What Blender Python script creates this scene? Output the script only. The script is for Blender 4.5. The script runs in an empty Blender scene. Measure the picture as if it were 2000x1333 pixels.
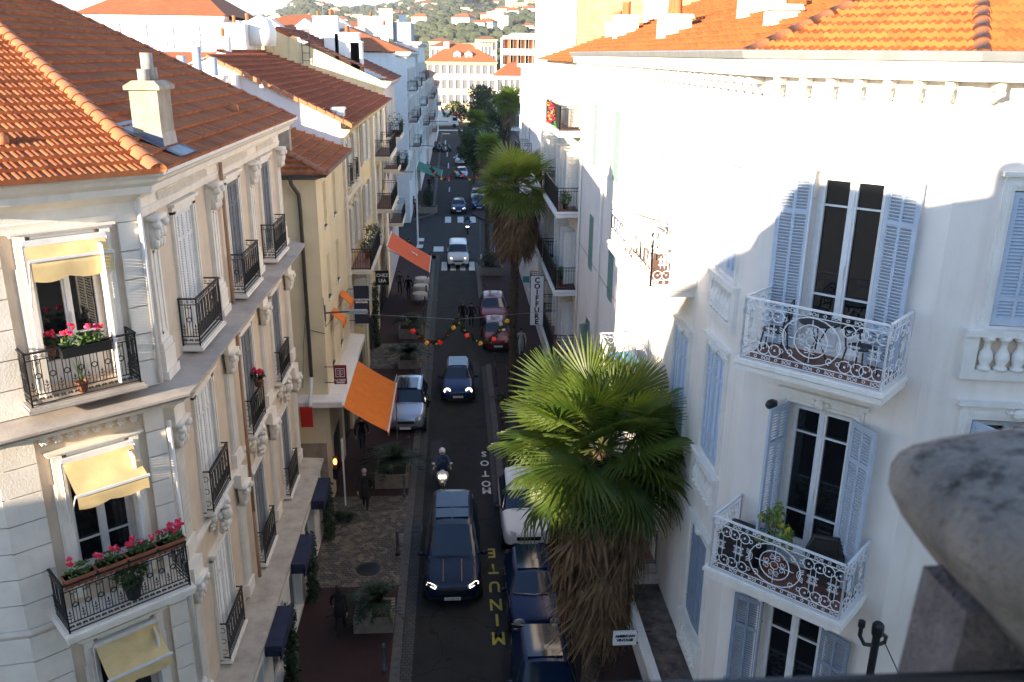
import bpy, bmesh, math, random
from math import pi, sin, cos, sqrt, radians, atan2, tan
from mathutils import Matrix, Vector
random.seed(7)
sc = bpy.context.scene
col = sc.collection
# ------------------------------------------------------------------ camera
CAMH = 17.0
FPX = 1678.0
def _d(px, py):
    return Vector(((px - 1000) / FPX, -(py - 666.5) / FPX, -1)).normalized()
_Y = _d(886, 105); _Z = -_d(940, 5700); _Z = (_Z - _Y * (_Y @ _Z)).normalized(); _X = _Y.cross(_Z)
RM = Matrix((_X, _Y, _Z))                      # camera axes -> world axes
cd = bpy.data.cameras.new('camera'); cam = bpy.data.objects.new('camera', cd); col.objects.link(cam)
cam.matrix_world = Matrix.Translation((0, 0, CAMH)) @ RM.to_4x4()
cd.sensor_width = 36; cd.lens = FPX / 2000 * 36; cd.clip_start = 0.1; cd.clip_end = 30000
cd.dof.use_dof = True; cd.dof.focus_distance = 24; cd.dof.aperture_fstop = 4.5
sc.camera = cam
# ------------------------------------------------------------------ sky, sun, exposure
SUN_AZ = radians(42.5); SUN_EL = radians(11.5)
w = bpy.data.worlds.new("World"); sc.world = w; w.use_nodes = True
nt = w.node_tree; bg = nt.nodes['Background']
sky = nt.nodes.new('ShaderNodeTexSky'); sky.sky_type = 'NISHITA'; sky.sun_disc = False
sky.sun_elevation = SUN_EL; sky.sun_rotation = radians(180) + SUN_AZ
sky.air_density = 1.0; sky.dust_density = 0.15; sky.ozone_density = 4.5
nt.links.new(sky.outputs[0], bg.inputs[0]); bg.inputs[1].default_value = 0.15
sd = bpy.data.lights.new('sun', 'SUN'); sd.energy = 5.0; sd.angle = radians(0.5); sd.color = (1.0, 0.90, 0.76)
so = bpy.data.objects.new('sun', sd); col.objects.link(so); so.location = (-60, -60, 60)
sv = Vector((sin(SUN_AZ) * cos(SUN_EL), cos(SUN_AZ) * cos(SUN_EL), -sin(SUN_EL)))
so.rotation_euler = sv.to_track_quat('-Z', 'Y').to_euler()
sc.view_settings.view_transform = 'Standard'; sc.view_settings.look = 'None'
sc.view_settings.exposure = 1.85
sc.view_settings.use_white_balance = True; sc.view_settings.white_balance_temperature = 7600; sc.view_settings.white_balance_tint = 13; sc.view_settings.gamma = 1
# ------------------------------------------------------------------ helpers
def ray(px, py): return RM @ _d(px, py)
def G(px, py, z=0.0):
    r = ray(px, py); t = (z - CAMH) / r.z; return Vector((r.x * t, r.y * t, z))
def at(px, py, y):
    r = ray(px, py); t = y / r.y; return Vector((r.x * t, y, CAMH + r.z * t))
def atx(px, py, x):
    r = ray(px, py); t = x / r.x; return Vector((x, r.y * t, CAMH + r.z * t))
def T(x=0, y=0, z=0): return Matrix.Translation((x, y, z))
def RZ(a): return Matrix.Rotation(a, 4, 'Z')
def RX(a): return Matrix.Rotation(a, 4, 'X')
def RY(a): return Matrix.Rotation(a, 4, 'Y')
def SC(x, y, z): return Matrix.Diagonal((x, y, z, 1))
def FR(ox, oy, ux, uy, z=0):
    """facade frame: +x along the wall (to the right seen from outside), +y into the wall, +z up"""
    l = sqrt(ux * ux + uy * uy); ux /= l; uy /= l
    return Matrix(((ux, -uy, 0, ox), (uy, ux, 0, oy), (0, 0, 1, z), (0, 0, 0, 1)))
class MB:
    def __init__(s, M=None): s.v = []; s.f = []; s.m = []; s.T = M or Matrix.Identity(4); s.uv = {}
    def add(s, vs, fs, m=0, M=None):
        X = s.T @ M if M is not None else s.T
        n = len(s.v); s.v += [tuple(X @ Vector(v)) for v in vs]
        s.f += [tuple(n + i for i in f) for f in fs]; s.m += [m] * len(fs)
    def box(s, x0, x1, y0, y1, z0, z1, m=0, M=None):
        s.add([(x0,y0,z0),(x1,y0,z0),(x1,y1,z0),(x0,y1,z0),(x0,y0,z1),(x1,y0,z1),(x1,y1,z1),(x0,y1,z1)],
              [(0,3,2,1),(4,5,6,7),(0,1,5,4),(1,2,6,5),(2,3,7,6),(3,0,4,7)], m, M)
    def frus(s, x0, x1, y0, y1, z0, z1, i, m=0, M=None):      # box whose top is inset by i
        s.add([(x0,y0,z0),(x1,y0,z0),(x1,y1,z0),(x0,y1,z0),(x0+i,y0+i,z1),(x1-i,y0+i,z1),(x1-i,y1-i,z1),(x0+i,y1-i,z1)],
              [(0,3,2,1),(4,5,6,7),(0,1,5,4),(1,2,6,5),(2,3,7,6),(3,0,4,7)], m, M)
    def quad(s, a, b, c, d, m=0): s.add([a, b, c, d], [(0, 1, 2, 3)], m)
    def poly(s, pts, m=0): s.add(pts, [tuple(range(len(pts)))], m)
    def prism(s, pts, z0, z1, m=0, M=None):                    # pts ccw in xy
        n = len(pts); v = [(p[0], p[1], z0) for p in pts] + [(p[0], p[1], z1) for p in pts]
        s.add(v, [tuple(range(n))[::-1], tuple(range(n, 2 * n))] + [(i, (i + 1) % n, n + (i + 1) % n, n + i) for i in range(n)], m, M)
    def tube(s, pts, r, n=6, m=0, closed=False, M=None, caps=True):
        pts = [Vector(p) for p in pts]; k = len(pts)
        rr = r if isinstance(r, (list, tuple)) else [r] * k
        vs = []; ref = None
        for i, p in enumerate(pts):
            if closed: d = pts[(i + 1) % k] - pts[i - 1]
            else: d = pts[min(i + 1, k - 1)] - pts[max(i - 1, 0)]
            if d.length < 1e-9: d = Vector((0, 0, 1))
            d.normalize()
            if ref is None: ref = Vector((0, 0, 1)) if abs(d.z) < 0.9 else Vector((0, 1, 0))
            a = d.cross(ref)
            if a.length < 1e-4: a = d.cross(Vector((1, 0, 0.1)))
            a.normalize(); b = d.cross(a); ref = a.cross(d)
            for j in range(n):
                t = 2 * pi * (j + .5) / n
                vs.append(p + (a * cos(t) + b * sin(t)) * rr[i])
        fs = []
        for i in range(k if closed else k - 1):
            for j in range(n):
                fs.append((i * n + j, i * n + (j + 1) % n, ((i + 1) % k) * n + (j + 1) % n, ((i + 1) % k) * n + j))
        if not closed and caps: fs += [tuple(range(n))[::-1], tuple((k - 1) * n + j for j in range(n))]
        s.add(vs, fs, m, M)
    def lathe(s, prof, n=12, m=0, M=None):                     # prof: (r, z)
        vs = []; fs = []
        for r, z in prof:
            for j in range(n): t = 2 * pi * j / n; vs.append((r * cos(t), r * sin(t), z))
        for i in range(len(prof) - 1):
            for j in range(n): fs.append((i*n+j, i*n+(j+1)%n, (i+1)*n+(j+1)%n, (i+1)*n+j))
        fs += [tuple(range(n))[::-1], tuple((len(prof)-1)*n+j for j in range(n))]
        s.add(vs, fs, m, M)
    def ball(s, c, r, m=0, n=8, k=5, sq=(1, 1, 1), M=None):
        vs = [(c[0], c[1], c[2] - r * sq[2])]; fs = []
        for i in range(1, k):
            a = pi * i / k - pi / 2
            for j in range(n): t = 2*pi*j/n; vs.append((c[0]+r*sq[0]*cos(a)*cos(t), c[1]+r*sq[1]*cos(a)*sin(t), c[2]+r*sq[2]*sin(a)))
        vs.append((c[0], c[1], c[2] + r * sq[2])); L = len(vs) - 1
        for j in range(n): fs.append((0, 1 + (j+1)%n, 1 + j)); fs.append((L, L-n+j, L-n+(j+1)%n))
        for i in range(k - 2):
            for j in range(n): fs.append((1+i*n+j, 1+i*n+(j+1)%n, 1+(i+1)*n+(j+1)%n, 1+(i+1)*n+j))
        s.add(vs, fs, m, M)
    def sweep(s, path, prof, m=0, closed=False):               # path 2D ccw-outside on the right; prof (out, z)
        P = [Vector(p) for p in path]; k = len(P); vs = []; n = len(prof)
        for i in range(k):
            if closed or 0 < i < k - 1:
                a = (P[i] - P[i - 1]).normalized(); b = (P[(i + 1) % k] - P[i]).normalized()
                na = Vector((a.y, -a.x)); nb = Vector((b.y, -b.x)); q = (na + nb) / (1 + na.dot(nb))
            else:
                a = (P[1] - P[0]).normalized() if i == 0 else (P[-1] - P[-2]).normalized(); q = Vector((a.y, -a.x))
            for o, z in prof: vs.append((P[i].x + q.x * o, P[i].y + q.y * o, z))
        fs = []
        for i in range(k if closed else k - 1):
            for j in range(n):
                fs.append((i*n+j, ((i+1)%k)*n+j, ((i+1)%k)*n+(j+1)%n, i*n+(j+1)%n))
        if not closed: fs += [tuple(range(n)), tuple((k-1)*n+j for j in range(n))[::-1]]
        s.add(vs, fs, m)
    def wallh(s, x0, x1, z0, z1, holes, y=0.0, depth=0.25, m=0):
        xs = sorted({x0, x1, *[h[0] for h in holes], *[h[1] for h in holes]})
        zs = sorted({z0, z1, *[h[2] for h in holes], *[h[3] for h in holes]})
        for a, b in zip(xs, xs[1:]):
            for c, d in zip(zs, zs[1:]):
                mx, mz = (a + b) / 2, (c + d) / 2
                if any(h[0] < mx < h[1] and h[2] < mz < h[3] for h in holes): continue
                s.quad((a, y, c), (b, y, c), (b, y, d), (a, y, d), m)
        for h in holes:
            a, b, c, d = h[:4]; e = y + depth
            s.quad((a,y,c),(a,e,c),(b,e,c),(b,y,c),m); s.quad((a,y,d),(b,y,d),(b,e,d),(a,e,d),m)
            s.quad((a,y,c),(a,y,d),(a,e,d),(a,e,c),m); s.quad((b,y,c),(b,e,c),(b,e,d),(b,y,d),m)
    def mesh(s, name, mats, smooth=False, recalc=False):
        me = bpy.data.meshes.new(name); me.from_pydata(s.v, [], s.f)
        for mt in (mats if isinstance(mats, (list, tuple)) else [mats]): me.materials.append(mt)
        me.polygons.foreach_set('material_index', s.m)
        if smooth: me.polygons.foreach_set('use_smooth', [True] * len(s.f))
        me.update()
        if recalc:
            bm = bmesh.new(); bm.from_mesh(me); bmesh.ops.recalc_face_normals(bm, faces=bm.faces); bm.to_mesh(me); bm.free()
        if smooth == 'auto':
            try: me.shade_auto_smooth() if hasattr(me, 'shade_auto_smooth') else None
            except Exception: pass
        return me
def obj(name, me, parent=None, M=None):
    o = bpy.data.objects.new(name, me); col.objects.link(o)
    if parent is not None: o.parent = parent
    if M is not None: o.matrix_basis = M
    return o
def tag(o, label, cat, group=None, kind=None):
    if label: o['label'] = label
    if cat: o['category'] = cat
    if group: o['group'] = group
    if kind: o['kind'] = kind
    return o
def thing(name, label, cat, M=None, group=None):
    if M is None: M = Matrix.Identity(4)
    if isinstance(M, (tuple, list)): M = T(*M)
    o = obj(name, None, None, M); o.empty_display_size = .3
    return tag(o, label, cat, group)
def part(name, mb, mats, parent, M=None, smooth=False):
    me = mb if isinstance(mb, bpy.types.Mesh) else mb.mesh(name, mats, smooth)
    return obj(name, me, parent, M)
def solo(name, mb, mats, label, cat, M=None, group=None, smooth=False):
    return tag(part(name, mb, mats, None, M, smooth), label, cat, group)
def struct(name, mb, mats, kind='structure'):
    o = part(name, mb, mats, None); o['kind'] = kind; return o
def inv(t): return t.matrix_basis.inverted()
def copytree(o, M=None, label=None, parent=None):
    c = o.copy(); col.objects.link(c); c.parent = parent
    if M is not None: c.matrix_basis = M
    if label: c['label'] = label
    for ch in o.children: copytree(ch, None, None, c)
    return c
_tc = {}
def textmesh(s, size, mat_, ext=0.004, bold=0.0):
    cu = bpy.data.curves.new('lettering', 'FONT'); cu.body = s; cu.size = size; cu.extrude = ext
    cu.align_x = 'CENTER'; cu.align_y = 'CENTER'; cu.offset = bold; cu.resolution_u = 2
    o = bpy.data.objects.new('lettering', cu); col.objects.link(o); bpy.context.view_layer.update()
    me = bpy.data.meshes.new_from_object(o.evaluated_get(bpy.context.evaluated_depsgraph_get()))
    bpy.data.objects.remove(o); me.materials.clear(); me.materials.append(mat_); return me
FACE = RX(pi / 2)                                # turns flat lettering upright, facing -y
# ------------------------------------------------------------------ materials
def mat(name, c, rough=.6, c2=None, sc_=3.0, bump=0.0, bsc=None, spec=.5, metal=0.0, emit=0.0, streak=0.0, coat=0.0, detail=6, thr=(.35,.65)):
    m = bpy.data.materials.new(name); m.use_nodes = True; n = m.node_tree.nodes; l = m.node_tree.links
    p = n['Principled BSDF']; p.inputs['Base Color'].default_value = (*c, 1); p.inputs['Roughness'].default_value = rough
    p.inputs['Metallic'].default_value = metal; p.inputs['Specular IOR Level'].default_value = spec
    if coat: p.inputs['Coat Weight'].default_value = coat; p.inputs['Coat Roughness'].default_value = .03
    if emit: p.inputs['Emission Color'].default_value = (*c, 1); p.inputs['Emission Strength'].default_value = emit
    if c2 or bump:
        g = n.new('ShaderNodeNewGeometry')
        if c2:
            t = n.new('ShaderNodeTexNoise'); t.inputs['Scale'].default_value = sc_; t.inputs['Detail'].default_value = detail
            t.inputs['Roughness'].default_value = .6
            l.new(g.outputs['Position'], t.inputs['Vector'])
            r = n.new('ShaderNodeMapRange'); r.inputs[1].default_value = thr[0]; r.inputs[2].default_value = thr[1]
            l.new(t.outputs[0], r.inputs[0])
            x = n.new('ShaderNodeMix'); x.data_type = 'RGBA'; x.inputs[6].default_value = (*c, 1); x.inputs[7].default_value = (*c2, 1)
            l.new(r.outputs[0], x.inputs[0]); out = x.outputs[2]
            if streak:
                mp = n.new('ShaderNodeMapping'); mp.inputs['Scale'].default_value = (5, 5, .35); l.new(g.outputs['Position'], mp.inputs[0])
                t2 = n.new('ShaderNodeTexNoise'); t2.inputs['Scale'].default_value = 1.0; t2.inputs['Detail'].default_value = 5
                l.new(mp.outputs[0], t2.inputs['Vector'])
                r2 = n.new('ShaderNodeMapRange'); r2.inputs[1].default_value = .52; r2.inputs[2].default_value = .8; r2.inputs[4].default_value = streak
                l.new(t2.outputs[0], r2.inputs[0])
                x2 = n.new('ShaderNodeMix'); x2.data_type = 'RGBA'; l.new(r2.outputs[0], x2.inputs[0]); l.new(out, x2.inputs[6])
                x2.inputs[7].default_value = (c[0]*.45, c[1]*.40, c[2]*.34, 1); out = x2.outputs[2]
            l.new(out, p.inputs['Base Color'])
        if bump:
            t3 = n.new('ShaderNodeTexNoise'); t3.inputs['Scale'].default_value = bsc or sc_ * 6; t3.inputs['Detail'].default_value = 4
            l.new(g.outputs['Position'], t3.inputs['Vector'])
            b = n.new('ShaderNodeBump'); b.inputs['Strength'].default_value = bump; b.inputs['Distance'].default_value = .02
            l.new(t3.outputs[0], b.inputs['Height']); l.new(b.outputs[0], p.inputs['Normal'])
    return m
def tile_mat(name, cols, tw, th, weather=(.10,.055,.04), wamt=.65):
    """fired clay tiles: each tile its own tint (UV = tile index) with lichen and soot patches"""
    m = bpy.data.materials.new(name); m.use_nodes = True; n = m.node_tree.nodes; l = m.node_tree.links
    p = n['Principled BSDF']; p.inputs['Roughness'].default_value = .78; p.inputs['Specular IOR Level'].default_value = .3
    uv = n.new('ShaderNodeUVMap'); fl = n.new('ShaderNodeVectorMath'); fl.operation = 'FLOOR'; l.new(uv.outputs[0], fl.inputs[0])
    wn = n.new('ShaderNodeTexWhiteNoise'); wn.noise_dimensions = '2D'; l.new(fl.outputs[0], wn.inputs['Vector'])
    cr = n.new('ShaderNodeValToRGB'); cr.color_ramp.elements[0].color = (*cols[0], 1); cr.color_ramp.elements[1].color = (*cols[-1], 1)
    for i, c in enumerate(cols[1:-1]):
        e = cr.color_ramp.elements.new((i + 1) / (len(cols) - 1)); e.color = (*c, 1)
    l.new(wn.outputs[0], cr.inputs[0])
    g = n.new('ShaderNodeNewGeometry'); t = n.new('ShaderNodeTexNoise'); t.inputs['Scale'].default_value = 1.7; t.inputs['Detail'].default_value = 8; t.inputs['Roughness'].default_value = .7
    l.new(g.outputs['Position'], t.inputs['Vector'])
    r = n.new('ShaderNodeMapRange'); r.inputs[1].default_value = .5; r.inputs[2].default_value = .75; r.inputs[4].default_value = wamt; l.new(t.outputs[0], r.inputs[0])
    x = n.new('ShaderNodeMix'); x.data_type = 'RGBA'; l.new(r.outputs[0], x.inputs[0]); l.new(cr.outputs[0], x.inputs[6]); x.inputs[7].default_value = (*weather, 1)
    l.new(x.outputs[2], p.inputs['Base Color'])
    return m
M = {}
M['stone'] = mat('white_stone', (.86,.80,.71), .75, (.77,.71,.62), 2.5, .25, 30, streak=.16)
M['stonew'] = mat('white_painted_render', (.80,.77,.72), .7, (.72,.69,.64), 2.0, .2, 40, streak=.20)
M['tan'] = mat('tan_render', (.70,.57,.44), .85, (.62,.50,.38), 2.0, .2, 40, streak=.15)
M['wall_r'] = mat('cream_white_render', (.84,.78,.72), .8, (.78,.71,.65), .8, .2, 50, streak=.22)
M['cream'] = mat('cream_render', (.78,.64,.39), .85, (.70,.56,.33), 1.2, .2, 40, streak=.15)
M['cream2'] = mat('pale_cream_render', (.80,.74,.62), .85, (.72,.66,.54), 1.0, .2, 40, streak=.15)
M['yellow'] = mat('yellow_render', (.72,.55,.27), .85, (.62,.46,.22), 1.2, .2, 40, streak=.3)
M['pink'] = mat('pale_pink_render', (.76,.62,.56), .85, (.68,.55,.5), 1.2, .1, 30, streak=.15)
M['white'] = mat('white_render', (.80,.80,.79), .8, (.72,.72,.71), .8, .1, 30, streak=.15)
M['ledge'] = mat('weathered_zinc_grey_ledge', (.44,.39,.34), .7, (.32,.28,.25), 1.6, .2, 25)
M['zinc'] = mat('zinc_gutter', (.42,.44,.43), .4, (.34,.36,.36), 4, metal=.5)
M['gutdark'] = mat('dark_grey_gutter', (.10,.12,.14), .45, (.07,.08,.09), 4, metal=.3)
M['iron'] = mat('black_painted_iron', (.012,.013,.014), .45)
M['ironw'] = mat('white_painted_iron', (.78,.80,.84), .45, (.66,.67,.68), 20)
M['shw'] = mat('white_painted_shutter', (.76,.75,.73), .6, (.68,.67,.64), 6)
M['shb'] = mat('pale_blue_grey_shutter', (.45,.53,.63), .55, (.39,.47,.57), 5)
M['shb2'] = mat('slate_blue_shutter', (.23,.29,.37), .55, (.18,.23,.31), 5)
M['shg'] = mat('grey_shutter', (.17,.18,.20), .6, (.12,.13,.15), 5)
M['sht'] = mat('teal_shutter', (.16,.28,.24), .6, (.20,.33,.28), 5)
M['frame'] = mat('white_window_frame', (.74,.75,.76), .5, (.66,.67,.67), 8)
M['glass'] = mat('window_glass', (.006,.007,.009), .04, spec=.6)
M['terrac'] = mat('terracotta_floor_tiles', (.27,.12,.08), .6, (.18,.08,.055), 5)
M['awny'] = mat('yellow_canvas', (.72,.55,.28), .9, (.62,.46,.22), 3)
M['awno'] = mat('orange_canvas', (.85,.20,.015), .9, (.75,.17,.012), 3)
M['awnr'] = mat('red_orange_canvas', (.75,.13,.04), .9, (.65,.11,.035), 3)
M['awnb'] = mat('navy_canvas', (.012,.018,.05), .8, (.02,.03,.07), 3)
M['awngr'] = mat('green_canvas', (.02,.20,.13), .9, (.015,.15,.1), 3)
M['pipe'] = mat('terracotta_brown_pipe', (.42,.24,.15), .6, (.35,.2,.13), 5)
M['copper'] = mat('copper_drainpipe', (.045,.05,.055), .5, (.07,.05,.04), 6)
M['tile'] = tile_mat('roman_clay_tiles', [(.32,.095,.04), (.39,.125,.05), (.45,.155,.06), (.36,.11,.045)], .2, .3)
M['tileo'] = tile_mat('orange_clay_tiles', [(.40,.115,.032), (.46,.145,.042), (.43,.13,.038), (.34,.10,.03)], .2, .3, wamt=.25)
M['tilef'] = mat('distant_clay_tiles', (.42,.125,.045), .8, (.32,.095,.035), 2.2)
M['ridge'] = mat('orange_ridge_tile', (.50,.18,.07), .75, (.45,.16,.07), 3, .2)
M['metalflash'] = mat('lead_flashing', (.20,.22,.26), .4, (.14,.15,.18), 5, metal=.4)
M['concrete'] = mat('rendered_chimney', (.42,.36,.27), .85, (.30,.26,.20), 3, .3, 30, streak=.4)
M['pot'] = mat('grey_clay_flue', (.38,.36,.32), .8, (.28,.26,.23), 6)
M['terra'] = mat('terracotta_pot', (.36,.12,.06), .8, (.28,.09,.05), 6)
M['leafg'] = mat('geranium_leaves', (.035,.09,.02), .6, (.07,.13,.03), 9)
M['leafd'] = mat('dark_leaves', (.014,.032,.012), .6, (.03,.055,.02), 5)
M['petalr'] = mat('red_petals', (.62,.008,.03), .6, (.75,.03,.10), 12)
M['petalp'] = mat('pink_petals', (.80,.10,.30), .6, (.75,.2,.35), 12)
M['asphalt'] = mat('asphalt', (.014,.0135,.013), .95, (.023,.022,.021), 1.1, .5, 60)
M['setts'] = None
M['white_p'] = mat('white_road_paint', (.62,.62,.60), .7, (.25,.25,.24), 9, thr=(.5,.8))
M['yellow_p'] = mat('yellow_road_paint', (.45,.34,.04), .7, (.16,.13,.04), 9, thr=(.45,.8))
M['red_side'] = mat('red_paving', (.040,.014,.012), .9, (.028,.010,.009), .9, .3, 40)
M['kerb'] = mat('granite_kerb', (.11,.105,.10), .85, (.07,.067,.063), 6, .3, 30)
M['planter'] = mat('pale_concrete_planter', (.26,.22,.18), .85, (.18,.155,.13), 4, .3, 30)
M['bark'] = mat('palm_trunk_fibre', (.10,.065,.04), .9, (.045,.03,.02), 14, 1.0, 30)
M['soil'] = mat('dark_soil', (.02,.015,.01), .9)
M['black'] = mat('black_lacquer', (.008,.008,.009), .4)
M['dark'] = mat('dark_shop_interior', (.010,.010,.012), .3)
M['wicker'] = mat('black_wicker', (.015,.012,.012), .6, (.03,.025,.022), 25)
M['metalg'] = mat('grey_metal', (.28,.30,.32), .4, metal=.6)
def brick_mat(name, c1, c2, mortar, sx, row, w_, h_, bump=.6, off=.5, rot=None, plane='XY', rough=.8, c3=None):
    m = bpy.data.materials.new(name); m.use_nodes = True; n = m.node_tree.nodes; l = m.node_tree.links
    p = n['Principled BSDF']; p.inputs['Roughness'].default_value = rough
    g = n.new('ShaderNodeNewGeometry'); v = g.outputs['Position']
    if plane == 'XZ':
        sp = n.new('ShaderNodeSeparateXYZ'); cb = n.new('ShaderNodeCombineXYZ'); l.new(v, sp.inputs[0]); l.new(sp.outputs[0], cb.inputs[0]); l.new(sp.outputs[2], cb.inputs[1]); v = cb.outputs[0]
    nz = n.new('ShaderNodeTexNoise'); nz.inputs['Scale'].default_value = 2.5; l.new(v, nz.inputs['Vector'])
    ma = n.new('ShaderNodeVectorMath'); ma.operation = 'MULTIPLY_ADD'; l.new(nz.outputs[1], ma.inputs[0]); ma.inputs[1].default_value = (.04,.04,.04); l.new(v, ma.inputs[2])
    b = n.new('ShaderNodeTexBrick'); l.new(ma.outputs[0], b.inputs['Vector']); b.inputs['Color1'].default_value = (*c1,1); b.inputs['Color2'].default_value = (*c2,1)
    b.inputs['Mortar'].default_value = (*mortar,1); b.inputs['Scale'].default_value = sx; b.inputs['Brick Width'].default_value = w_; b.inputs['Row Height'].default_value = h_
    b.inputs['Mortar Size'].default_value = .012; b.inputs['Mortar Smooth'].default_value = .3; b.offset = off; b.inputs['Bias'].default_value = -.2
    out = b.outputs[0]
    if c3:
        vo = n.new('ShaderNodeTexVoronoi'); vo.inputs['Scale'].default_value = 5.0; l.new(v, vo.inputs['Vector'])
        sp2 = n.new('ShaderNodeSeparateXYZ'); l.new(vo.outputs['Color'], sp2.inputs[0])
        mr = n.new('ShaderNodeMapRange'); mr.inputs[1].default_value = .55; mr.inputs[2].default_value = 1.0; mr.inputs[4].default_value = .75; l.new(sp2.outputs[0], mr.inputs[0])
        x = n.new('ShaderNodeMix'); x.data_type = 'RGBA'; l.new(mr.outputs[0], x.inputs[0]); l.new(out, x.inputs[6]); x.inputs[7].default_value = (*c3,1); out = x.outputs[2]
    l.new(out, p.inputs['Base Color'])
    bp = n.new('ShaderNodeBump'); bp.inputs['Strength'].default_value = bump; bp.inputs['Distance'].default_value = .02; bp.invert = True
    l.new(b.outputs['Fac'], bp.inputs['Height']); l.new(bp.outputs[0], p.inputs['Normal'])
    return m
M['setts'] = brick_mat('granite_setts', (.12,.10,.08), (.055,.05,.046), (.014,.013,.012), 1.0, 0, .17, .13, c3=(.23,.185,.13))
M['gutset'] = brick_mat('kerb_setts', (.07,.065,.06), (.045,.043,.041), (.018,.017,.016), 1.0, 0, .16, .12)
M['rubble'] = brick_mat('old_stone_masonry', (.50,.38,.20), (.44,.33,.17), (.30,.22,.12), 1.0, 0, .45, .22, plane='XZ', rough=.9, c3=(.36,.25,.12))
# ------------------------------------------------------------------ building components
_c = {}
def cached(key, fn):
    if key not in _c: _c[key] = fn()
    return _c[key]
def win_frame(w, h, kind, mt):
    """kind: 'fr' french door (glass over a panel), 'cs' casement; origin bottom centre, front face at y=0"""
    def mk():
        b = MB(); t = .07; x = w / 2
        b.box(-x, -x + t, 0, .08, 0, h); b.box(x - t, x, 0, .08, 0, h); b.box(-x + t, x - t, 0, .08, h - t, h); b.box(-x + t, x - t, 0, .09, 0, .05)
        kick = .42 if kind == 'fr' else .10
        for s in (-1, 1):
            a, c = (-x + t, -.015) if s < 0 else (.015, x - t)
            for q0, q1 in ((a, a + .055), (c - .055, c)): b.box(q0, q1, -.015, .04, .06, h - t - .01)
            b.box(a + .055, c - .055, -.012, .04, h - t - .08, h - t - .012); b.box(a + .055, c - .055, -.012, .04, .06, kick)
            if kind == 'fr':
                b.box(a + .10, c - .10, -.022, -.011, .13, kick - .06)
                b.box(a + .055, c - .055, -.008, .03, kick + (h - kick) * .20, kick + (h - kick) * .20 + .03)
                b.box(a + .055, c - .055, -.008, .03, kick + (h - kick) * .78, kick + (h - kick) * .78 + .03)
            else:
                b.box(a + .055, c - .055, -.008, .03, h * .5, h * .5 + .03)
        b.box(-.03, .03, -.03, -.014, .06, h - t)
        b.tube([(.015, -.05, h * .42), (.015, -.05, h * .5)], .01, 5)
        return b.mesh('window_frame', [mt])
    return cached(('wf', w, h, kind, mt.name), mk)
def win_pane(w, h):
    def mk():
        b = MB(); b.box(-w / 2 + .05, w / 2 - .05, .045, .055, .05, h - .05); return b.mesh('pane', [M['glass']])
    return cached(('wp', w, h), mk)
def shutter_mesh(w, h, mt, fine=True):
    """leaf hinged at x=0 reaching to x=w, louvres between two stiles and a middle stile"""
    def mk():
        b = MB(); t = .045
        for a, c in ((0, .075), (w - .075, w), (w / 2 - .025, w / 2 + .025)): b.box(a, c, 0, t, 0, h)
        rails = [(0, .12), (h * .19, h * .19 + .07), (h - .09, h)] if h > 1.6 else [(0, .1), (h - .08, h)]
        rails.insert(-1, (h * .77, h * .77 + .07)) if h > 2.2 else None
        rails.sort()
        for c, d in rails: b.box(.075, w - .075, .002, t - .002, c, d)
        for (c0, c1), (d0, d1) in zip(rails, rails[1:]):
            n = max(2, int((d0 - c1) / (.052 if fine else .10)))
            for k in range(n):
                z = c1 + (k + .5) * (d0 - c1) / n; s = (d0 - c1) / n
                for a, c in ((.075, w / 2 - .025), (w / 2 + .025, w - .075)):
                    b.add([(a, .004, z - s*.42), (c, .004, z - s*.42), (c, t-.006, z + s*.42), (a, t-.006, z + s*.42), (a, .004+.008, z - s*.42-.004), (c, .012, z - s*.42-.004), (c, t-.0, z + s*.42-.012), (a, t-.0, z + s*.42-.012)],
                          [(0,1,2,3), (7,6,5,4), (0,4,5,1), (3,2,6,7)])
        for z in (h * .15, h * .85): b.box(-.02, .05, -.01, 0, z, z + .03)
        return b.mesh('shutter', [mt])
    return cached(('sh', round(w, 2), round(h, 2), mt.name, fine), mk)
def window(bld, F, cx, z, w, h, kind='cs', sh=None, ang=(90, 90), depth=.16, fm='frame', fine=True, y0=0.0, nm='window'):
    """window part (> pane, shutter, shutter); ang: how far each leaf is swung out from closed"""
    Mx = inv(bld) @ F @ T(cx, y0 + depth, z)
    wdw = part(nm, win_frame(w, h, kind, M[fm]), None, bld, Mx)
    part('pane', win_pane(w, h), None, wdw, Matrix.Identity(4))
    if sh:
        me = shutter_mesh(w / 2 - .012, h - .03, M[sh], fine)
        d = -depth - .01
        if ang[0] is not None: part('shutter', me, None, wdw, T(-w / 2 + .004, d, .015) @ RZ(-radians(ang[0])))
        if ang[1] is not None: part('shutter', me, None, wdw, T(w / 2 - .004, d, .015) @ SC(-1, 1, 1) @ RZ(-radians(ang[1])))
    return wdw
def pth(b, pts, r=.009, m=0, closed=False, n=4): b.tube([(p[0], 0, p[1]) for p in pts], r, n, m, closed)
def circ(cx, cz, r, n=12, a0=0, a1=2 * pi): return [(cx + r * cos(a0 + (a1 - a0) * i / n), cz + r * sin(a0 + (a1 - a0) * i / n)) for i in range(n + (0 if abs(a1 - a0 - 2 * pi) < 1e-6 else 1))]
def spiral(cx, cz, r, a0, turns=1.25, n=12, s=1): return [(cx + r * (1 - .75 * i / n) * cos(a0 + s * 2 * pi * turns * i / n), cz + r * (1 - .75 * i / n) * sin(a0 + s * 2 * pi * turns * i / n)) for i in range(n + 1)]
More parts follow.
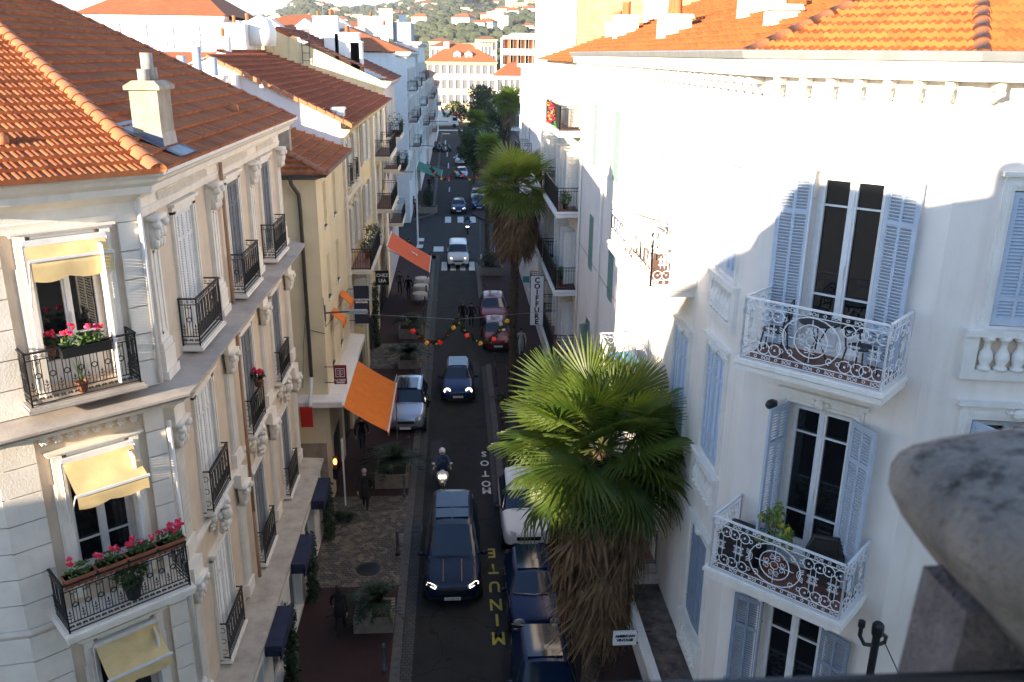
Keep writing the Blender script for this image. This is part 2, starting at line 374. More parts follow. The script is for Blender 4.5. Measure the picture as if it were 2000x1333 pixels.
def scroll_panel(b, w, h, y=0, centre=True, thick=.010):
    """white wrought iron of rings, links, rosettes and a central medallion"""
    B = MB(b.T @ T(0, y, 0)); t = .015
    for z in (.03, .13, h - .13): B.tube([(0, 0, z), (w, 0, z)], .009, 4)
    B.box(-.015, w + .015, -.02, .02, h - .03, h)
    for x in (0, w): B.box(x - .014, x + .014, -.014, .014, 0, h)
    z0, z1 = .13, h - .13; H = z1 - z0; r = H * .125
    n = max(2, round(w / .18)); st = w / n
    for i in range(n):                                                   # little rosettes in the two borders
        for zz in (.08, h - .08):
            cx = st * (i + .5)
            if i % 2: pth(B, circ(cx, zz, .024, 6), .006, closed=True); continue
            pth(B, circ(cx, zz, .028, 6), .006, closed=True)
            for s in (-1, 1):
                pth(B, circ(cx + s * .055, zz, .018, 5), .006, closed=True)
                pth(B, [(cx + s * .075, zz - .03), (cx + s * .03, zz), (cx + s * .075, zz + .03)], .005)
    def link(x, big=False):
        g = r * .98
        for zz, s in ((z0 + r + .01, 1), (z1 - r - .01, -1)):
            for k in (-1, 1):
                pth(B, circ(x + k * g, zz, r, 12), thick * .85, closed=True)
                B.box(x + k * g - .014, x + k * g + .014, -.008, .008, zz - .014, zz + .014)
            for k in (-1, 1): pth(B, [(x + k * g * .45, zz + s * r * .2), (x + k * g * .45, (z0 + z1) / 2 * .5 + zz * .5)], .007)
        for k in (-1, 1):
            xx = x + k * g * .45; pth(B, [(xx, z0 + r * 1.6), (xx, z1 - r * 1.6)], .007)
            for zz in ((z0 + z1) / 2 - .06, (z0 + z1) / 2 + .06):
                for q in (-1, 1): pth(B, spiral(xx + q * .028, zz, .026, pi * (q < 0), 1.1, 7, q), .006)
            pth(B, circ(xx, (z0 + z1) / 2, .03, 6), .006, closed=True)
    cw = H * 1.28 if centre and w > 1.6 else 0
    side = (w - cw) / 2; k = max(1, round(side / (r * 4.3)))
    for s in range(2 if cw else 1):
        for i in range(k if cw else max(1, round(w / (r * 4.4)))):
            kk = k if cw else max(1, round(w / (r * 4.4))); ww = side if cw else w
            link((s * (side + cw)) + ww * (i + .5) / kk)
    if cw:
        cx, cz = w / 2, (z0 + z1) / 2; R_ = H * .34
        pth(B, circ(cx, cz, R_, 20), thick, closed=True)
        pth(B, [(cx + R_ * 1.75 * cos(a), cz + H * .49 * sin(a)) for a in [2 * pi * i / 22 for i in range(22)]], thick, closed=True)
        pth(B, circ(cx, cz, R_ * .28, 8), .007, closed=True)
        for q in range(4):
            a = q * pi / 2; pth(B, [(cx + R_ * .3 * cos(a), cz + R_ * .3 * sin(a)), (cx + R_ * 1.3 * cos(a), cz + R_ * 1.3 * sin(a))], .007)
        for q in range(8):
            a = (q + .5) * pi / 4; pth(B, spiral(cx + R_ * .58 * cos(a), cz + R_ * .58 * sin(a), R_ * .22, a, 1.2, 9, 1 if q % 2 else -1), .007)
        for sx in (-1, 1):
            for sz in (-1, 1):
                pth(B, spiral(cx + sx * R_ * 1.22, cz + sz * R_ * .95, R_ * .24, pi / 2 * sz, 1.2, 9, sx * sz), .008)
                pth(B, circ(cx + sx * R_ * 1.72, cz + sz * R_ * 1.0, R_ * .13, 7), .007, closed=True)
            for q in range(3): pth(B, circ(cx + sx * (R_ * 1.95), cz, R_ * (.18 + .13 * q), 5, pi * .5 if sx > 0 else -pi * .5, pi * 1.5 if sx > 0 else pi * .5), .007)
    b.v += B.v; n0 = len(b.v) - len(B.v); b.f += [tuple(i + n0 for i in f) for f in B.f]; b.m += B.m
def iron_panel(b, w, h, y=0, step=.11):
    """black wrought iron: uprights with rings, leaf tips and curls along the foot"""
    B = MB(b.T @ T(0, y, 0))
    for z in (.04, .20, h - .14): B.tube([(0, 0, z), (w, 0, z)], .012, 4)
    B.box(-.02, w + .02, -.025, .025, h - .03, h)
    for x in (0, w): B.box(x - .013, x + .013, -.013, .013, 0, h)
    n = max(2, round(w / step)); s = w / n
    for i in range(n + 1):
        x = i * s; B.tube([(x, 0, .2), (x, 0, h - .14)], .010, 4)
    for i in range(n):
        x = (i + .5) * s
        for q in (-1, 1): pth(B, spiral(x + q * s * .24, .12, s * .22, pi / 2, 1.2, 8, q), .009)
        pth(B, spiral(x, h - .09, .035, 0, 1.2, 7), .006)
        if i % 2:
            pth(B, circ(x, h * .55, s * .42, 9), .011, closed=True)
            pth(B, [(x, h - .14), (x, h * .55 + s * .42)], .006); pth(B, [(x, .2), (x, h * .55 - s * .42)], .006)
            for q in (-1, 1): pth(B, spiral(x + q * .03, h - .20, .028, 0, 1.1, 6, q), .006)
        else:
            pth(B, [(x, .2), (x, h * .42)], .006)
            for zz in (.27, .33): pth(B, [(x - .035, zz + .03), (x, zz), (x + .035, zz + .03)], .008)
            B.frus(x - .015, x + .015, -.012, .012, h * .40, h * .47, .014)
    b.v += B.v; n0 = len(b.v) - len(B.v); b.f += [tuple(i + n0 for i in f) for f in B.f]; b.m += B.m
def bar_panel(b, w, h, y=0, step=.12, solid=False):
    B = MB(b.T @ T(0, y, 0))
    B.box(-.02, w + .02, -.02, .02, h - .03, h); B.box(0, w, -.012, .012, .06, .09); B.box(0, w, -.01, .01, h - .16, h - .14)
    for x in (0, w): B.box(x - .016, x + .016, -.016, .016, 0, h)
    n = max(1, round(w / step))
    for i in range(1, n): B.box(w*i/n - .007, w*i/n + .007, -.007, .007, .07, h - .03)
    if solid: B.box(.02, w - .02, .016, .03, .05, h - .05, 1)
    b.v += B.v; n0 = len(b.v) - len(B.v); b.f += [tuple(i + n0 for i in f) for f in B.f]; b.m += B.m
def railing_mesh(kind, w, d, h, mats):
    def mk():
        b = MB(); fn = {'scroll': scroll_panel, 'iron': iron_panel, 'bars': bar_panel, 'screen': bar_panel}[kind]
        kw = {'solid': True} if kind == 'screen' else {}
        b.T = T(-w / 2, -d, 0); fn(b, w, h, **kw)
        if d > .25:
            for x in (-w / 2, w / 2):
                b.T = T(x, -d, 0) @ RZ(pi / 2); fn(b, d - .02, h, **({'centre': False} if kind == 'scroll' else {}))
        else:
            for x in (-w / 2, w / 2):
                B = MB(T(x, -d, 0) @ RZ(pi / 2)); B.box(0, d, -.01, .01, h - .03, h); B.box(0, d, -.01, .01, .04, .06)
                pth(B, circ(d / 2, h * .5, d * .3, 8), .007, closed=True); pth(B, circ(d / 2, h * .8, d * .3, 8), .007, closed=True); pth(B, circ(d / 2, h * .2, d * .3, 8), .007, closed=True)
                b.T = Matrix.Identity(4); b.add(B.v, B.f)
        return b.mesh('railing', mats)
    return cached(('rl', kind, round(w, 2), round(d, 2), round(h, 2), tuple(m.name for m in mats)), mk)
def balcony(bld, F, cx, z, w, d, kind, rm, slab='stonew', floor='terrac', th=.22, h=1.0, y0=0.0, brackets=0, over=.06, screen=None):
    """balcony part (slab with tiled floor) > railing"""
    b = MB()
    if th:
        b.box(-w/2 - over, w/2 + over, -d - over, 0, -th, 0)
        b.box(-w/2 + .03, w/2 - .03, -d + .03, 0, 0, .008, 1)
        b.sweep([(-w/2 - over, 0), (-w/2 - over, -d - over), (w/2 + over, -d - over), (w/2 + over, 0)], [(-.01, -.03), (.03, -.03), (.03, -.09), (-.01, -.12)])
        for i in range(brackets):
            x = -w/2 + .15 + (w - .5) * i / max(1, brackets - 1)
            b.prism([(0, 0), (d * .75, 0), (d * .7, -.14), (d * .3, -.2), (d * .12, -.42), (0, -.5)][::-1], 0, .2, 0, T(x, 0, -th) @ Matrix(((0,0,1,0),(-1,0,0,0),(0,1,0,0),(0,0,0,1))))
    else: b.box(-w/2, w/2, -d, 0, -.04, 0)
    s = part('balcony', b, [M[slab], M[floor]], bld, inv(bld) @ F @ T(cx, y0, z))
    part('railing', railing_mesh(kind, w, d, h, [M[rm], M[screen or rm]]), None, s, Matrix.Identity(4))
    return s
# ---- tiled roof slopes: rows of ribbed interlocking tiles as real relief, cut to the slope's outline
def tiles(b, O, U, poly, pitch, tw=.22, th=.34, m=0, seg=6, uvs=None, lift=.0, lip=.085):
    """O eave point, U unit eave direction (2D), slope climbs to the left of U; poly in (u, run) plan coordinates"""
    U = Vector(U).normalized(); V = Vector((-U.y, U.x)); cs = sqrt(1 + pitch * pitch)
    us = [p[0] for p in poly]; vs = [p[1] * cs for p in poly]
    u0, u1, v1 = min(us), max(us), max(vs)
    bm = bmesh.new(); uvl = bm.loops.layers.uv.new('UVMap')
    nu = int((u1 - u0) / tw) + 2; nv = int(v1 / th) + 1
    prof = {6: [(0, 0), (.12, .028), (.25, .034), (.38, .004), (.62, .004), (.74, .03), (.88, .034), (1, 0)],
            3: [(0, 0), (.25, .035), (.6, .0), (1, 0)], 1: [(0, 0), (1, 0)]}[seg]
    ax = []
    for i in range(nu):
        for t, hh in prof[:-1]: ax.append((u0 + (i + t) * tw, hh, i))
    ax.append((u0 + nu * tw, 0, nu))
    for j in range(nv):
        rows = []
        for (vv, up) in ((j * th - .02, lip), (j * th + .05, lip * .55), ((j + 1) * th - .018, .006)):
            rows.append([bm.verts.new((a, vv, hh + up + lift)) for a, hh, i in ax])
        low = [bm.verts.new((a, j * th - .02, lift + .0)) for a, hh, i in ax]
        for k in range(len(ax) - 1):
            for q in ((rows[0][k], rows[0][k+1], rows[1][k+1], rows[1][k]), (rows[1][k], rows[1][k+1], rows[2][k+1], rows[2][k]), (low[k], low[k+1], rows[0][k+1], rows[0][k])):
                f = bm.faces.new(q)
                for lo in f.loops: lo[uvl].uv = (ax[k][2] + .5, j + .5)
    n = len(poly); P = [Vector((p[0], p[1] * cs, 0)) for p in poly]
    for i in range(n):
        a, c = P[i], P[(i + 1) % n]; e = (c - a)
        if e.length < 1e-6 or (abs(a.y) < 1e-6 and abs(c.y) < 1e-6): continue
        nrm = Vector((e.y, -e.x, 0)).normalized()
        bmesh.ops.bisect_plane(bm, geom=bm.verts[:] + bm.edges[:] + bm.faces[:], plane_co=a, plane_no=nrm, clear_outer=True)
    X = Matrix(((U.x, V.x / cs, -V.x * pitch / cs, O[0]), (U.y, V.y / cs, -V.y * pitch / cs, O[1]), (0, pitch / cs, 1 / cs, O[2]), (0, 0, 0, 1)))
    bm.transform(X); return bm
def roof_part(name, slopes, mats, parent, ridges=(), rm='ridge', extra=None, rr=.13):
    me = bpy.data.meshes.new(name); big = bmesh.new(); big.loops.layers.uv.new('UVMap')
    for s in slopes:
        tmp = tiles(None, *s[:4], **(s[4] if len(s) > 4 else {})); t2 = bpy.data.meshes.new('t'); tmp.to_mesh(t2); tmp.free(); big.from_mesh(t2); bpy.data.meshes.remove(t2)
    big.to_mesh(me); big.free()
    for mt in mats: me.materials.append(mt)
    o = obj(name, me, parent, inv(parent) if parent else None)
    if ridges:
        b = MB()
        for a, c in ridges:
            a, c = Vector(a), Vector(c); L = (c - a).length; n = max(1, int(L / .42)); d = (c - a) / n
            for i in range(n):
                p, q = a + d * i - d * .06, a + d * (i + 1)
                up = Vector((0, 0, 1)); sd_ = d.cross(up).normalized(); upn = sd_.cross(d).normalized()
                vs = []
                for (pp, r_) in ((p, rr * 1.08), (q, rr * .92)):
                    for k in range(9):
                        t = pi * k / 8; vs.append(pp + sd_ * cos(t) * r_ + upn * (sin(t) * r_ + .0))
                b.add(vs, [(k, k + 1, k + 10, k + 9) for k in range(8)] + [tuple(range(9))])
        part('ridge_tiles', b, [M[rm]], o, Matrix.Identity(4), True)
    return o
def rosette(b, c, r, m=0):
    X = b.T; 
    for i in range(6):
        a = i * pi / 3; b.ball((c[0] + r*.6*cos(a), c[1], c[2] + r*.6*sin(a)), r*.42, m, 6, 4, (1, .7, 1))
    b.ball((c[0], c[1] - r * .2, c[2]), r * .4, m, 6, 4)
def capital(b, cx, y, z, w, h, m=0):
    """leafy capital"""
    b.box(cx - w*.62, cx + w*.62, y - w*.42, y + .02, z + h*.86, z + h, m)
    b.frus(cx - w*.45, cx + w*.45, y - w*.22, y + .02, z, z + h*.86, -.02, m)
    for row, (zz, k, r) in enumerate(((.18, 3, .2), (.48, 3, .22))):
        for i in range(k): b.ball((cx + (i - (k-1)/2) * w * .36, y - w * (.22 + .06 * row), z + h * zz), w * r, m, 6, 5, (.7, .6, 1.3))
    for s in (-1, 1):
        for q in range(3): b.ball((cx + s * w * (.44 + .03 * q), y - w * (.34 - .04*q), z + h * (.74 - .0 * q)), w * (.2 - .05 * q), m, 7, 5)
def mask_console(b, cx, y, z, m=0, s=1.0):
    """carved console: a mask over scrolls and leaves"""
    rnd = random.Random(3)
    for (x, yy, zz, r, q) in ((0, .22, -.12, .20, (.9,.8,1.1)), (0, .26, -.40, .17, (.9,.9,1.2)), (0, .18, -.66, .14, (1,.8,1)), (0, .12, -.88, .10, (1,.8,1.2)), (-.2, .16, -.10, .13, (1,.8,1)), (.2, .16, -.10, .13, (1,.8,1)), (-.17, .14, -.4, .1, (1,.8,1.3)), (.17, .14, -.4, .1, (1,.8,1.3))):
        b.ball((cx + x * s, y - yy * s, z + zz * s), r * s, m, 8, 6, q)
    for i in range(26):
        a = rnd.random() * 6.3; t = rnd.random(); zz = -.05 - .85 * t; R_ = (.24 - .14 * t)
        b.ball((cx + cos(a) * R_ * s, y - (.14 + abs(sin(a)) * R_ * .9) * s, z + zz * s), (.035 + .04 * rnd.random()) * s, m, 5, 4)
    b.tube([(cx + .2*s*cos(t), y - .3*s, z - .18*s + .07*s*sin(t)) for t in [i*pi/4 for i in range(5)]], .03 * s, 5, m)
# ------------------------------------------------------------------ the building the photograph is taken from (unseen behind the camera; roofline shaped to block the sun)
HB = thing('unseen_building', 'large rendered building unseen behind the viewer, roofline shaped to cast the shade, with a round topped chimney', 'building', (-3, -8, 0))
b = MB()
pr_ = [(-34, 0), (13, 0), (13, 18.95), (-3.9, 18.8), (-4.5, 18.72), (-5.42, 18.63), (-5.8, 18.66), (-5.99, 18.88), (-7.52, 19.16), (-7.9, 19.16), (-8.18, 18.98), (-8.31, 18.67), (-8.77, 18.44), (-9.16, 18.13), (-9.73, 18.08), (-10.8, 17.93), (-11.4, 17.82), (-12.33, 17.45), (-13.36, 16.83), (-14.2, 15.73), (-14.5, 10.0), (-20.2, 10.0), (-20.4, 13.6), (-34, 13.8)]
n = len(pr_); b.add([(x, -1.0, z) for x, z in pr_] + [(x, -14.0, z) for x, z in pr_], [tuple(range(n)), tuple(range(n, 2*n))[::-1]] + [(i, (i+1) % n, n + (i+1) % n, n + i) for i in range(n)])
part('walls', b, [M['cream2']], HB, inv(HB))
b = MB(T(-4.18, -1.35, 18.5)); b.lathe([(.27, 0), (.27, .62), (.22, .76), (.08, .84)], 14); part('chimney', b, [M['cream2']], HB, inv(HB), True)
# worn asphalt: paler wheel tracks, sealed cracks, oil spots
def wear(m):
    n = m.node_tree.nodes; l = m.node_tree.links; p = n['Principled BSDF']; src = p.inputs['Base Color'].links[0].from_socket
    g = n.new('ShaderNodeNewGeometry'); sp = n.new('ShaderNodeSeparateXYZ'); l.new(g.outputs['Position'], sp.inputs[0])
    def math_(op, a, b=None):
        q = n.new('ShaderNodeMath'); q.operation = op
        for i, v in enumerate((a, b)):
            if v is None: continue
            if isinstance(v, (int, float)): q.inputs[i].default_value = v
            else: l.new(v, q.inputs[i])
        return q.outputs[0]
    def rng(v, a, b, c, d):
        q = n.new('ShaderNodeMapRange'); l.new(v, q.inputs[0])
        for i, x in enumerate((a, b, c, d)): q.inputs[i + 1].default_value = x
        return q.outputs[0]
    def mixc(f, a, c):
        x = n.new('ShaderNodeMix'); x.data_type = 'RGBA'; l.new(f, x.inputs[0]); l.new(a, x.inputs[6]); x.inputs[7].default_value = (*c, 1); return x.outputs[2]
    tr = rng(math_('ABSOLUTE', math_('SUBTRACT', math_('ABSOLUTE', math_('SUBTRACT', sp.outputs[0], .1)), .78)), .1, .42, .75, 0)
    nz = n.new('ShaderNodeTexNoise'); nz.inputs['Scale'].default_value = .9; nz.inputs['Detail'].default_value = 5; l.new(g.outputs['Position'], nz.inputs['Vector'])
    out = mixc(math_('MULTIPLY', tr, rng(nz.outputs[0], .3, .6, .2, 1)), src, (.022, .0215, .021))
    vo = n.new('ShaderNodeTexVoronoi'); vo.feature = 'DISTANCE_TO_EDGE'; vo.inputs['Scale'].default_value = .45
    ad = n.new('ShaderNodeVectorMath'); ad.operation = 'MULTIPLY_ADD'; l.new(nz.outputs[1], ad.inputs[0]); ad.inputs[1].default_value = (1.2, 1.2, 0); l.new(g.outputs['Position'], ad.inputs[2]); l.new(ad.outputs[0], vo.inputs['Vector'])
    out = mixc(rng(vo.outputs['Distance'], .004, .014, .8, 0), out, (.005, .005, .005))
    n2 = n.new('ShaderNodeTexNoise'); n2.inputs['Scale'].default_value = 2.2; n2.inputs['Detail'].default_value = 2; l.new(g.outputs['Position'], n2.inputs['Vector'])
    out = mixc(rng(n2.outputs[0], .66, .74, 0, .8), out, (.004, .004, .004))
    l.new(out, p.inputs['Base Color'])
wear(M['asphalt'])
# ------------------------------------------------------------------ the setting: ground, road, pavements, markings
def sheet(name, polys, mt, z0, z1=None, kind='structure'):
    b = MB()
    for p in polys:
        if z1 is None: b.poly([(x, y, z0) for x, y in p])
        else: b.prism(p, z0, z1)
    return struct(name, b, [mt], kind)
M['earth'] = mat('town_ground', (.16,.14,.11), .9, (.09,.10,.06), .05)
b = MB(); b.poly([(-9000, -300, -.35), (9000, -300, -.35), (9000, 14000, -.35), (-9000, 14000, -.35)]); struct('ground', b, [M['earth']])
RL, RR = -1.37, 1.62
sheet('road', [[(-40, -6), (40, -6), (40, 12.3), (3.6, 12.3), (3.6, 31), (3.6, 74), (45, 74), (45, 90), (4.2, 90), (5.0, 245), (-8.5, 245), (-3.6, 92), (-40, 92), (-40, 75), (-1.6, 75), (-1.6, 12.3), (-40, 12.3)]], M['asphalt'], 0.0)
KH = .12
# left pavement with a sett-paved crossing, right pavement with two parking bays
sheet('red_pavement', [[(-14, 12.6), (-2.0, 12.6), (-2.0, 24.8), (-14, 24.8)], [(-14, 31), (-2.0, 31), (-2.0, 45.8), (-14, 45.8)], [(-14, 50.2), (-2.0, 50.2), (-2.0, 72.4), (-3.2, 74.6), (-14, 74.6)],
      [(-14, 92), (-4.6, 92), (-2.6, 95), (-2.9, 200), (-6, 206), (-14, 206)]], M['red_side'], -.1, KH)
sheet('sett_pavement', [[(-14, 24.8), (-2.0, 24.8), (-2.0, 31), (-14, 31)], [(-14, 45.8), (-2.0, 45.8), (-2.0, 50.2), (-14, 50.2)]], M['setts'], -.1, KH)
sheet('right_pavement', [[(3.3, 12.9), (14, 12.9), (14, 30.5), (3.3, 30.5)], [(1.95, 30.5), (14, 30.5), (14, 46.3), (1.95, 46.3)], [(3.5, 46.3), (14, 46.3), (14, 59), (3.5, 59)],
      [(1.95, 59), (14, 59), (14, 74), (3.4, 74), (1.95, 71.5)], [(3.4, 91), (14, 91), (14, 205), (3.6, 205), (1.9, 95)]], M['red_side'], -.1, KH + .002)
sheet('kerb', [[(-2.0, 12.6), (-1.72, 12.6), (-1.72, 72.6), (-3.05, 74.9), (-14, 74.9), (-14, 74.6), (-3.2, 74.6), (-2.0, 72.4)], [(1.66, 30.5), (1.95, 30.5), (1.95, 46.3), (1.66, 46.3)], [(1.66, 59), (1.95, 59), (1.95, 71.5), (1.66, 71.8)], [(3.1, 12.9), (3.3, 12.9), (3.3, 30.5), (3.1, 30.5)], [(3.3, 46.3), (3.5, 46.3), (3.5, 59), (3.3, 59)],
      [(-4.75, 91.7), (-4.6, 92), (-2.6, 95), (-2.9, 200), (-2.6, 200), (-2.3, 95)]], M['kerb'], -.1, KH + .006)
b = MB(); b.poly([(-1.72, 12.6, .006), (RL, 12.6, .006), (RL, 75, .006), (-1.72, 75, .006)]); b.poly([(1.42, 30.5, .006), (1.66, 30.5, .006), (1.66, 46.3, .006), (1.42, 46.3, .006)])
struct('gutter_setts', b, [M['gutset']])
sheet('asphalt_patch', [[(-.9, 28.5), (.2, 28.2), (.3, 30.4), (-.8, 30.9)], [(-1.2, 33), (-.7, 33), (-.7, 36.5), (-1.2, 36.4)], [(.3, 43), (1.2, 43), (1.3, 47), (.3, 47.2)]], mat('newer_asphalt', (.026,.026,.027), .85, (.034,.033,.033), 2), .004)
def marking(name, rects, mt):
    b = MB()
    for x0, x1, y0, y1 in rects: b.poly([(x0, y0, .008), (x1, y0, .008), (x1, y1, .008), (x0, y1, .008)])
    struct(name, b, [mt])
marking('crosswalk_marking', [(-1.2, -.7, 69.3, 72.4), (1.1, 1.6, 69.3, 72.4), (-.45, -.0, 69.3, 72.4), (.35, .8, 69.3, 72.4), (-2.0, -1.1, 76.5, 78.6)], M['white_p'])
marking('crosswalk_marking', [(-1.1, -.45, 90.5, 94), (.25, .9, 90.5, 94), (1.6, 2.2, 90.5, 94), (-3.6, -3.0, 78, 79.5), (-3.6, -3.0, 81, 82.5)], M['white_p'])
marking('lane_marking', [(-.8, -.65, 112, 116), (-.9, -.75, 122, 127), (-1.1, -.9, 136, 143), (-1.4, -1.2, 152, 160), (-1.9, -1.7, 170, 182), (-4.5, 2.5, 205, 207.5), (-5.5, -1, 196, 198), (.2, .6, 152, 158), (-.2, 1.0, 150, 152)], M['white_p'])
def roadtext(s, x, ys, size, mt, nm):
    for ch, y in zip(s, ys):
        me = textmesh(ch, size, mt, 0, .012); o = struct_mesh(nm, me, T(x, y, .009) @ RZ(pi) @ SC(1.0, 1.45, 1))
def struct_mesh(nm, me, Mx):
    o = obj(nm, me, None, Mx); o['kind'] = 'structure'; return o
roadtext('MINUTE', 1.2, [22.1, 23.0, 23.8, 24.8, 25.85, 26.85], .58, M['yellow_p'], 'yellow_lettering')
roadtext('MOTOS', 1.18, [31.5, 32.1, 33.0, 34.0, 34.9], .50, M['white_p'], 'white_lettering')
b = MB(); b.lathe([(.42, 0), (.42, .012), (.38, .014), (.0, .014)], 24); b.T = Matrix.Identity(4)
for i in range(-3, 4): b.box(-.3, .3, i*.09 - .02, i*.09 + .02, .013, .018)
solo('manhole_cover', b, [M['black']], 'round dark iron manhole cover set in the stone setts', 'manhole', T(-3.1, 25.85, KH))
# ------------------------------------------------------------------ corner building on the left
def hipdir(E, d, run): return (E[0] + d[0] * run, E[1] + d[1] * run)
LB = thing('corner_building', 'ornate cream corner building with tan panels, orange tiled roof and black iron window guards', 'building', (-8, 20, 0))
I_ = inv(LB)
F0 = FR(-16.6, 12.16, 8.83, 1.53); F1 = FR(-7.77, 13.69, 2.12, 1.76); F2 = FR(-5.65, 15.45, 0, 1)
L1, L2 = 2.755, 12.95
path = [(-16.6, 12.16), (-7.77, 13.69), (-5.65, 15.45), (-5.65, 28.4)]
wc = 1.53; W1 = [(11.42, 2.5), (7.4, 2.62), (3.5, 2.65)]
W2 = [2.65, 6.7, 10.6]
b = MB(); b.T = F1
b.wallh(0, L1, 0, 15, [(wc - .58, wc + .58, z, z + h) for z, h in W1], 0, .2)
b.T = F2
b.wallh(0, L2, 3.0, 15, [(x - .58, x + .58, z, z + h) for x in W2 for z, h in ((11.3, 2.6), (7.3, 2.65), (3.35, 2.6))], 0, .2)
b.T = F0; b.wallh(0, 8.96, 0, 15, [(5.6, 6.7, z, z + h) for z, h in W1], 0, .2)
b.T = Matrix.Identity(4); b.quad((-5.65, 28.4, 0), (-13, 28.4, 0), (-13, 28.4, 15), (-5.65, 28.4, 14.9)); b.quad((-5.65, 28.08, 14.9), (-13, 28.08, 14.9), (-13, 28.08, 18.6), (-5.65, 28.08, 15.2)); b.quad((-13, 28.4, 0), (-20, 28.4, 0), (-20, 28.4, 15), (-13, 28.4, 15))
part('wall', b, [M['tan']], LB, I_)
b = MB(); b.T = F2                                                     # ground floor: flush with the lower ledge
sh = [(1.2, 2.9), (3.9, 5.6), (6.6, 8.3), (9.4, 11.2)]
b.wallh(0, L2, 0, 3.0, [(a, c, .25, 2.35) for a, c in sh], -.68, .3)
b.quad((L2, -.68, 0), (L2, 0, 0), (L2, 0, 3), (L2, -.68, 3)); b.quad((0, -.68, 0), (0, 0, 0), (0, 0, 3), (0, -.68, 3))
part('shop_front_wall', b, [M['stonew']], LB, I_)
for a, c in sh:
    q = MB(F2); q.box(a, c, -.42, -.40, .25, 2.35); g = part('shop_window', q, [M['glass']], LB, I_)
    q = MB(F2)
    for x in (a, (a + c) / 2 - .03, c - .06): q.box(x, x + .06, -.47, -.42, .25, 2.35)
    q.box(a, c, -.47, -.42, .25, .32); q.box(a, c, -.47, -.42, 2.28, 2.35); part('window_frame', q, [M['frame']], g, Matrix.Identity(4))
b = MB()                                                               # cornices, ledges, string courses
b.sweep(path, [(0, 14.15), (.05, 14.15), (.08, 14.30), (.05, 14.32), (.05, 14.48), (.22, 14.62), (.42, 14.66), (.44, 14.78), (.56, 14.86), (.60, 14.93), (0, 14.95)])
b.sweep(path, [(0, 10.68), (.12, 10.70), (.30, 10.76), (.56, 10.78), (.60, 10.84), (.66, 10.88), (0, 10.9)])
qb = MB(); qb.sweep(path[2:], [(0, 2.86), (.70, 2.86), (.72, 2.95), (.84, 3.02), (.84, 3.12), (0, 3.16)])
b.sweep(path, [(0, 6.85), (.05, 6.85), (.09, 6.92), (.09, 7.0), (0, 7.02)])
part('cornice', b, [M['stone']], LB, I_); part('lower_ledge', qb, [mat('stained_stone_ledge', (.52,.46,.38), .85, (.36,.31,.26), 2.2, .3, 25, thr=(.4,.7))], LB, I_)
b = MB(); b.sweep(path, [(-.02, 10.9), (.69, 10.9), (.72, 10.94), (.72, 10.985), (-.02, 11.05)]); part('ledge', b, [M['ledge']], LB, I_)
b = MB(); b.sweep(path, [(.45, 14.95), (.62, 14.93), (.70, 14.98), (.70, 15.04), (.66, 15.06), (.66, 15.0), (.48, 14.99)]); part('gutter', b, [M['stonew']], LB, I_)
def blocks(b, x0, x1, z0, z1, n, wrap=0):
    h = (z1 - z0) / n
    for k in range(n): b.box(x0, x1, -.07, .0, z0 + k * h + .012, z0 + (k + 1) * h - .012)
for z0, z1, n in ((11.05, 14.15, 6), (7.02, 10.68, 7), (3.2, 6.85, 7), (0, 3.2, 6)):
    for F_, a_, c_ in ((F1, -.07, .56), (F1, 2.44, L1 + .05), (F0, 8.30, 8.96)):
        b = MB(F_); blocks(b, a_, c_, z0, z1, n); part('quoin_blocks', b, [M['stone']], LB, I_)
    b = MB(F0)
    for k in range(6): b.box(7.60 + k * .11, 7.67 + k * .11, -.10, -.05, z0 + .2, z1 - .05)
    b.box(7.55, 8.27, -.05, 0, z0 + .05, z1); b.box(7.50, 8.29, -.13, 0, z0 + .02, z0 + .18); part('fluted_pilaster', b, [M['stone']], LB, I_)
for (z, h) in W1:
    b = MB(); b.T = F1
    for s in (-1, 1):
        x = wc + s * .665; b.box(x - .085, x + .085, -.09, .0, z - .1, z + h + .1); b.box(x - .05 * (1 + s) , x + .05 * (1 - s), -.11, -.09, z - .1, z + h)
        b.box(x + s * .08 - .035, x + s * .08 + .035, -.05, 0, z, z + h * .86)
        b.box(x - .08, x + .08, -.13, 0, z + h + .02, z + h + .18)
    b.box(wc - .58, wc + .58, -.07, 0, z + h, z + h + .10); b.box(wc - .5, wc + .5, -.09, 0, z + h + .12, z + h + .17)
    b.box(wc - .80, wc + .80, -.12, 0, z + h + .18, z + h + .23); b.box(wc - .84, wc + .84, -.17, 0, z + h + .23, z + h + .27)
    part('window_surround', b, [M['stone']], LB, I_)
for i in range(8): b = MB(F1); rosette(b, (.72 + i * .22, -.07, 10.52), .085); part('rosette', b, [M['stonew']], LB, I_, True)
px_ = [.55, 4.7, 8.66, 12.5]
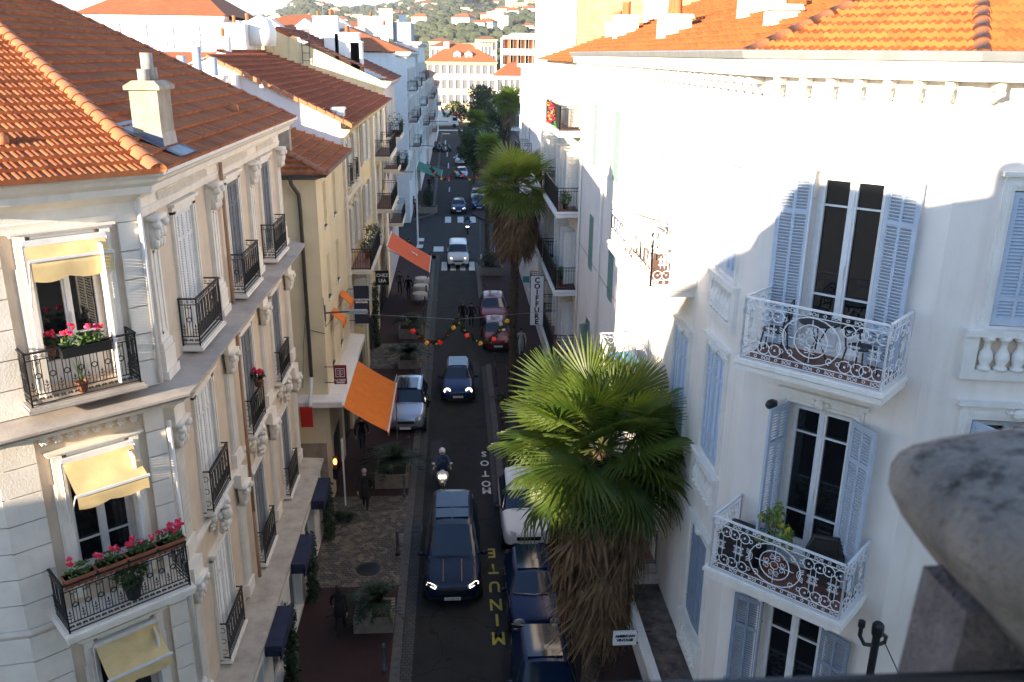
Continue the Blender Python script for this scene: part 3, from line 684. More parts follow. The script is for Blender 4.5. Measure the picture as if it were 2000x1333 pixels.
for x in px_:
    b = MB(F2)
    b.box(x - .24, x + .24, -.10, 0, 11.75, 14.15); b.box(x - .30, x + .30, -.16, 0, 11.02, 11.6); b.box(x - .27, x + .27, -.14, 0, 11.6, 11.75); b.box(x - .33, x + .33, -.2, 0, 11.02, 11.2)
    for q in (-.13, .09): b.box(x + q, x + q + .04, -.12, -.10, 11.9, 13.5)
    b.box(x - .13, x + .13, -.12, -.10, 11.9, 11.94); b.box(x - .13, x + .13, -.12, -.10, 13.46, 13.5)
    pl0 = part('pilaster', b, [M['stone']], LB, I_)
    for z0, z1 in ((7.1, 9.55), (3.3, 5.95)):
        b = MB(F2); b.box(x - .23, x + .23, -.08, 0, z0, z1)
        for k in range(6): b.box(x - .20 + k * .07, x - .17 + k * .07, -.11, -.08, z0 + .35, z1)
        b.box(x - .29, x + .29, -.14, 0, z0 - .05, z0 + .3); b.box(x - .31, x + .31, -.2, 0, z1 + .55, z1 + .9); pl = part('pilaster', b, [M['stone']], LB, I_)
        b = MB(F2); capital(b, x, -.10, z1, .48, .55); part('capital', b, [M['stone']], pl, None, True)
    b = MB(F2); capital(b, x, -.10, 13.55, .48, .60); part('capital', b, [M['stone']], pl0, None, True)
for x in W2:
    for z, h, t in ((11.3, 2.6, 0), (7.3, 2.65, 1), (3.35, 2.6, 2)):
        b = MB(); b.T = F2
        for s in (-1, 1):
            q = x + s * .68; b.box(q - .10, q + .10, -.07, 0, z - .15, z + h + .05); b.box(q - .03, q + .03, -.09, -.07, z - .1, z + h)
        b.box(x - .78, x + .78, -.07, 0, z + h, z + h + .16); b.box(x - .84, x + .84, -.14, 0, z + h + .16, z + h + .22); part('window_surround', b, [M['stone']], LB, I_)
for x0, x1 in ((1.1, 4.5), (5.7, 8.5), (9.7, 12.0)):
    b = MB(F2); n = int((x1 - x0) / .075)
    for k in range(n): b.box(x0 + k*.075, x0 + k*.075 + .04, -.10, 0, 14.33, 14.46)
    b.box(x0, x1, -.08, 0, 14.46, 14.475); part('dentil_course', b, [M['stone']], LB, I_)
for x in W2[:]:
    b = MB(F2); mask_console(b, x, -.02, 7.2, s=.95); mask_console(b, x - .5, .02, 7.15, s=.55); mask_console(b, x + .5, .02, 7.15, s=.55)
    part('carved_console', b, [M['stone']], LB, I_, True)
for z, h, in W1: pass
window(LB, F1, wc, 11.42, 1.16, 2.5, 'fr', 'shw', (None, 78), .2)
window(LB, F1, wc, 7.4, 1.16, 2.62, 'fr', 'shw', (None, 82), .2)
window(LB, F1, wc, 3.5, 1.16, 2.65, 'fr', 'shw', (None, 80), .2)
for x in (6.15,):
    for z, h in W1: window(LB, F0, x, z, 1.1, h, 'cs', None)
for i, x in enumerate(W2):
    for z, h in ((11.3, 2.6), (7.3, 2.65), (3.35, 2.6)):
        window(LB, F2, x, z, 1.16, h, 'fr', 'shw' if i == 0 else 'shg', (2, 2) if i == 0 else (4, 4), .2)
balcony(LB, F1, wc - .08, 11.32, 1.78, .45, 'iron', 'iron', 'ledge', 'ledge', th=.12, h=.95)
balcony(LB, F1, wc, 7.12, 2.2, .82, 'iron', 'iron', 'stone', 'stone', th=.18, h=.98, brackets=2)
for x in W2:
    balcony(LB, F2, x, 11.2, 1.75, .36, 'iron', 'iron', 'stone', 'stone', th=.10, h=1.02, y0=-.0, over=.04)
    for z in (7.25, 3.3): balcony(LB, F2, x, z, 1.5, .22, 'iron', 'iron', 'stone', 'stone', th=.10, h=1.0, over=.03)
def awning(bld, F, cx, z, w, out, drop, val, mt, y0=0, wave=.05, arms=True, bar='frame'):
    b = MB(); n = 14; k = 5; vs = []
    for j in range(k + 1):
        t = j / k
        for i in range(n + 1):
            s = i / n; vs.append((-w/2 + w*s, -out * t, -drop * t - .05 * sin(pi * t) + .008 * sin(9*s + 4*t)))
    for j in range(1, 4):
        for i in range(n + 1):
            s = i / n; vs.append((-w/2 + w*s, -out - .012 * sin(7*s) * j / 3, -drop - val * (j / 3) * (1 + wave * 4 * abs(sin(pi * s * 2 + .4)) - .1)))
    b.add(vs, [(j*(n+1)+i, j*(n+1)+i+1, (j+1)*(n+1)+i+1, (j+1)*(n+1)+i) for j in range(k + 3) for i in range(n)])
    m = b.mesh('awning', [M[mt]], True); a = part('awning', m, None, bld, inv(bld) @ F @ T(cx, y0 - .06, z))
    b = MB(); b.box(-w/2 - .03, w/2 + .03, -out - .02, -out + .02, -drop - .02, -drop + .02); b.box(-w/2 - .02, w/2 + .02, -.03, .05, -.03, .06); part('front_bar', b, [M[bar]], a, Matrix.Identity(4))
    if arms:
        for s in (-1, 1):
            b = MB(); x = s * (w/2 + .03); b.tube([(x, -out, -drop), (x, -.05, -drop - .75)], .014, 5); b.tube([(x, -.02, .0), (x, -.02, -1.1)], .018, 5)
            part('awning_arm', b, [M[bar]], a, Matrix.Identity(4))
    return a
awning(LB, F1, wc, 13.98, 1.26, .30, .22, .34, 'awny', -.1)
awning(LB, F1, wc, 10.08, 1.22, .62, .42, .26, 'awny', -.1)
awning(LB, F1, wc, 6.2, 1.16, .62, .42, .26, 'awny', -.1)
for y in (19.5, 23.2, 27.0):
    b = MB(F2); x = y - 15.45; b.box(x - .85, x + .85, -1.12, -.70, 2.42, 2.62); b.box(x - .85, x + .85, -1.10, -1.06, 2.2, 2.42)
    for s in (-.85, .81): b.box(x + s, x + s + .04, -1.1, -.7, 2.3, 2.45)
    part('shop_awning', b, [M['awnb']], LB, I_)
b = MB()                                                               # drainpipes
def pipe(b, pts, r=.045, clips=2.0):
    b.tube(pts, r, 8)
    p, q = Vector(pts[0]), Vector(pts[-1])
part('drainpipe', (lambda b: (pipe(b, [F2 @ Vector((-.05, -.12, 14.6)), F2 @ Vector((-.05, -.12, 11.1))]), pipe(b, [F2 @ Vector((.0, -.15, 10.3)), F2 @ Vector((.0, -.15, 4.2))], .05), [b.lathe([(.055, 0), (.13, .16), (.14, .18), (.10, .18)], 10, 0, F2 @ T(0, -.15, 4.1)), b.tube([F2 @ Vector((0, -.15, 4.15)), F2 @ Vector((0, -.15, 3.1))], .05, 8)], b)[-1])(MB()), [M['stonew']], LB, I_, True)
for x in (5.52,):
    b = MB(); pipe(b, [F2 @ Vector((x, -.12, 14.5)), F2 @ Vector((x, -.12, 11.05))]); pipe(b, [F2 @ Vector((x, -.14, 10.3)), F2 @ Vector((x, -.14, 5.2))]); pipe(b, [F2 @ Vector((x, -.14, 5.2)), F2 @ Vector((x, -.14, 3.1))])
    part('drainpipe', b, [M['pipe']], LB, I_, True)
# roof: two slopes of tiles met by a hip of round ridge tiles
E1 = Vector((-4.98, 15.0)); E0 = E1 - Vector((2.12, 1.76)).normalized() * 2.95
u1 = Vector((2.12, 1.76)).normalized(); v1 = Vector((-u1.y, u1.x)); hd = Vector((-.65, .76))
pA, pB = .305, .47
H1 = E1 + hd * 12.0
def uv_(P, O, U): U = Vector(U).normalized(); V = Vector((-U.y, U.x)); q = Vector(P) - Vector(O); return (q.dot(U), q.dot(V))
zE = 15.03
slA = ((E1.x, E1.y, zE), tuple(u1), [uv_(p, E1, u1) for p in (E0, E1, H1, H1 + Vector((-5.5, -4.6)))], pA, dict(tw=.22, th=.41))
slB = ((E1.x, E1.y, zE), (0, 1), [uv_(p, E1, (0, 1)) for p in (E1, (E1.x, 28.1), (H1.x, 28.1), (H1.x, H1.y))], pB, dict(tw=.22, th=.43))
u0 = Vector((8.83, 1.53)).normalized()
slC = ((E0.x, E0.y, zE), tuple(u0), [uv_(p, E0, u0) for p in (E0 - u0 * 9, E0, H1 + Vector((-5.5, -4.6)), H1 + Vector((-12, -5)))], .33, dict(tw=.3, th=.36, seg=1))
roof = roof_part('roof', [slA, slB, slC], [M['tile']], LB, [((E1.x - .02, E1.y, zE + .02), (H1.x, H1.y, zE + .305 * 12.0 + .02))], rr=.15)
b = MB(); b.box(E1.x - 8, E1.x, 28.68, 28.80, 0, 0)
sx = H1.x - E1.x
b = MB()
for i in range(20):
    x0 = E1.x + sx * i / 20; x1 = E1.x + sx * (i + 1) / 20 - .03; z0 = zE + .47 * (E1.x - x0) + .02; z1 = zE + .47 * (E1.x - x1) + .06
    b.add([(x0,27.95,z0+.05),(x0,28.2,z0+.05),(x1,28.2,z1+.05),(x1,27.95,z1+.05),(x0,27.95,z0-.1),(x0,28.2,z0-.1),(x1,28.2,z1-.1),(x1,27.95,z1-.1)], [(0,1,2,3),(0,4,5,1),(1,5,6,2),(2,6,7,3),(3,7,4,0)])
part('verge_tiles', b, [M['tilef']], roof, Matrix.Identity(4))
# chimney standing on the street slope
cxy = (-5.62, 16.95); zb = zE + .47 * (E1.x - cxy[0])
ch = MB(T(cxy[0], cxy[1], zb)); ch.box(-.25, .25, -.38, .38, -.4, .98); ch.frus(-.32, .32, -.45, .45, .98, 1.05, .0); ch.frus(-.32, .32, -.45, .45, 1.05, 1.14, .12)
chm = part('chimney', ch, [M['concrete']], LB, I_)
b = MB(T(cxy[0], cxy[1], zb))
for dy, h, r in ((-.24, .22, .105), (.02, .50, .11), (.26, .24, .09)): b.lathe([(r, 1.10), (r, 1.12 + h), (r - .03, 1.12 + h), (r - .03, 1.12 + h - .1)], 12, 0, T(0, dy, 0))
part('flue', b, [M['pot']], chm, Matrix.Identity(4), True)
b = MB(T(cxy[0], cxy[1], zb)); s = .47
for (x0, x1, y0, y1) in ((-.45, .6, -.55, -.36), (-.45, .6, .36, .55), (.22, .6, -.55, .55), (-.6, -.22, -.55, .55)):
    b.add([(x0,y0,-s*x0+.10),(x1,y0,-s*x1+.10),(x1,y1,-s*x1+.10),(x0,y1,-s*x0+.10)], [(0,1,2,3)])
b.frus(-.29, .29, -.42, .42, -.2, .22, .03)
part('flashing', b, [M['metalflash']], chm, Matrix.Identity(4))
for (x, y) in ((-5.81, 23.75),):
    b = MB(T(x, y, zE + .47 * (E1.x - x) + .05)); b.tube([(-.1, 0, .02), (.0, 0, .10), (.14, 0, .12)], .10, 8); b.tube([(.02, 0, .0), (.03, 0, .22)], .07, 8); part('roof_vent', b, [M['ridge']], LB, I_, True)
b = MB(T(-7.4, 14.9, zE + .53)); b.ball((0, 0, 0), .12, 0, 8, 5); part('roof_vent', b, [M['ridge']], LB, I_, True)
# ------------------------------------------------------------------ white building on the right
RB = thing('apartment_building', 'white rendered corner building with pale blue shutters, scrollwork balconies and bracketed eaves', 'building', (9, 20, 0)); J_ = inv(RB)
FA = FR(5.2, 35.3, 0, -1); FB = FR(5.2, 14.27, 1, -1); FC = FR(7.3, 12.17, .985, -.174)
LA, LBb, LC = 21.03, 2.97, 9.0
def xa(y): return 35.3 - y
AW = [(xa(15.75), 1.1, 13.05, 2.05, 'cs', 'shb', (3, 3)), (xa(15.85), 1.15, 9.1, 2.3, 'cs', 'shb', (3, 3)), (xa(15.9), 1.15, 5.0, 2.25, 'cs', 'shb2', (3, 3)),
      (xa(20.95), 1.25, 12.27, 2.75, 'fr', 'shw', (95, 176)), (xa(18.3), 1.25, 12.27, 2.75, 'fr', 'shw', (176, 95)),
      (xa(22.3), 1.25, 8.2, 2.75, 'fr', 'shw', (176, 3)), (xa(18.45), 1.2, 8.6, 2.4, 'fr', 'shb', (3, 3)), (xa(20.6), 1.25, 4.3, 2.5, 'fr', 'shb2', (3, 3)),
      (xa(27.9), .95, 13.1, 2.2, 'cs', 'sht', (3, 3)), (xa(32.3), .95, 13.1, 2.2, 'cs', 'sht', (3, 3)), (xa(27.9), .95, 9.1, 2.1, 'cs', 'sht', (3, 3)), (xa(32.3), .95, 9.1, 2.1, 'cs', 'sht', (3, 3)),
      (xa(27.9), .95, 5.1, 2.0, 'cs', 'sht', (3, 3)), (xa(32.3), .95, 5.1, 2.0, 'cs', 'sht', (3, 120)), (xa(24.6), 1.1, 12.6, 2.4, 'cs', 'shw', (3, 3))]
BWn = [(1.46, 1.16, 12.28, 3.0, 'fr', 'shb', (172, 168)), (1.46, 1.16, 8.18, 3.1, 'fr', 'shb', (100, 150)), (1.46, 1.16, 4.1, 3.05, 'fr', 'shb2', (174, 168))]
CWn = [(1.45, 1.25, 13.15, 2.05, 'cs', 'shb', (4, 4)), (1.5, 1.3, 9.3, 2.3, 'cs', 'shb', (60, 25)), (1.5, 1.25, 4.6, 2.3, 'cs', 'shb2', (4, 4)), (5.5, 1.3, 13.15, 2.05, 'cs', 'shb', (4, 4)), (5.5, 1.3, 9.3, 2.3, 'cs', 'shb', (4, 4))]
b = MB()
for F, L, W, z0 in ((FA, LA, AW, 3.9), (FB, LBb, BWn, 0), (FC, LC, CWn, 0)):
    b.T = F; b.wallh(0, L, z0, 16.9, [(q[0] - q[1]/2, q[0] + q[1]/2, q[2], q[2] + q[3]) for q in W], 0, .2)
b.T = FA; b.wallh(0, LA, 0, 3.9, [(a, a + 2.2, .3, 3.1) for a in (1, 4.2, 7.4, 10.6, 13.6, 17.2)], 0, .35)
b.T = Matrix.Identity(4); b.quad((5.2, 35.3, 0), (18, 35.3, 0), (18, 35.3, 16.9), (5.2, 35.3, 16.9))
part('wall', b, [M['wall_r']], RB, J_)
for i, a in enumerate((1, 4.2, 7.4, 10.6, 13.6, 17.2)):
    q = MB(FA); q.box(a, a + 2.2, .26, .30, .3, 3.1); g = part('shop_window', q, [M['dark']], RB, J_)
    q = MB(FA)
    for x in (a, a + 1.07, a + 2.14): q.box(x, x + .06, .2, .26, .3, 3.1)
    part('window_frame', q, [M['frame']], g, Matrix.Identity(4))
for F, W in ((FA, AW), (FB, BWn), (FC, CWn)):
    for q in W: window(RB, F, q[0], q[2], q[1], q[3], q[4], q[5], q[6], .17, fine=(F is not FA or q[0] > 10))
def surround(F, cx, z, w, h, head=True, t=.14, key=True):
    b = MB(F)
    for s in (-1, 1):
        x = cx + s * (w/2 + t/2 + .01); b.box(x - t/2, x + t/2, -.04, 0, z - .05, z + h + t); b.box(x - .03, x + .03, -.06, -.04, z, z + h + t * .6)
    b.box(cx - w/2 - .01, cx + w/2 + .01, -.04, 0, z + h + .01, z + h + t); b.box(cx - w/2, cx + w/2, -.06, -.04, z + h + t*.35, z + h + t*.6)
    if head: b.box(cx - w/2 - t - .06, cx + w/2 + t + .06, -.10, 0, z + h + t + .05, z + h + t + .12); b.box(cx - w/2 - t, cx + w/2 + t, -.05, 0, z + h + t, z + h + t + .05)
    if key: b.ball((cx, -.07, z + h + t * .7), .10, 0, 7, 5, (1, .7, 1)); b.ball((cx - .12, -.05, z + h + t * .8), .06, 0, 6, 4); b.ball((cx + .12, -.05, z + h + t * .8), .06, 0, 6, 4)
    return part('window_surround', b, [M['stonew']], RB, J_)
surround(FB, 1.46, 8.18, 1.16, 3.1); surround(FB, 1.46, 12.28, 1.16, 3.0, False, .06, False); surround(FB, 1.46, 4.1, 1.16, 3.05, False, .1, False)
surround(FC, 1.45, 13.15, 1.25, 2.05, True, .16); surround(FC, 1.5, 9.3, 1.3, 2.3, True, .2); surround(FC, 1.5, 4.6, 1.25, 2.3, True, .14)
surround(FA, xa(15.85), 9.1, 1.15, 2.3, True); surround(FA, xa(15.9), 5.0, 1.15, 2.25, True); surround(FA, xa(15.75), 13.05, 1.1, 2.05, False, .08, False); surround(FA, xa(18.45), 8.6, 1.2, 2.4, True, .12)
def balustrade(F, cx, z0, z1, w, n):
    b = MB(F); o = .10
    b.box(cx - w/2, cx + w/2, -o - .04, 0, z1 - .10, z1); b.box(cx - w/2, cx + w/2, -o, 0, z0, z0 + .16)
    for s in (-1, 1): b.box(cx + s * (w/2 - .10) - .10, cx + s * (w/2 - .10) + .10, -o + .003, 0, z0 + .16, z1 - .10)
    p = part('balustrade', b, [M['stonew']], RB, J_)
    H = z1 - z0 - .26; s_ = (w - .44) / n
    for i in range(n):
        b = MB(F @ T(cx - w/2 + .22 + s_ * (i + .5), -o * .5, z0 + .16))
        b.lathe([(r * s_ * .48, t * H) for r, t in ((.9, 0), (.9, .08), (.55, .14), (.98, .34), (.85, .5), (.42, .66), (.5, .84), (.85, .9), (.9, 1))], 10)
        part('baluster', b, [M['stonew']], p, None, True)
    b = MB(F); b.box(cx - w/2 + .2, cx + w/2 - .2, -.005, .0, z0 + .16, z1 - .10); part('panel', b, [M['tan']], p)
balustrade(FC, 1.45, 12.3, 13.1, 1.9, 6); balustrade(FA, xa(15.75), 12.1, 12.98, 1.65, 6); balustrade(FA, xa(15.9), 8.1, 8.98, 1.7, 6); balustrade(FA, xa(15.9), 4.05, 4.9, 1.6, 6); balustrade(FC, 1.5, 7.6, 8.4, 1.9, 6)
b = MB(FC); b.box(.6, 2.4, -.03, 0, 6.4, 6.6); b.box(.7, .86, -.04, 0, 4.4, 6.4)
balcony(RB, FB, 1.53, 12.25, 2.3, 1.04, 'scroll', 'ironw', th=.20, h=1.05)
balcony(RB, FB, 1.40, 8.15, 2.4, 1.06, 'scroll', 'ironw', th=.22, h=1.05)
balcony(RB, FB, 1.40, 4.05, 2.3, 1.0, 'scroll', 'ironw', th=.22, h=1.02)
balcony(RB, FA, xa(20.35), 12.25, 4.95, .98, 'scroll', 'ironw', th=.24, h=1.05)
balcony(RB, FA, xa(22.4), 8.15, 3.4, .92, 'scroll', 'ironw', th=.22, h=1.02)
balcony(RB, FA, xa(20.6), 4.25, 2.4, .85, 'bars', 'metalg', th=.22, h=1.0)
b = MB(FA)                                                             # shop canopy with a cracked top
b.box(xa(19.2), LA, -.95, -.80, 3.75, 4.05); b.box(xa(19.2), xa(19.0), -.80, 0, 3.7, 4.08); b.box(xa(19.2), LA, -.80, 0, 3.7, 3.9)
cn = part('canopy', b, [M['wall_r']], RB, J_)
b = MB(FA); b.box(xa(19.0), LA, -.79, -.0, 3.9, 3.915); part('roofing_felt', b, [mat('cracked_roofing', (.20,.15,.12), .85, (.07,.05,.045), 3.5, .8, 20)], cn, Matrix.Identity(4))
rpath = [(5.2, 35.3), (5.2, 14.27), (7.3, 12.17), (7.3 + .985*9, 12.17 - .174*9)]
b = MB(); b.sweep(rpath, [(0, 16.28), (.06, 16.30), (.06, 16.42), (.10, 16.44), (.10, 16.70), (.50, 16.72), (.52, 16.90), (.58, 16.94), (.58, 17.0), (0, 17.0)]); part('cornice', b, [M['stonew']], RB, J_)
b = MB(); b.sweep(rpath, [(.50, 16.98), (.64, 16.98), (.68, 17.09), (.66, 17.11), (.62, 17.02), (.50, 17.02)]); part('gutter', b, [M['zinc']], RB, J_)
def bracket(F, x):
    b = MB(F @ T(x, -.10, 0)); b.box(-.065, .065, -.34, 0, 16.56, 16.70)
    b.tube([(0, -.30, 16.5), (0, -.16, 16.46), (0, -.04, 16.36)], [.055, .06, .04], 6)
    for q in (-.05, .05): b.tube([(q - .02, -.31, 16.52), (q + .02, -.31, 16.52)], .05, 7)
    return b
bm_ = bracket(Matrix.Identity(4), 0).mesh('bracket', [M['stonew']], True)
for F, L, s in ((FA, LA, .46), (FB, LBb, .42), (FC, 7, .44)):
    n = int(L / s)
    for i in range(n): part('bracket', bm_, None, RB, J_ @ F @ T((i + .5) * L / n, -.01, 16.70 * .2) @ SC(.82, .86, .8))
part('drainpipe', (lambda b: (b.tube([(5.12, 29.9, 16.3), (5.12, 29.9, 3.9)], .045, 8), b.tube([(5.13, 35.2, 16.3), (5.13, 35.2, .2)], .05, 8), b)[-1])(MB()), [M['stonew']], RB, J_, True)
zr = 17.03; Ea = Vector((4.62, 14.03)); Eb = Vector((7.02, 11.63)); pr = .40
ha = Vector((.924, .383)); Mt = Ea + ha * 5.04; hc = Vector((.766, .643)); Hc = Mt + hc * 5.5
U1 = (0, -1); U2 = tuple(Vector((1, -1)).normalized()); U3 = (.985, -.174)
s1 = ((4.62, 14.03, zr), U1, [uv_(p, Ea, U1) for p in ((4.62, 35.4), Ea, Mt, Hc, (Hc.x, 35.4))], pr, dict(tw=.3, th=.36, seg=3))
s2 = ((4.62, 14.03, zr), U2, [uv_(p, Ea, U2) for p in (Ea, Eb, Mt)], pr, dict(tw=.24, th=.34))
Ec = Eb + Vector(U3) * 9
s3 = ((Eb.x, Eb.y, zr), U3, [uv_(p, Eb, U3) for p in (Eb, Ec, Ec + Vector((.174, .985)) * 8, Hc, Mt)], pr, dict(tw=.24, th=.34))
zM = zr + pr * .924 * 5.04; zH = zM + pr * .766 * 5.5
rr_ = roof_part('roof', [s1, s2, s3], [M['tileo']], RB, [((Ea.x, Ea.y, zr + .0), (Mt.x, Mt.y, zM + .0)), ((Eb.x, Eb.y, zr + .0), (Mt.x, Mt.y, zM + .0)), ((Mt.x, Mt.y, zM + .02), (Hc.x, Hc.y, zH + .02))], rr=.12)
def chimney(bld, x, y, z, w, d, h, pots=2, mt='wall_r', I=None, pm='ridge', base=1.0):
    b = MB(T(x, y, z)); b.box(-w/2, w/2, -d/2, d/2, -base, h); b.frus(-w/2 - .06, w/2 + .06, -d/2 - .06, d/2 + .06, h, h + .10, .03)
    c = part('chimney', b, [M[mt]], bld, I if I is not None else inv(bld))
    for i in range(pots):
        b = MB(T(x, y + (i - (pots-1)/2) * d / max(1, pots) , z)); b.lathe([(.12, h + .08), (.10, h + .5), (.13, h + .52), (.11, h + .56), (.07, h + .56)], 9)
        part('flue', b, [M[pm]], c, Matrix.Identity(4), True)
    return c
chimney(RB, 6.05, 16.6, 17.6, .5, .5, .22, 0, 'cream2', J_); b = MB(T(6.05, 16.6, 17.85)); b.lathe([(.1, 0), (.09, .5), (.14, .55), (.05, .65)], 10); part('flue', b, [M['pot']], RB, J_, True); chimney(RB, 6.9, 20.4, 18.0, .8, .7, .3, 2, 'cream2', J_)
chimney(RB, 5.9, 24.2, 17.6, .7, 1.0, .35, 3, 'cream2', J_); chimney(RB, 6.3, 33.2, 17.8, .8, .8, .5, 3, 'cream2', J_)
b = MB(); b.box(0, .9, 0, 1.2, 0, .08); part('skylight', b, [M['metalflash']], RB, J_ @ T(9.2, 16.6, 18.95) @ RY(-math.atan(pr)))
b = MB(); b.box(5.4, 9.0, 36.0, 36.15, 16.9, 17.9)
def antenna(bld, x, y, z, h=1.8, I=None):
    b = MB(T(x, y, z)); b.tube([(0, 0, 0), (0, 0, h)], .018, 5); b.tube([(-.5, 0, h - .15), (.5, .1, h - .15)], .010, 4)
    for i in range(8): b.tube([(-.45 + i * .13, -.16, h - .15), (-.45 + i * .13, .16, h - .15)], .008, 4)
    b.tube([(-.25, 0, h - .7), (.3, 0, h - .7)], .010, 4)
    for i in range(4): b.tube([(-.2 + i * .14, -.1, h - .7), (-.2 + i * .14, .1, h - .7)], .008, 4)
    return part('aerial', b, [M['gutdark']], bld, I if I is not None else inv(bld))
antenna(RB, 9.2, 30, 18.7, 2.0, J_); antenna(RB, 10.2, 31, 19.0, 1.6, J_)
# second building on the right: long balconies with black railings
R2 = thing('apartment_building', 'pale cream building on the right past the teal shutters, with black railed balconies', 'building', (9, 42, 0)); K_ = inv(R2)
FD = FR(5.2, 49.7, 0, -1)
def xd(y): return 49.7 - y
DW = [(xd(y), 1.1, z, 2.3) for y in (37.0, 39.4, 43.6, 46.6) for z in (14.15, 10.85, 7.45, 4.35)]
b = MB(FD); b.wallh(0, 14.35, 3.4, 16.7, [(q[0] - q[1]/2, q[0] + q[1]/2, q[2], q[2] + q[3]) for q in DW], 0, .2); b.wallh(0, 14.35, 0, 3.4, [(a, a + 2.6, .2, 2.9) for a in (.8, 4.2, 7.6, 11)], 0, .4)
b.T = Matrix.Identity(4); b.box(5.21, 16, 35.36, 49.68, 16.4, 16.7)
part('wall', b, [M['cream2']], R2, K_)
for a in (.8, 4.2, 7.6, 11): q = MB(FD); q.box(a, a + 2.6, .3, .34, .2, 2.9); part('shop_window', q, [M['dark']], R2, K_)
for q in DW: window(R2, FD, q[0], q[2], q[1], q[3], 'fr', 'shw', (110, 110), .17, fine=False)
for y, z, w_, k in ((38.4, 14.05, 5.4, 'screen'), (38.4, 10.75, 5.4, 'bars'), (45.2, 10.75, 5.2, 'bars'), (38.4, 7.35, 5.4, 'screen'), (45.0, 7.35, 6.2, 'screen'), (38.6, 4.2, 5.2, 'bars'), (45.4, 4.2, 5.0, 'bars')):
    balcony(R2, FD, xd(y), z, w_, .92, k, 'iron', 'white', h=1.0, th=.24, screen='gutdark')
chimney(R2, 7.3, 40.5, 17.3, .8, 1.4, 1.0, 3, 'white', K_); antenna(R2, 8, 44, 17.6, 2.2, K_)
s4 = ((4.7, 49.7, 16.75), (0, -1), [(0, 0), (14.3, 0), (14.3, 4), (0, 4)], .33, dict(tw=.3, th=.4, seg=3)); roof_part('roof', [s4], [M['tileo']], R2)
# tall masonry building and the white one beyond it
R3 = thing('tower_building', 'tall building with a sunlit side of old yellow stone masonry above the right hand roofs', 'building', (10, 54, 0))
b = MB(); b.box(6.75, 22, 50.0, 58, 0, 25); part('stone_wall', b, [M['rubble']], R3, inv(R3)); b = MB(); b.box(5.2, 6.75, 49.95, 58, 0, 25.4); part('rendered_wall', b, [M['white']], R3, inv(R3))
for x, z, w_ in ((8.7, 17.9, .5), (12.2, 20.3, .7), (10.1, 21.2, .6)):
    q = MB(T(x, 49.98, z)); q.box(0, w_, -.02, 0, 0, .9); part('window', q, [M['shg']], R3, inv(R3))
chimney(R3, 11.0, 49.0, 17.6, 1.4, .8, 2.2, 3, 'cream2'); 
R4 = thing('apartment_building', 'plain white building on the right just before the cross street', 'building', (9, 63, 0))
b = MB(FR(5.2, 69.5, 0, -1)); W4 = [(x - .5, x + .5, z, z + 2) for x in (2, 5, 8) for z in (4, 7.3, 10.6, 13.4)]
b.wallh(0, 11.5, 0, 16.1, W4, 0, .2); b.T = Matrix.Identity(4); b.box(5.3, 16, 58.02, 69.5, 0, 16.0)
part('wall', b, [M['white']], R4, inv(R4))
for h in W4: window(R4, FR(5.2, 69.5, 0, -1), (h[0] + h[1])/2, h[2], 1.0, 2.0, 'cs', 'shw', (170, 170), .15, fine=False)
b = MB(); b.box(4.9, 16.1, 57.9, 69.8, 16.1, 16.35); part('roof_slab', b, [M['white']], R4, inv(R4))
balcony(R4, FR(5.2, 69.5, 0, -1), 9.0, 10.3, 3.0, .9, 'bars', 'iron', 'white', th=.2)
# ------------------------------------------------------------------ the row on the left beyond the corner building
def simple_window(bld, F, cx, z, w, h, sh='shw', ang=(170, 170), kind='cs'): return window(bld, F, cx, z, w, h, kind, sh, ang, .15, fine=False)
# low cream building
B2 = thing('town_house', 'low cream house behind the corner building, with a hipped tile roof and a dark drainpipe', 'building', (-8, 34.5, 0)); I2 = inv(B2)
FE = FR(-16, 31, 1, 0); FG = FR(-4.92, 31, 0, 1)
EW = [(x, z) for x in (1.9, 4.6) for z in (5.1, 7.9, 10.7)]
b = MB(FE); b.wallh(0, 11.08, 0, 12.9, [], 0, .2); b.T = FG
b.wallh(0, 7.6, 0, 12.9, [(x - .4, x + .4, z, z + 1.7) for x, z in EW] + [(.6, 3.2, .1, 2.5), (3.9, 6.6, .1, 2.5)], 0, .14)
part('wall', b, [mat('warm_cream_render', (.82,.70,.47), .85, (.74,.62,.41), 1.0, .2, 40, streak=.15)], B2, I2)
q = MB(FG); q.box(.6, 3.2, .12, .16, .1, 2.5); q.box(3.9, 6.6, .12, .16, .1, 2.5); part('shop_window', q, [M['dark']], B2, I2)
for x, z in EW:
    q = MB(FG); q.box(x - .4, x + .4, .12, .14, z, z + 1.7); sw = part('shutter', q, [M['cream']], B2, I2)
    q = MB(FG)
    for k in range(10): q.box(x - .38, x + .38, .10, .12, z + .05 + k * .165, z + .15 + k * .165)
    q.box(x - .46, x + .46, -.05, .1, z - .08, z); part('sill', q, [M['cream2']], sw, Matrix.Identity(4))
b = MB(); b.sweep([(-16, 31), (-4.92, 31), (-4.92, 38.6)], [(0, 4.25), (.64, 4.25), (.64, 4.46), (.6, 4.5), (0, 4.54)]); part('canopy', b, [M['wall_r']], B2, I2)
b = MB(); b.sweep([(-16, 31), (-4.92, 31), (-4.92, 38.6)], [(.3, 12.86), (.42, 12.84), (.48, 12.93), (.44, 12.95), (.3, 12.9)]); b.sweep([(-16, 31), (-4.92, 31), (-4.92, 38.6)], [(0, 12.7), (.3, 12.82), (.34, 12.88), (0, 12.9)], 0); part('gutter', b, [M['gutdark']], B2, I2)
b = MB(); b.tube([(-5.75, 30.6, 12.85), (-5.7, 30.62, 12.6), (-5.52, 30.88, 12.2), (-5.50, 30.9, 11.6), (-5.50, 30.9, 5.3)], .07, 8); part('drainpipe', b, [M['copper']], B2, I2, True)
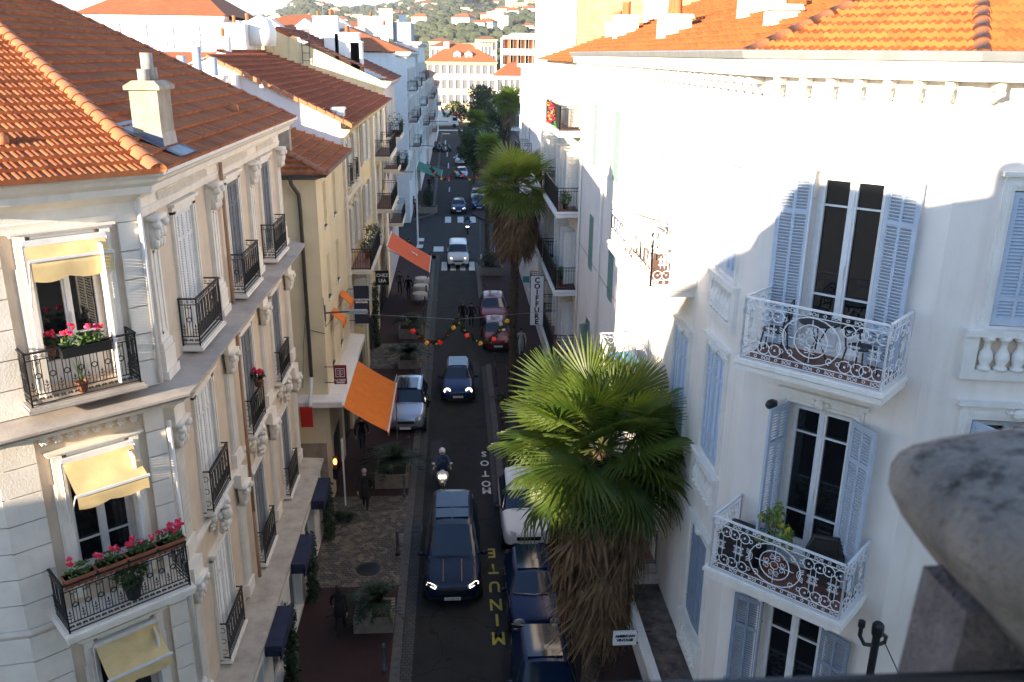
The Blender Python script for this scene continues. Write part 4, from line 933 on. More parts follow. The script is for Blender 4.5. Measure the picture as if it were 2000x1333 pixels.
b = MB(); b.tube([(-5.50, 30.9, 5.3), (-5.52, 30.6, 4.75), (-5.52, 30.3, 4.6), (-5.5, 30.28, 4.0)], .07, 8); part('drainpipe', b, [M['stonew']], B2, I2, True)
e2 = (-4.5, 30.58)
sA = ((e2[0], e2[1], 12.94), (1, 0), [(-11.5, 0), (0, 0), (-5.5, 5.5), (-11.5, 5.5)], .36, dict(tw=.3, th=.42, seg=3, lip=.11))
sB = ((e2[0], e2[1], 12.94), (0, 1), [(0, 0), (8.1, 0), (8.1, 5.5), (5.5, 5.5)], .36, dict(tw=.3, th=.42, seg=3, lip=.11))
roof_part('roof', [sA, sB], [M['tile']], B2, [((e2[0], e2[1], 12.98), (e2[0] - 5.5, e2[1] + 5.5, 12.98 + 1.98))], rr=.12)
chimney(B2, -6.15, 32.3, 13.6, .42, .42, .75, 0, 'concrete', I2); b = MB(T(-6.15, 32.3, 14.4)); b.lathe([(.11, 0), (.10, .35), (.10, .5), (.15, .52), (.09, .62), (.0, .66)], 9); part('flue', b, [M['terra']], B2, I2, True)
b = MB(FR(-16, 30.9, 1, 0)); b.box(9.9, 10.9, .06, .08, 0, 2.5); part('side_pier', b, [M['concrete']], B2, I2)
# taller house: white gable towards us, ornate yellow then cream front
B3 = thing('town_house', 'cream and yellow house with a white windowless gable wall and a dark red tile roof', 'building', (-9, 50, 0)); I3 = inv(B3)
FH = FR(-4.92, 38.65, 0, 1)
zt = lambda x: 14.2 + .47 * (-4.92 - x)
b = MB(); b.poly([(-16.5, 38.6, 0), (-4.92, 38.6, 0), (-4.92, 38.6, 14.15), (-10.35, 38.6, zt(-10.35)), (-16.5, 38.6, 14.6)]); part('gable_wall', b, [M['white']], B3, I3)
HW = [(1.5, 11.2), (3.9, 11.2), (1.5, 8.0), (3.9, 8.0)]
b = MB(FH); b.wallh(0, 6.5, 0, 13.6, [(x - .45, x + .45, z, z + 2.1) for x, z in HW] + [(.8, 5.6, .1, 2.7), (.9, 2.2, 4.6, 6.6), (3.3, 4.6, 4.6, 6.6)], 0, .18); part('yellow_wall', b, [M['yellow']], B3, I3)
b = MB(FH); b.wallh(6.5, 24.2, 0, 13.6, [(x - .5, x + .5, z, z + 2.1) for x in (8.2, 10.6, 14.5, 17.5, 21.5) for z in (4.9, 8.1, 11.3)] + [(8, 13, .1, 2.6), (15, 22, .1, 2.6)], 0, .18); part('wall', b, [M['cream']], B3, I3)
q = MB(FH); q.box(.8, 5.6, .15, .18, .1, 2.7); q.box(8, 13, .15, .18, .1, 2.6); q.box(15, 22, .15, .18, .1, 2.6); part('shop_window', q, [M['dark']], B3, I3)
q = MB(FH)
for x in (.1, 6.0): q.box(x, x + .4, -.10, 0, 0, 13.5)
q.box(0, 6.5, -.14, 0, 10.6, 10.85); q.box(0, 6.5, -.14, 0, 7.2, 7.35)
for x, z in HW: q.box(x - .6, x + .6, -.08, 0, z + 2.15, z + 2.3); q.ball((x, -.08, z + 2.4), .12)
part('trim', q, [M['cream2']], B3, I3)
for x, z in HW:
    simple_window(B3, FH, x, z, .9, 2.1, 'shw', (172, 172), 'fr')
    if z > 10: balcony(B3, FH, x, z, 1.0, .2, 'iron', 'iron', 'cream2', 'cream2', th=.08, h=.95)
for x in (1.55, 3.95): simple_window(B3, FH, x, 4.6, 1.2, 2.0, 'shw', (120, 120), 'cs')
for x in (8.2, 10.6, 14.5, 17.5, 21.5):
    for z in (4.9, 8.1, 11.3): simple_window(B3, FH, x, z, 1.0, 2.1, 'shw', (172, 172), 'fr')
balcony(B3, FH, 3.6, 7.35, 5.4, .95, 'bars', 'iron', 'cream2', 'terrac', h=1.0, th=.2)
q = MB(FH); q.box(12.6, 13.2, -.25, 0, 3, 13.5); part('chimney_breast', q, [M['cream2']], B3, I3)
balcony(B3, FH, 17.6, 11.0, 5.6, 1.0, 'screen', 'iron', 'cream2', 'terrac', h=1.0, th=.24, screen='awnb'); balcony(B3, FH, 17.6, 7.8, 5.6, 1.0, 'screen', 'iron', 'cream2', 'terrac', h=1.0, th=.24, screen='awnb'); balcony(B3, FH, 22.8, 9.4, 2.6, 1.0, 'screen', 'iron', 'cream2', 'terrac', h=.9, th=.24, screen='leafd')
b = MB(); b.sweep([(-4.92, 38.6), (-4.92, 62.9)], [(0, 13.45), (.15, 13.5), (.35, 13.7), (.4, 13.8), (0, 13.85)]); part('cornice', b, [M['cream']], B3, I3)
s5 = ((-4.40, 38.45, 14.0), (0, 1), [(0, 0), (11.6, 0), (11.6, 5.9), (0, 5.9)], .47, dict(tw=.25, th=.46, seg=3, lip=.13))
s6 = ((-4.40, 50.05, 13.9), (0, 1), [(0, 0), (12.8, 0), (12.8, 8.5), (0, 8.5)], .36, dict(tw=.25, th=.5, seg=3, lip=.14))
b = MB(); b.add([(-4.6, 50.04, 13.7), (-4.6, 50.04, 14.0), (-10.3, 50.04, 16.7), (-10.3, 50.04, 13.7)], [(0, 1, 2, 3)]); part('roof_step', b, [M['metalflash']], B3, I3)
roof_part('roof', [s5, s6], [tile_mat('dark_red_clay_tiles', [(.30,.085,.045), (.36,.11,.055), (.25,.07,.038)], .2, .3)], B3)
b = MB(); b.quad((-10.28, 38.45, 16.75), (-16.6, 38.45, 14.2), (-16.6, 50, 14.2), (-10.28, 50, 16.75)); part('back_roof', b, [M['tilef']], B3, I3)
b = MB()
for i in range(16):
    x0 = -4.40 - 5.9 * i / 16; x1 = -4.40 - 5.9 * (i + 1) / 16 + .03; z0 = 14.0 + .47 * (-4.40 - x0) + .08; z1 = z0 + .47 * (x0 - x1)
    b.add([(x0,38.38,z0),(x0,38.62,z0+.02),(x1,38.62,z1+.05),(x1,38.38,z1+.03),(x0,38.36,z0-.18),(x1,38.36,z1-.16)], [(0,1,2,3),(4,0,3,5)])
part('verge_tiles', b, [M['ridge']], B3, I3)
ac = thing('air_conditioner', 'white air conditioning unit with a round fan bolted high on the white gable wall', 'air conditioner', T(-9.45, 38.33, 15.7))
b = MB(); b.box(-.45, .45, -.2, .2, -.35, .35); part('casing', b, [M['white']], ac); b = MB(FACE @ T(-.1, 0, .2)); b.lathe([(.26, 0), (.26, .02), (.02, .05)], 16); part('fan_grille', b, [M['metalg']], ac)
b = MB(); b.box(-.45, -.4, 0, .3, -.42, -.35); b.box(.4, .45, 0, .3, -.42, -.35); part('wall_bracket', b, [M['metalg']], ac)
chimney(B3, -5.1, 39.6, 14.1, .5, .7, .5, 0, 'white', I3)
b = MB(T(-9.0, 37.3, 15.3)); b.box(-.9, .9, -.3, .3, -3, 0); 
fs = thing('flue_stack', 'low white chimney stack carrying three blue grey metal flues behind the orange roof', 'chimney', T(-10.05, 36.2, 13.85))
b = MB(); b.box(-.95, .95, -.35, .35, -2, 2.1); b.frus(-1.05, 1.05, -.45, .45, 2.1, 2.22, .0); part('stack', b, [M['white']], fs)
for x, h in ((-.6, .75), (.0, 1.1), (.6, .7)): b = MB(T(x, 0, 2.2)); b.lathe([(.17, 0), (.17, h), (.14, h), (.14, h - .1)], 12); part('flue', b, [mat('blue_grey_flue', (.30,.38,.50), .6)] , fs, None, True)
# pink fronted house with yellow gable
B4 = thing('town_house', 'pink fronted house with a long stained yellow gable wall and wall mounted ladders', 'building', (-9, 69, 0)); I4 = inv(B4)
FP = FR(-4.92, 63.0, 0, 1)
b = MB(); b.poly([(-20, 62.95, 0), (-4.92, 62.95, 0), (-4.92, 62.95, 15.1), (-12.1, 62.95, 18.35), (-14.2, 62.95, 17.6), (-20, 62.95, 15.2)]); part('gable_wall', b, [mat('stained_yellow_gable', (.82,.68,.42), .85, (.74,.59,.34), .8, .2, 20, streak=.6)], B4, I4)
b = MB(); zz = [(-4.7, 14.3), (-4.7, 13.5), (-12.4, 17.0), (-14.3, 17.2), (-14.3, 17.5), (-12.2, 17.75)]
b.add([(x, 62.9, z) for x, z in ((-4.92, 13.62), (-4.92, 14.15), (-14.2, 17.5), (-14.2, 17.0))], [(0, 1, 2, 3)]); part('white_band', b, [M['white']], B4, I4)
b = MB(FP); b.wallh(0, 11.5, 0, 14.9, [(x - .5, x + .5, z, z + 2.1) for x in (2, 4.7, 7.6, 10) for z in (5, 8.2, 11.4)], 0, .18); b.T = Matrix.Identity(4); b.quad((-4.92, 74.5, 0), (-20, 74.5, 0), (-20, 74.5, 15), (-4.92, 74.5, 15)); part('wall', b, [M['pink']], B4, I4)
for x in (2, 4.7, 7.6, 10):
    for z in (5, 8.2, 11.4): simple_window(B4, FP, x, z, 1.0, 2.1, 'shw', (172, 172), 'fr')
for x, z in ((3.4, 11.2), (9, 8.0), (3.4, 4.9)): balcony(B4, FP, x, z, 4.4, .95, 'screen', 'iron', 'cream2', 'terrac', h=1.0, th=.24, screen='leafd')
b = MB(); b.sweep([(-4.92, 62.9), (-4.92, 74.6)], [(0, 14.6), (.2, 14.65), (.5, 14.95), (.55, 15.1), (0, 15.15)]); part('cornice', b, [M['pink']], B4, I4)
roof_part('roof', [((-4.35, 62.8, 15.15), (0, 1), [(0, 0), (11.8, 0), (11.8, 7.8), (0, 7.8)], .44, dict(tw=.3, th=.42, seg=3))], [tile_mat('brown_clay_tiles', [(.24,.085,.055), (.30,.11,.07), (.20,.07,.045)], .2, .3)], B4)
b = MB(); b.quad((-12.15, 62.8, 18.55), (-20, 62.8, 15.4), (-20, 74.6, 15.4), (-12.15, 74.6, 18.55)); part('back_roof', b, [M['tilef']], B4, I4)
for px, py in ((515, 95), (600, 95)):
    p = at(px, py, 62.8); b = MB(T(*p)); b.tube([(-.35, 0, -1), (-.35, 0, 1)], .03, 4); b.tube([(.15, 0, -1), (.15, 0, 1)], .03, 4)
    for k in range(4): b.tube([(-.35, 0, -.8 + k * .5), (.15, 0, -.8 + k * .5)], .025, 4)
    part('wall_ladder', b, [M['iron']], B4, I4)
for px, w_, h_ in ((650, 1.0, 2.3), (680, 1.7, 1.7), (697, .8, 1.4)):
    p = at(px, 95, 66); chimney(B4, p.x, 66, 15.3 + .44 * (-4.3 - p.x) - .2, w_, 1.2, h_, 2, 'white', I4)
# white house with orange roof, then the narrow ones before and after the cross street
def row_house(nm, label, y0, y1, xf, h, wm, rm, cols, floors, z0, bal, depth=12, rp=.35):
    B = thing(nm, label, 'building', (xf - 5, (y0 + y1) / 2, 0)); I = inv(B); F = FR(xf, y0, 0, 1); L = y1 - y0
    b = MB(F); b.wallh(0, L, 0, h, [(x - .5, x + .5, z0 + k * 3.1, z0 + k * 3.1 + 2) for x in cols for k in range(floors)], 0, .18)
    b.T = Matrix.Identity(4); b.quad((xf - depth, y0, 0), (xf, y0, 0), (xf, y0, h), (xf - depth, y0, h)); b.quad((xf, y1, 0), (xf - depth, y1, 0), (xf - depth, y1, h), (xf, y1, h)); part('wall', b, [M[wm]], B, I)
    for x in cols:
        for k in range(floors): simple_window(B, F, x, z0 + k * 3.1, 1.0, 2.0, 'shw', (172, 172), 'fr')
    for x, k, w_ in bal: balcony(B, F, x, z0 + k * 3.1 - .2, w_, .9, 'bars', 'iron', wm, 'terrac', h=1.0, th=.22)
    b = MB(); b.sweep([(xf - 1, y0 - .02), (xf + .0, y0 - .02), (xf + .0, y1), (xf - 1, y1)], [(0, h - .4), (.25, h - .3), (.5, h - .05), (.5, h + .1), (0, h + .12)]); part('cornice', b, [M[wm]], B, I)
    if rm:
        b = MB(); a = xf + .5; d = xf - depth; m_ = (a + d) / 2; ya, yb = y0 - .4, y1 + .4; hh = h + .12; q = (a - m_) * .8
        top = hh + rp * (a - m_)
        b.add([(a, ya, hh), (a, yb, hh), (d, yb, hh), (d, ya, hh), (m_, min(ya + q, (ya+yb)/2), top), (m_, max(yb - q, (ya+yb)/2), top)], [(0, 1, 5, 4), (1, 2, 5), (2, 3, 4, 5), (3, 0, 4)]); part('roof', b, [M[rm]], B, I)
    return B
h5 = row_house('town_house', 'tall white house with a bright orange hipped roof and balconies, first past the cross street', 90.5, 112, -4.7, 17.0, 'white', 'tilef', (2.5, 6, 9.5, 13, 16.5), 4, 4.2, [(2.6, 3, 3.6), (2.6, 2, 3.6), (9.5, 1, 4.5), (9.5, 2, 4.5), (16, 3, 4)])
chimney(h5, -7.2, 96, 18, .8, .8, 1.6, 2, 'white'); chimney(h5, -9, 101, 19, 1.2, 1, 1.6, 3, 'cream2'); antenna(h5, -8, 94, 18.5, 3)
h6 = row_house('town_house', 'narrow white house with glazed attic beyond the tall orange roofed one', 112.2, 138, -4.4, 18.2, 'white', None, (2.5, 6, 9.5, 13, 17, 21), 4, 4.6, [(4, 3, 5), (4, 2, 5), (13, 3, 5), (13, 1, 5)])
q = MB(); q.box(-9, -5.2, 113, 121, 18.3, 20.6); q.box(-12, -9.2, 116, 124, 18.3, 21.4); part('attic', q, [M['shb2']], h6, inv(h6)); chimney(h6, -6.3, 115, 18.4, .9, .9, 3.0, 1, 'white'); chimney(h6, -8.2, 112.9, 18.4, 1.6, .8, 3.6, 0, 'cream')
h7 = row_house('town_house', 'lower pinkish house at the far end of the left hand row', 138.2, 178, -4.0, 13.3, 'pink', 'tilef', (3, 8, 13, 18, 24, 30, 36), 3, 4.2, [(5, 2, 8), (5, 1, 8), (20, 2, 8), (20, 0, 8)])
h8 = row_house('town_house', 'brown roofed house with a red railed balcony closing the left hand row', 178.2, 203, -3.6, 10.8, 'white', 'tilef', (3, 8, 13, 18), 2, 4.2, [(8, 1, 12)])
# ------------------------------------------------------------------ palms, trees, potted plants
def leaf_mat(name, c, c2, tr=.35, sc_=3, tk=(1, 1, 1)):
    m = mat(name, c, .45, c2, sc_); n = m.node_tree.nodes; l = m.node_tree.links
    p = n['Principled BSDF']; o = [x for x in n if x.type == 'OUTPUT_MATERIAL'][0]
    t = n.new('ShaderNodeBsdfTranslucent'); mx = n.new('ShaderNodeMixShader'); mx.inputs[0].default_value = tr
    src = p.inputs['Base Color'].links[0].from_socket; mu = n.new('ShaderNodeMix'); mu.data_type = 'RGBA'; mu.blend_type = 'MULTIPLY'; mu.inputs[0].default_value = 1; l.new(src, mu.inputs[6]); mu.inputs[7].default_value = (tk[0], tk[1], tk[2], 1); l.new(mu.outputs[2], t.inputs[0])
    l.new(p.outputs[0], mx.inputs[1]); l.new(t.outputs[0], mx.inputs[2]); l.new(mx.outputs[0], o.inputs[0]); return m
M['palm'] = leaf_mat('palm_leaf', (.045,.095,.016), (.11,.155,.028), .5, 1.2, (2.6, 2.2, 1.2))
M['palml'] = leaf_mat('sunlit_palm_leaf', (.085,.15,.025), (.14,.19,.04), .5, 1.2, (2.4, 2.0, 1.2))  # brighter, yellower copy of the palm leaf: sunlight put into the colour
M['palm_dead'] = leaf_mat('dead_palm_leaf', (.27,.165,.085), (.12,.07,.035), .2, 3)
M['petiole'] = mat('palm_leaf_stalk', (.06,.09,.02), .6, (.10,.09,.03), 4)
M['treeleaf'] = leaf_mat('tree_leaf', (.030,.065,.016), (.06,.10,.025), .25, .8)
M['dkpalm'] = leaf_mat('dark_palm_leaf', (.012,.03,.012), (.025,.05,.018), .2, 3)
def fan_leaf(b, X, R_, pet, rnd, m=0, mp=1, n=34, spread=2.25, droop=.5, cup=.16, twist=0, ragged=0):
    Y = X @ RX(twist)
    end = Vector((pet, 0, -.10 * pet * pet))
    b.tube([(0, 0, 0), (pet * .5, 0, .02), tuple(end)], [.030, .022, .016], 3, mp, False, Y, False)
    B = Y @ T(*end) @ RY(.08 + .22 * droop)
    da = 2 * spread / n
    rs = (.04, .40, .66, .86, 1.0)
    for i in range(n):
        a = -spread + da * (i + .5); rl = R_ * (.80 + .2 * cos(a * .62)) * (1 - ragged * rnd.random() * .5)
        dz = droop * (.7 + .6 * rnd.random()); vs = []; aw = a + (rnd.random() - .5) * .05
        wid = (1.0, 1.0, .72, .38, .03)
        for k, r in enumerate(rs):
            rr = rl * r; hw = rr * tan(da / 2) if k < 2 else rl * .40 * tan(da / 2) * wid[k] * 1.5
            zc = -cup * abs(sin(a * .5)) * rr - dz * R_ * max(0, r - .45) ** 2 * 1.6
            rr2 = rr * (1 - .25 * max(0, r - .6) * dz)
            ca, sa = cos(aw), sin(aw)
            for s, dzz in ((-1, 0), (0, .010 + .02 * r * (k < 3)), (1, 0)):
                vs.append((rr2 * ca - s * hw * sa, rr2 * sa + s * hw * ca, zc + dzz * R_))
        fs = []
        for k in range(4):
            for s in (0, 1): fs.append((k*3 + s, k*3 + s + 1, k*3 + s + 4, k*3 + s + 3))
        b.add(vs, fs, m, B)
def dead_leaf(b, X, L, rnd, m=0):
    n = 9; 
    for i in range(n):
        a = (i - n/2) * .10 * (.6 + rnd.random()); l = L * (.6 + .5 * rnd.random()); w_ = .022 + .018 * rnd.random(); q = (rnd.random() - .5) * .25
        vs = []
        for k in range(5):
            t = k / 4; ww = w_ * (.6 + 1.2 * t if t < .5 else 2.0 * (1.05 - t)); z = -l * t
            x = .10 * sin(pi * t) + a * l * .35 * 0 + q * t * t; y = a * l * t + .06 * sin(5 * t + i)
            vs += [(x, y - ww, z), (x + .012, y + ww, z)]
        b.add(vs, [(2*k, 2*k+1, 2*k+3, 2*k+2) for k in range(4)], m, X)
def palm(label, base, top, R_, pet, nleaf, skirt0, skirt1, skr, ndead, seed, trunk=(.24, .17), group=None, name='fan_palm', dense=34, lm='palm'):
    rnd = random.Random(seed); P = thing(name, label, 'palm tree', T(*base), group); I = inv(P)
    base, top = Vector(base), Vector(top); k = 34; b = MB(); pts = []; rad = []
    for i in range(k + 1):
        t = i / k; p = base.lerp(top, t); pts.append(tuple(p)); rad.append((trunk[0] * (1 - t) + trunk[1] * t) * (1 + .13 * (i % 2) + (.35 * (1 - t) ** 8)))
    b.tube(pts, rad, 14, 0)
    for i in range(k * 3):                                                # leaf base scars
        t = (i + .3) / (k * 3); p = base.lerp(top, t); a = i * 2.4; r = trunk[0] * (1 - t) + trunk[1] * t
        b.frus(-.07, .07, -.03, .05, -.03, .10, .015, 0, T(p.x + cos(a) * r, p.y + sin(a) * r, p.z) @ RZ(a - pi/2) @ RX(-.35))
    part('trunk', b, [M['bark']], P, I)
    b = MB()
    for i in range(nleaf):
        t = i / (nleaf - 1); el = radians(84 - 122 * t ** .9); az = i * 2.39996 + rnd.random() * .3
        X = T(top.x, top.y, top.z + .25 * (1 - t)) @ RZ(az) @ RY(-el) 
        fan_leaf(b, X, R_ * (.85 + .25 * rnd.random()) * (.75 if t < .06 else 1), pet * (.75 + .4 * rnd.random()) * (.6 if t < .1 else 1), rnd, 0, 1, dense, 2.1, .08 + .50 * t * t, .16, (rnd.random() - .5) * .9)
    part('crown', b, [M[lm], M['petiole']], P, I)
    b = MB()
    for i in range(ndead):
        t = (i + rnd.random()) / ndead; z = skirt1 + (skirt0 - skirt1) * t; az = rnd.random() * 6.283; r = skr * (.42 + .58 * t ** .7) * (.55 + .45 * rnd.random())
        p = base.lerp(top, (z - base.z) / (top.z - base.z))
        dead_leaf(b, T(p.x + cos(az) * r, p.y + sin(az) * r, z) @ RZ(az) @ RY(-.05 - .15 * rnd.random()), (1.5 if t < .8 else 1.1) * min(1, skr), rnd)
        if i % 3 == 0: b.tube([(p.x, p.y, z + .5), (p.x + cos(az) * r * .7, p.y + sin(az) * r * .7, z + .25), (p.x + cos(az) * r, p.y + sin(az) * r, z)], .018, 3)
    part('dead_leaf_skirt', b, [M['palm_dead']], P, I)
    return P
palm('large fan palm in the foreground with a long brown skirt of dead leaves', (3.40, 18.1, .1), (3.46, 18.55, 8.0), 1.42, 1.35, 54, 7.5, 4.0, 1.15, 340, 5, group=None)
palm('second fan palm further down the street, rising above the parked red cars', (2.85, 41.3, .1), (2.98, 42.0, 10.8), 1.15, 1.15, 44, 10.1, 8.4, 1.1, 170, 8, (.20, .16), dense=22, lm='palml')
def palm_far(label, px, py, y, s, seed, zs=None):
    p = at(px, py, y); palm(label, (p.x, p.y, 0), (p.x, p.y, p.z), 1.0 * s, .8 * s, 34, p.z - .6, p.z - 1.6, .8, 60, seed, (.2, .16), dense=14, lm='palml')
palm_far('slender fan palm against the white wall, far right of the street trees', 995, 200, 92, 1.15, 12)
palm_far('fan palm just behind the second one, half hidden by its crown', 952, 290, 74, .85, 13)
palm_far('fan palm standing among the dark street trees at the far junction', 930, 235, 140, 1.2, 15)
def leafy(b, c, r, n, s, rnd, m=0, sq=(1, 1, 1), shell=.55):
    for i in range(n):
        while True:
            v = Vector((rnd.uniform(-1, 1), rnd.uniform(-1, 1), rnd.uniform(-1, 1)))
            if shell < v.length < 1: break
        p = (c[0] + v.x * r * sq[0], c[1] + v.y * r * sq[1], c[2] + v.z * r * sq[2])
        a = Matrix.Rotation(rnd.random() * 6.28, 4, Vector((rnd.uniform(-1, 1), rnd.uniform(-1, 1), rnd.uniform(-.3, 1))).normalized())
        q = s * (.6 + .8 * rnd.random()); b.add([(-q, 0, 0), (0, -q * .45, 0), (q, 0, 0), (0, q * .45, .1 * q)], [(0, 1, 2, 3)], m, T(*p) @ a)
def tree(label, x, y, h, r, seed, n=3600, s=.22, mt='treeleaf', trunk=.18, k=13):
    rnd = random.Random(seed); P = thing('broadleaf_tree', label, 'tree', T(x, y, 0)); b = MB(); tt = []
    b.tube([(0, 0, 0), (.1, 0, h * .3), (0, .1, h * .6)], [trunk, trunk * .8, trunk * .5], 8)
    b2 = MB()
    for i in range(k):
        a = rnd.random() * 6.28; q = r * .62 * sqrt(rnd.random()); z = h * (.45 + .45 * rnd.random()); c = (q * cos(a), q * sin(a), z)
        b.tube([(0, 0, h * .35), (c[0] * .5, c[1] * .5, (h * .4 + z) / 2), c], [trunk * .4, trunk * .25, .03], 5)
        leafy(b2, c, r * (.32 + .2 * rnd.random()), n // k, s, rnd, 0, (1, 1, .75), .5)
    part('trunk', b, [M['bark']], P); part('crown', b2, [M[mt]], P); return P
for (px, py, y, r, h, lb, sd_) in ((930, 215, 150, 4.2, 12.4, 'tall dark broadleaf tree at the end of the street, left of the palms', 3), (958, 190, 165, 4.4, 13.5, 'broadleaf tree with a sunlit top, highest of the far street trees', 4), (985, 195, 128, 3.0, 12.2, 'dark bushy tree squeezed between the far palm and the white wall', 6), (925, 262, 118, 2.8, 7.8, 'low dark tree nearest to the far junction', 9), (955, 250, 105, 2.6, 8.6, 'bushy tree behind the crown of the second palm', 19)):
    p = at(px, py, y); tree(lb, p.x, y, h, r, sd_)
def frond_plant(b, c, n, L, rnd, m=0, up=1.0, leaflets=11):
    for i in range(n):
        az = i * 2.4 + rnd.random() * .4; el = radians(20 + 60 * rnd.random()) * up; l = L * (.75 + .35 * rnd.random()); pts = []
        for k in range(leaflets + 1):
            t = k / leaflets; x = l * t * cos(el) * (1 + .1 * t); z = l * (sin(el) * t - .62 * t * t); pts.append(Vector((x, 0, z)))
        X = T(*c) @ RZ(az)
        for k in range(1, leaflets + 1):
            t = k / leaflets; w_ = .26 * L * sin(pi * min(1, .15 + .85 * t)) + .02; p = pts[k]; q = pts[k - 1]
            for s in (-1, 1): b.add([tuple(q), tuple(q.lerp(p, .6)), (p.x + .10 * L, s * w_, p.z + .03 * L)], [(0, 1, 2)], m, X)
        b.tube([tuple(p) for p in pts[::3]], .012, 3, m, False, X, False)
def planter(label, x, y, kind='cycas', w_=1.5, d=1.3, h=.62, seed=1, L=1.05, rot=0, nm='street_planter'):
    P = thing(nm, label, 'planter', T(x, y, KH) @ RZ(rot), 'planters along the street'); b = MB(); t = .11
    for (x0, x1, y0, y1) in ((-w_/2, w_/2, -d/2, -d/2 + t), (-w_/2, w_/2, d/2 - t, d/2), (-w_/2, -w_/2 + t, -d/2 + t, d/2 - t), (w_/2 - t, w_/2, -d/2 + t, d/2 - t)): b.box(x0, x1, y0, y1, .0, h)
    part('box', b, [M['planter']], P); b = MB(); b.box(-w_/2 + t, w_/2 - t, -d/2 + t, d/2 - t, .05, h - .08); part('soil', b, [M['soil']], P)
    rnd = random.Random(seed); b = MB()
    if kind == 'cycas':
        b.lathe([(.16, h - .1), (.18, h + .15), (.12, h + .3)], 8, 1); frond_plant(b, (0, 0, h + .28), 46, L * 1.2, rnd)
    elif kind == 'bush': leafy(b, (0, 0, h + .55), .72, 900, .09, rnd, 0, (1, .9, .9), .3)
    else: leafy(b, (0, 0, h + 1.0), .6, 1100, .10, rnd, 0, (1, .9, 1.9), .3)
    part('plant', b, [M['dkpalm'], M['bark']], P); return P
planter('concrete planter with a dark cycas, nearest one, beside the woman walking', -2.62, 22.9, 'cycas', 1.2, 1.1, .5, 2, 1.05)
planter('concrete planter with a large dark cycas, below the orange shop awning', -2.7, 32.3, 'cycas', 1.35, 1.4, .6, 3, 1.35)
planter('planter with a spreading cycas right behind the silver parked car', -2.75, 46.2, 'cycas', 1.1, 1.1, .5, 4, 1.25)
planter('planter with a cycas beside the left end of the nearest garland', -2.85, 51.6, 'cycas', 1.5, 1.2, .62, 5, 1.15)
planter('long pale planter on the left corner of the cross street holding a dark clipped bush', -3.0, 91.0 + 5, 'tall', 2.0, 1.4, .7, 6)
planter('pale planter at the right kerb beside the white delivery van', 2.85, 67.6, 'bush', 1.9, 1.1, .62, 7)
def low_plants(label, x, y, r, n, seed, mt='dkpalm'):
    rnd = random.Random(seed); b = MB(T(x, y, KH))
    for i in range(5): frond_plant(b, (rnd.uniform(-r, r) * .6, rnd.uniform(-r, r) * .6, .1), 10, .6, rnd, 0, 1.1, 6)
    solo('shrub', b, [M[mt]], label, 'shrub')
low_plants('low leafy shrub around the foot of the second fan palm', 2.7, 41.2, .9, 40, 4); low_plants('dark shrub by the wall just past the shop canopy on the left', -4.35, 29.0, .5, 30, 6)
# flower boxes and pots
def flower_box(label, Mx, w_, seed, col_='petalr', group='flower boxes of geraniums', nf=9, boxm='black', hang=.0, h=.18):
    P = thing('flower_box', label, 'flower box', Mx, group); rnd = random.Random(seed)
    b = MB(); b.frus(-w_/2, w_/2, .10, -.10, 0, h, -.015) if False else b.box(-w_/2, w_/2, -.10, .10, 0, h); b.box(-w_/2 - .02, w_/2 + .02, -.12, .12, h - .03, h); part('box', b, [M[boxm]], P)
    b = MB(); leafy(b, (0, 0, h + .08), .5 * w_, int(260 * w_), .045, rnd, 0, (1, .34 / w_, .26 / w_), .1); part('foliage', b, [M['leafg']], P)
    b = MB()
    for i in range(nf):
        x = rnd.uniform(-w_/2, w_/2) * .95; y = rnd.uniform(-.12, .1); z = h + .16 + rnd.random() * .16; b.tube([(x, y, h), (x, y, z)], .005, 3, 1)
        for q in range(7): b.ball((x + rnd.uniform(-.045, .045), y + rnd.uniform(-.04, .04), z + rnd.uniform(-.03, .04)), .03, 0 if rnd.random() < .8 else 2, 5, 4)
    part('flowers', b, [M[col_], M['leafg'], M['petalp']], P); return P
flower_box('dark flower box of red and pink geraniums on the top balcony of the corner building', F1 @ T(wc - .02, -.47, 12.08), .80, 3, nf=6)
for i, (x, z, n) in enumerate(((wc - .78, 8.0, 'leftmost flower box on the middle balcony, mostly leaves with few blooms'), (wc - .22, 8.0, 'second flower box from the left on the middle balcony of the corner building'), (wc + .32, 8.0, 'third flower box from the left on the middle balcony of the corner building'), (wc + .86, 8.0, 'rightmost flower box on the middle balcony, with the tallest red geraniums'))):
    flower_box(n, F1 @ T(x, -.72, z), .5, 10 + i, nf=(2, 4, 6, 11)[i], boxm='terra')
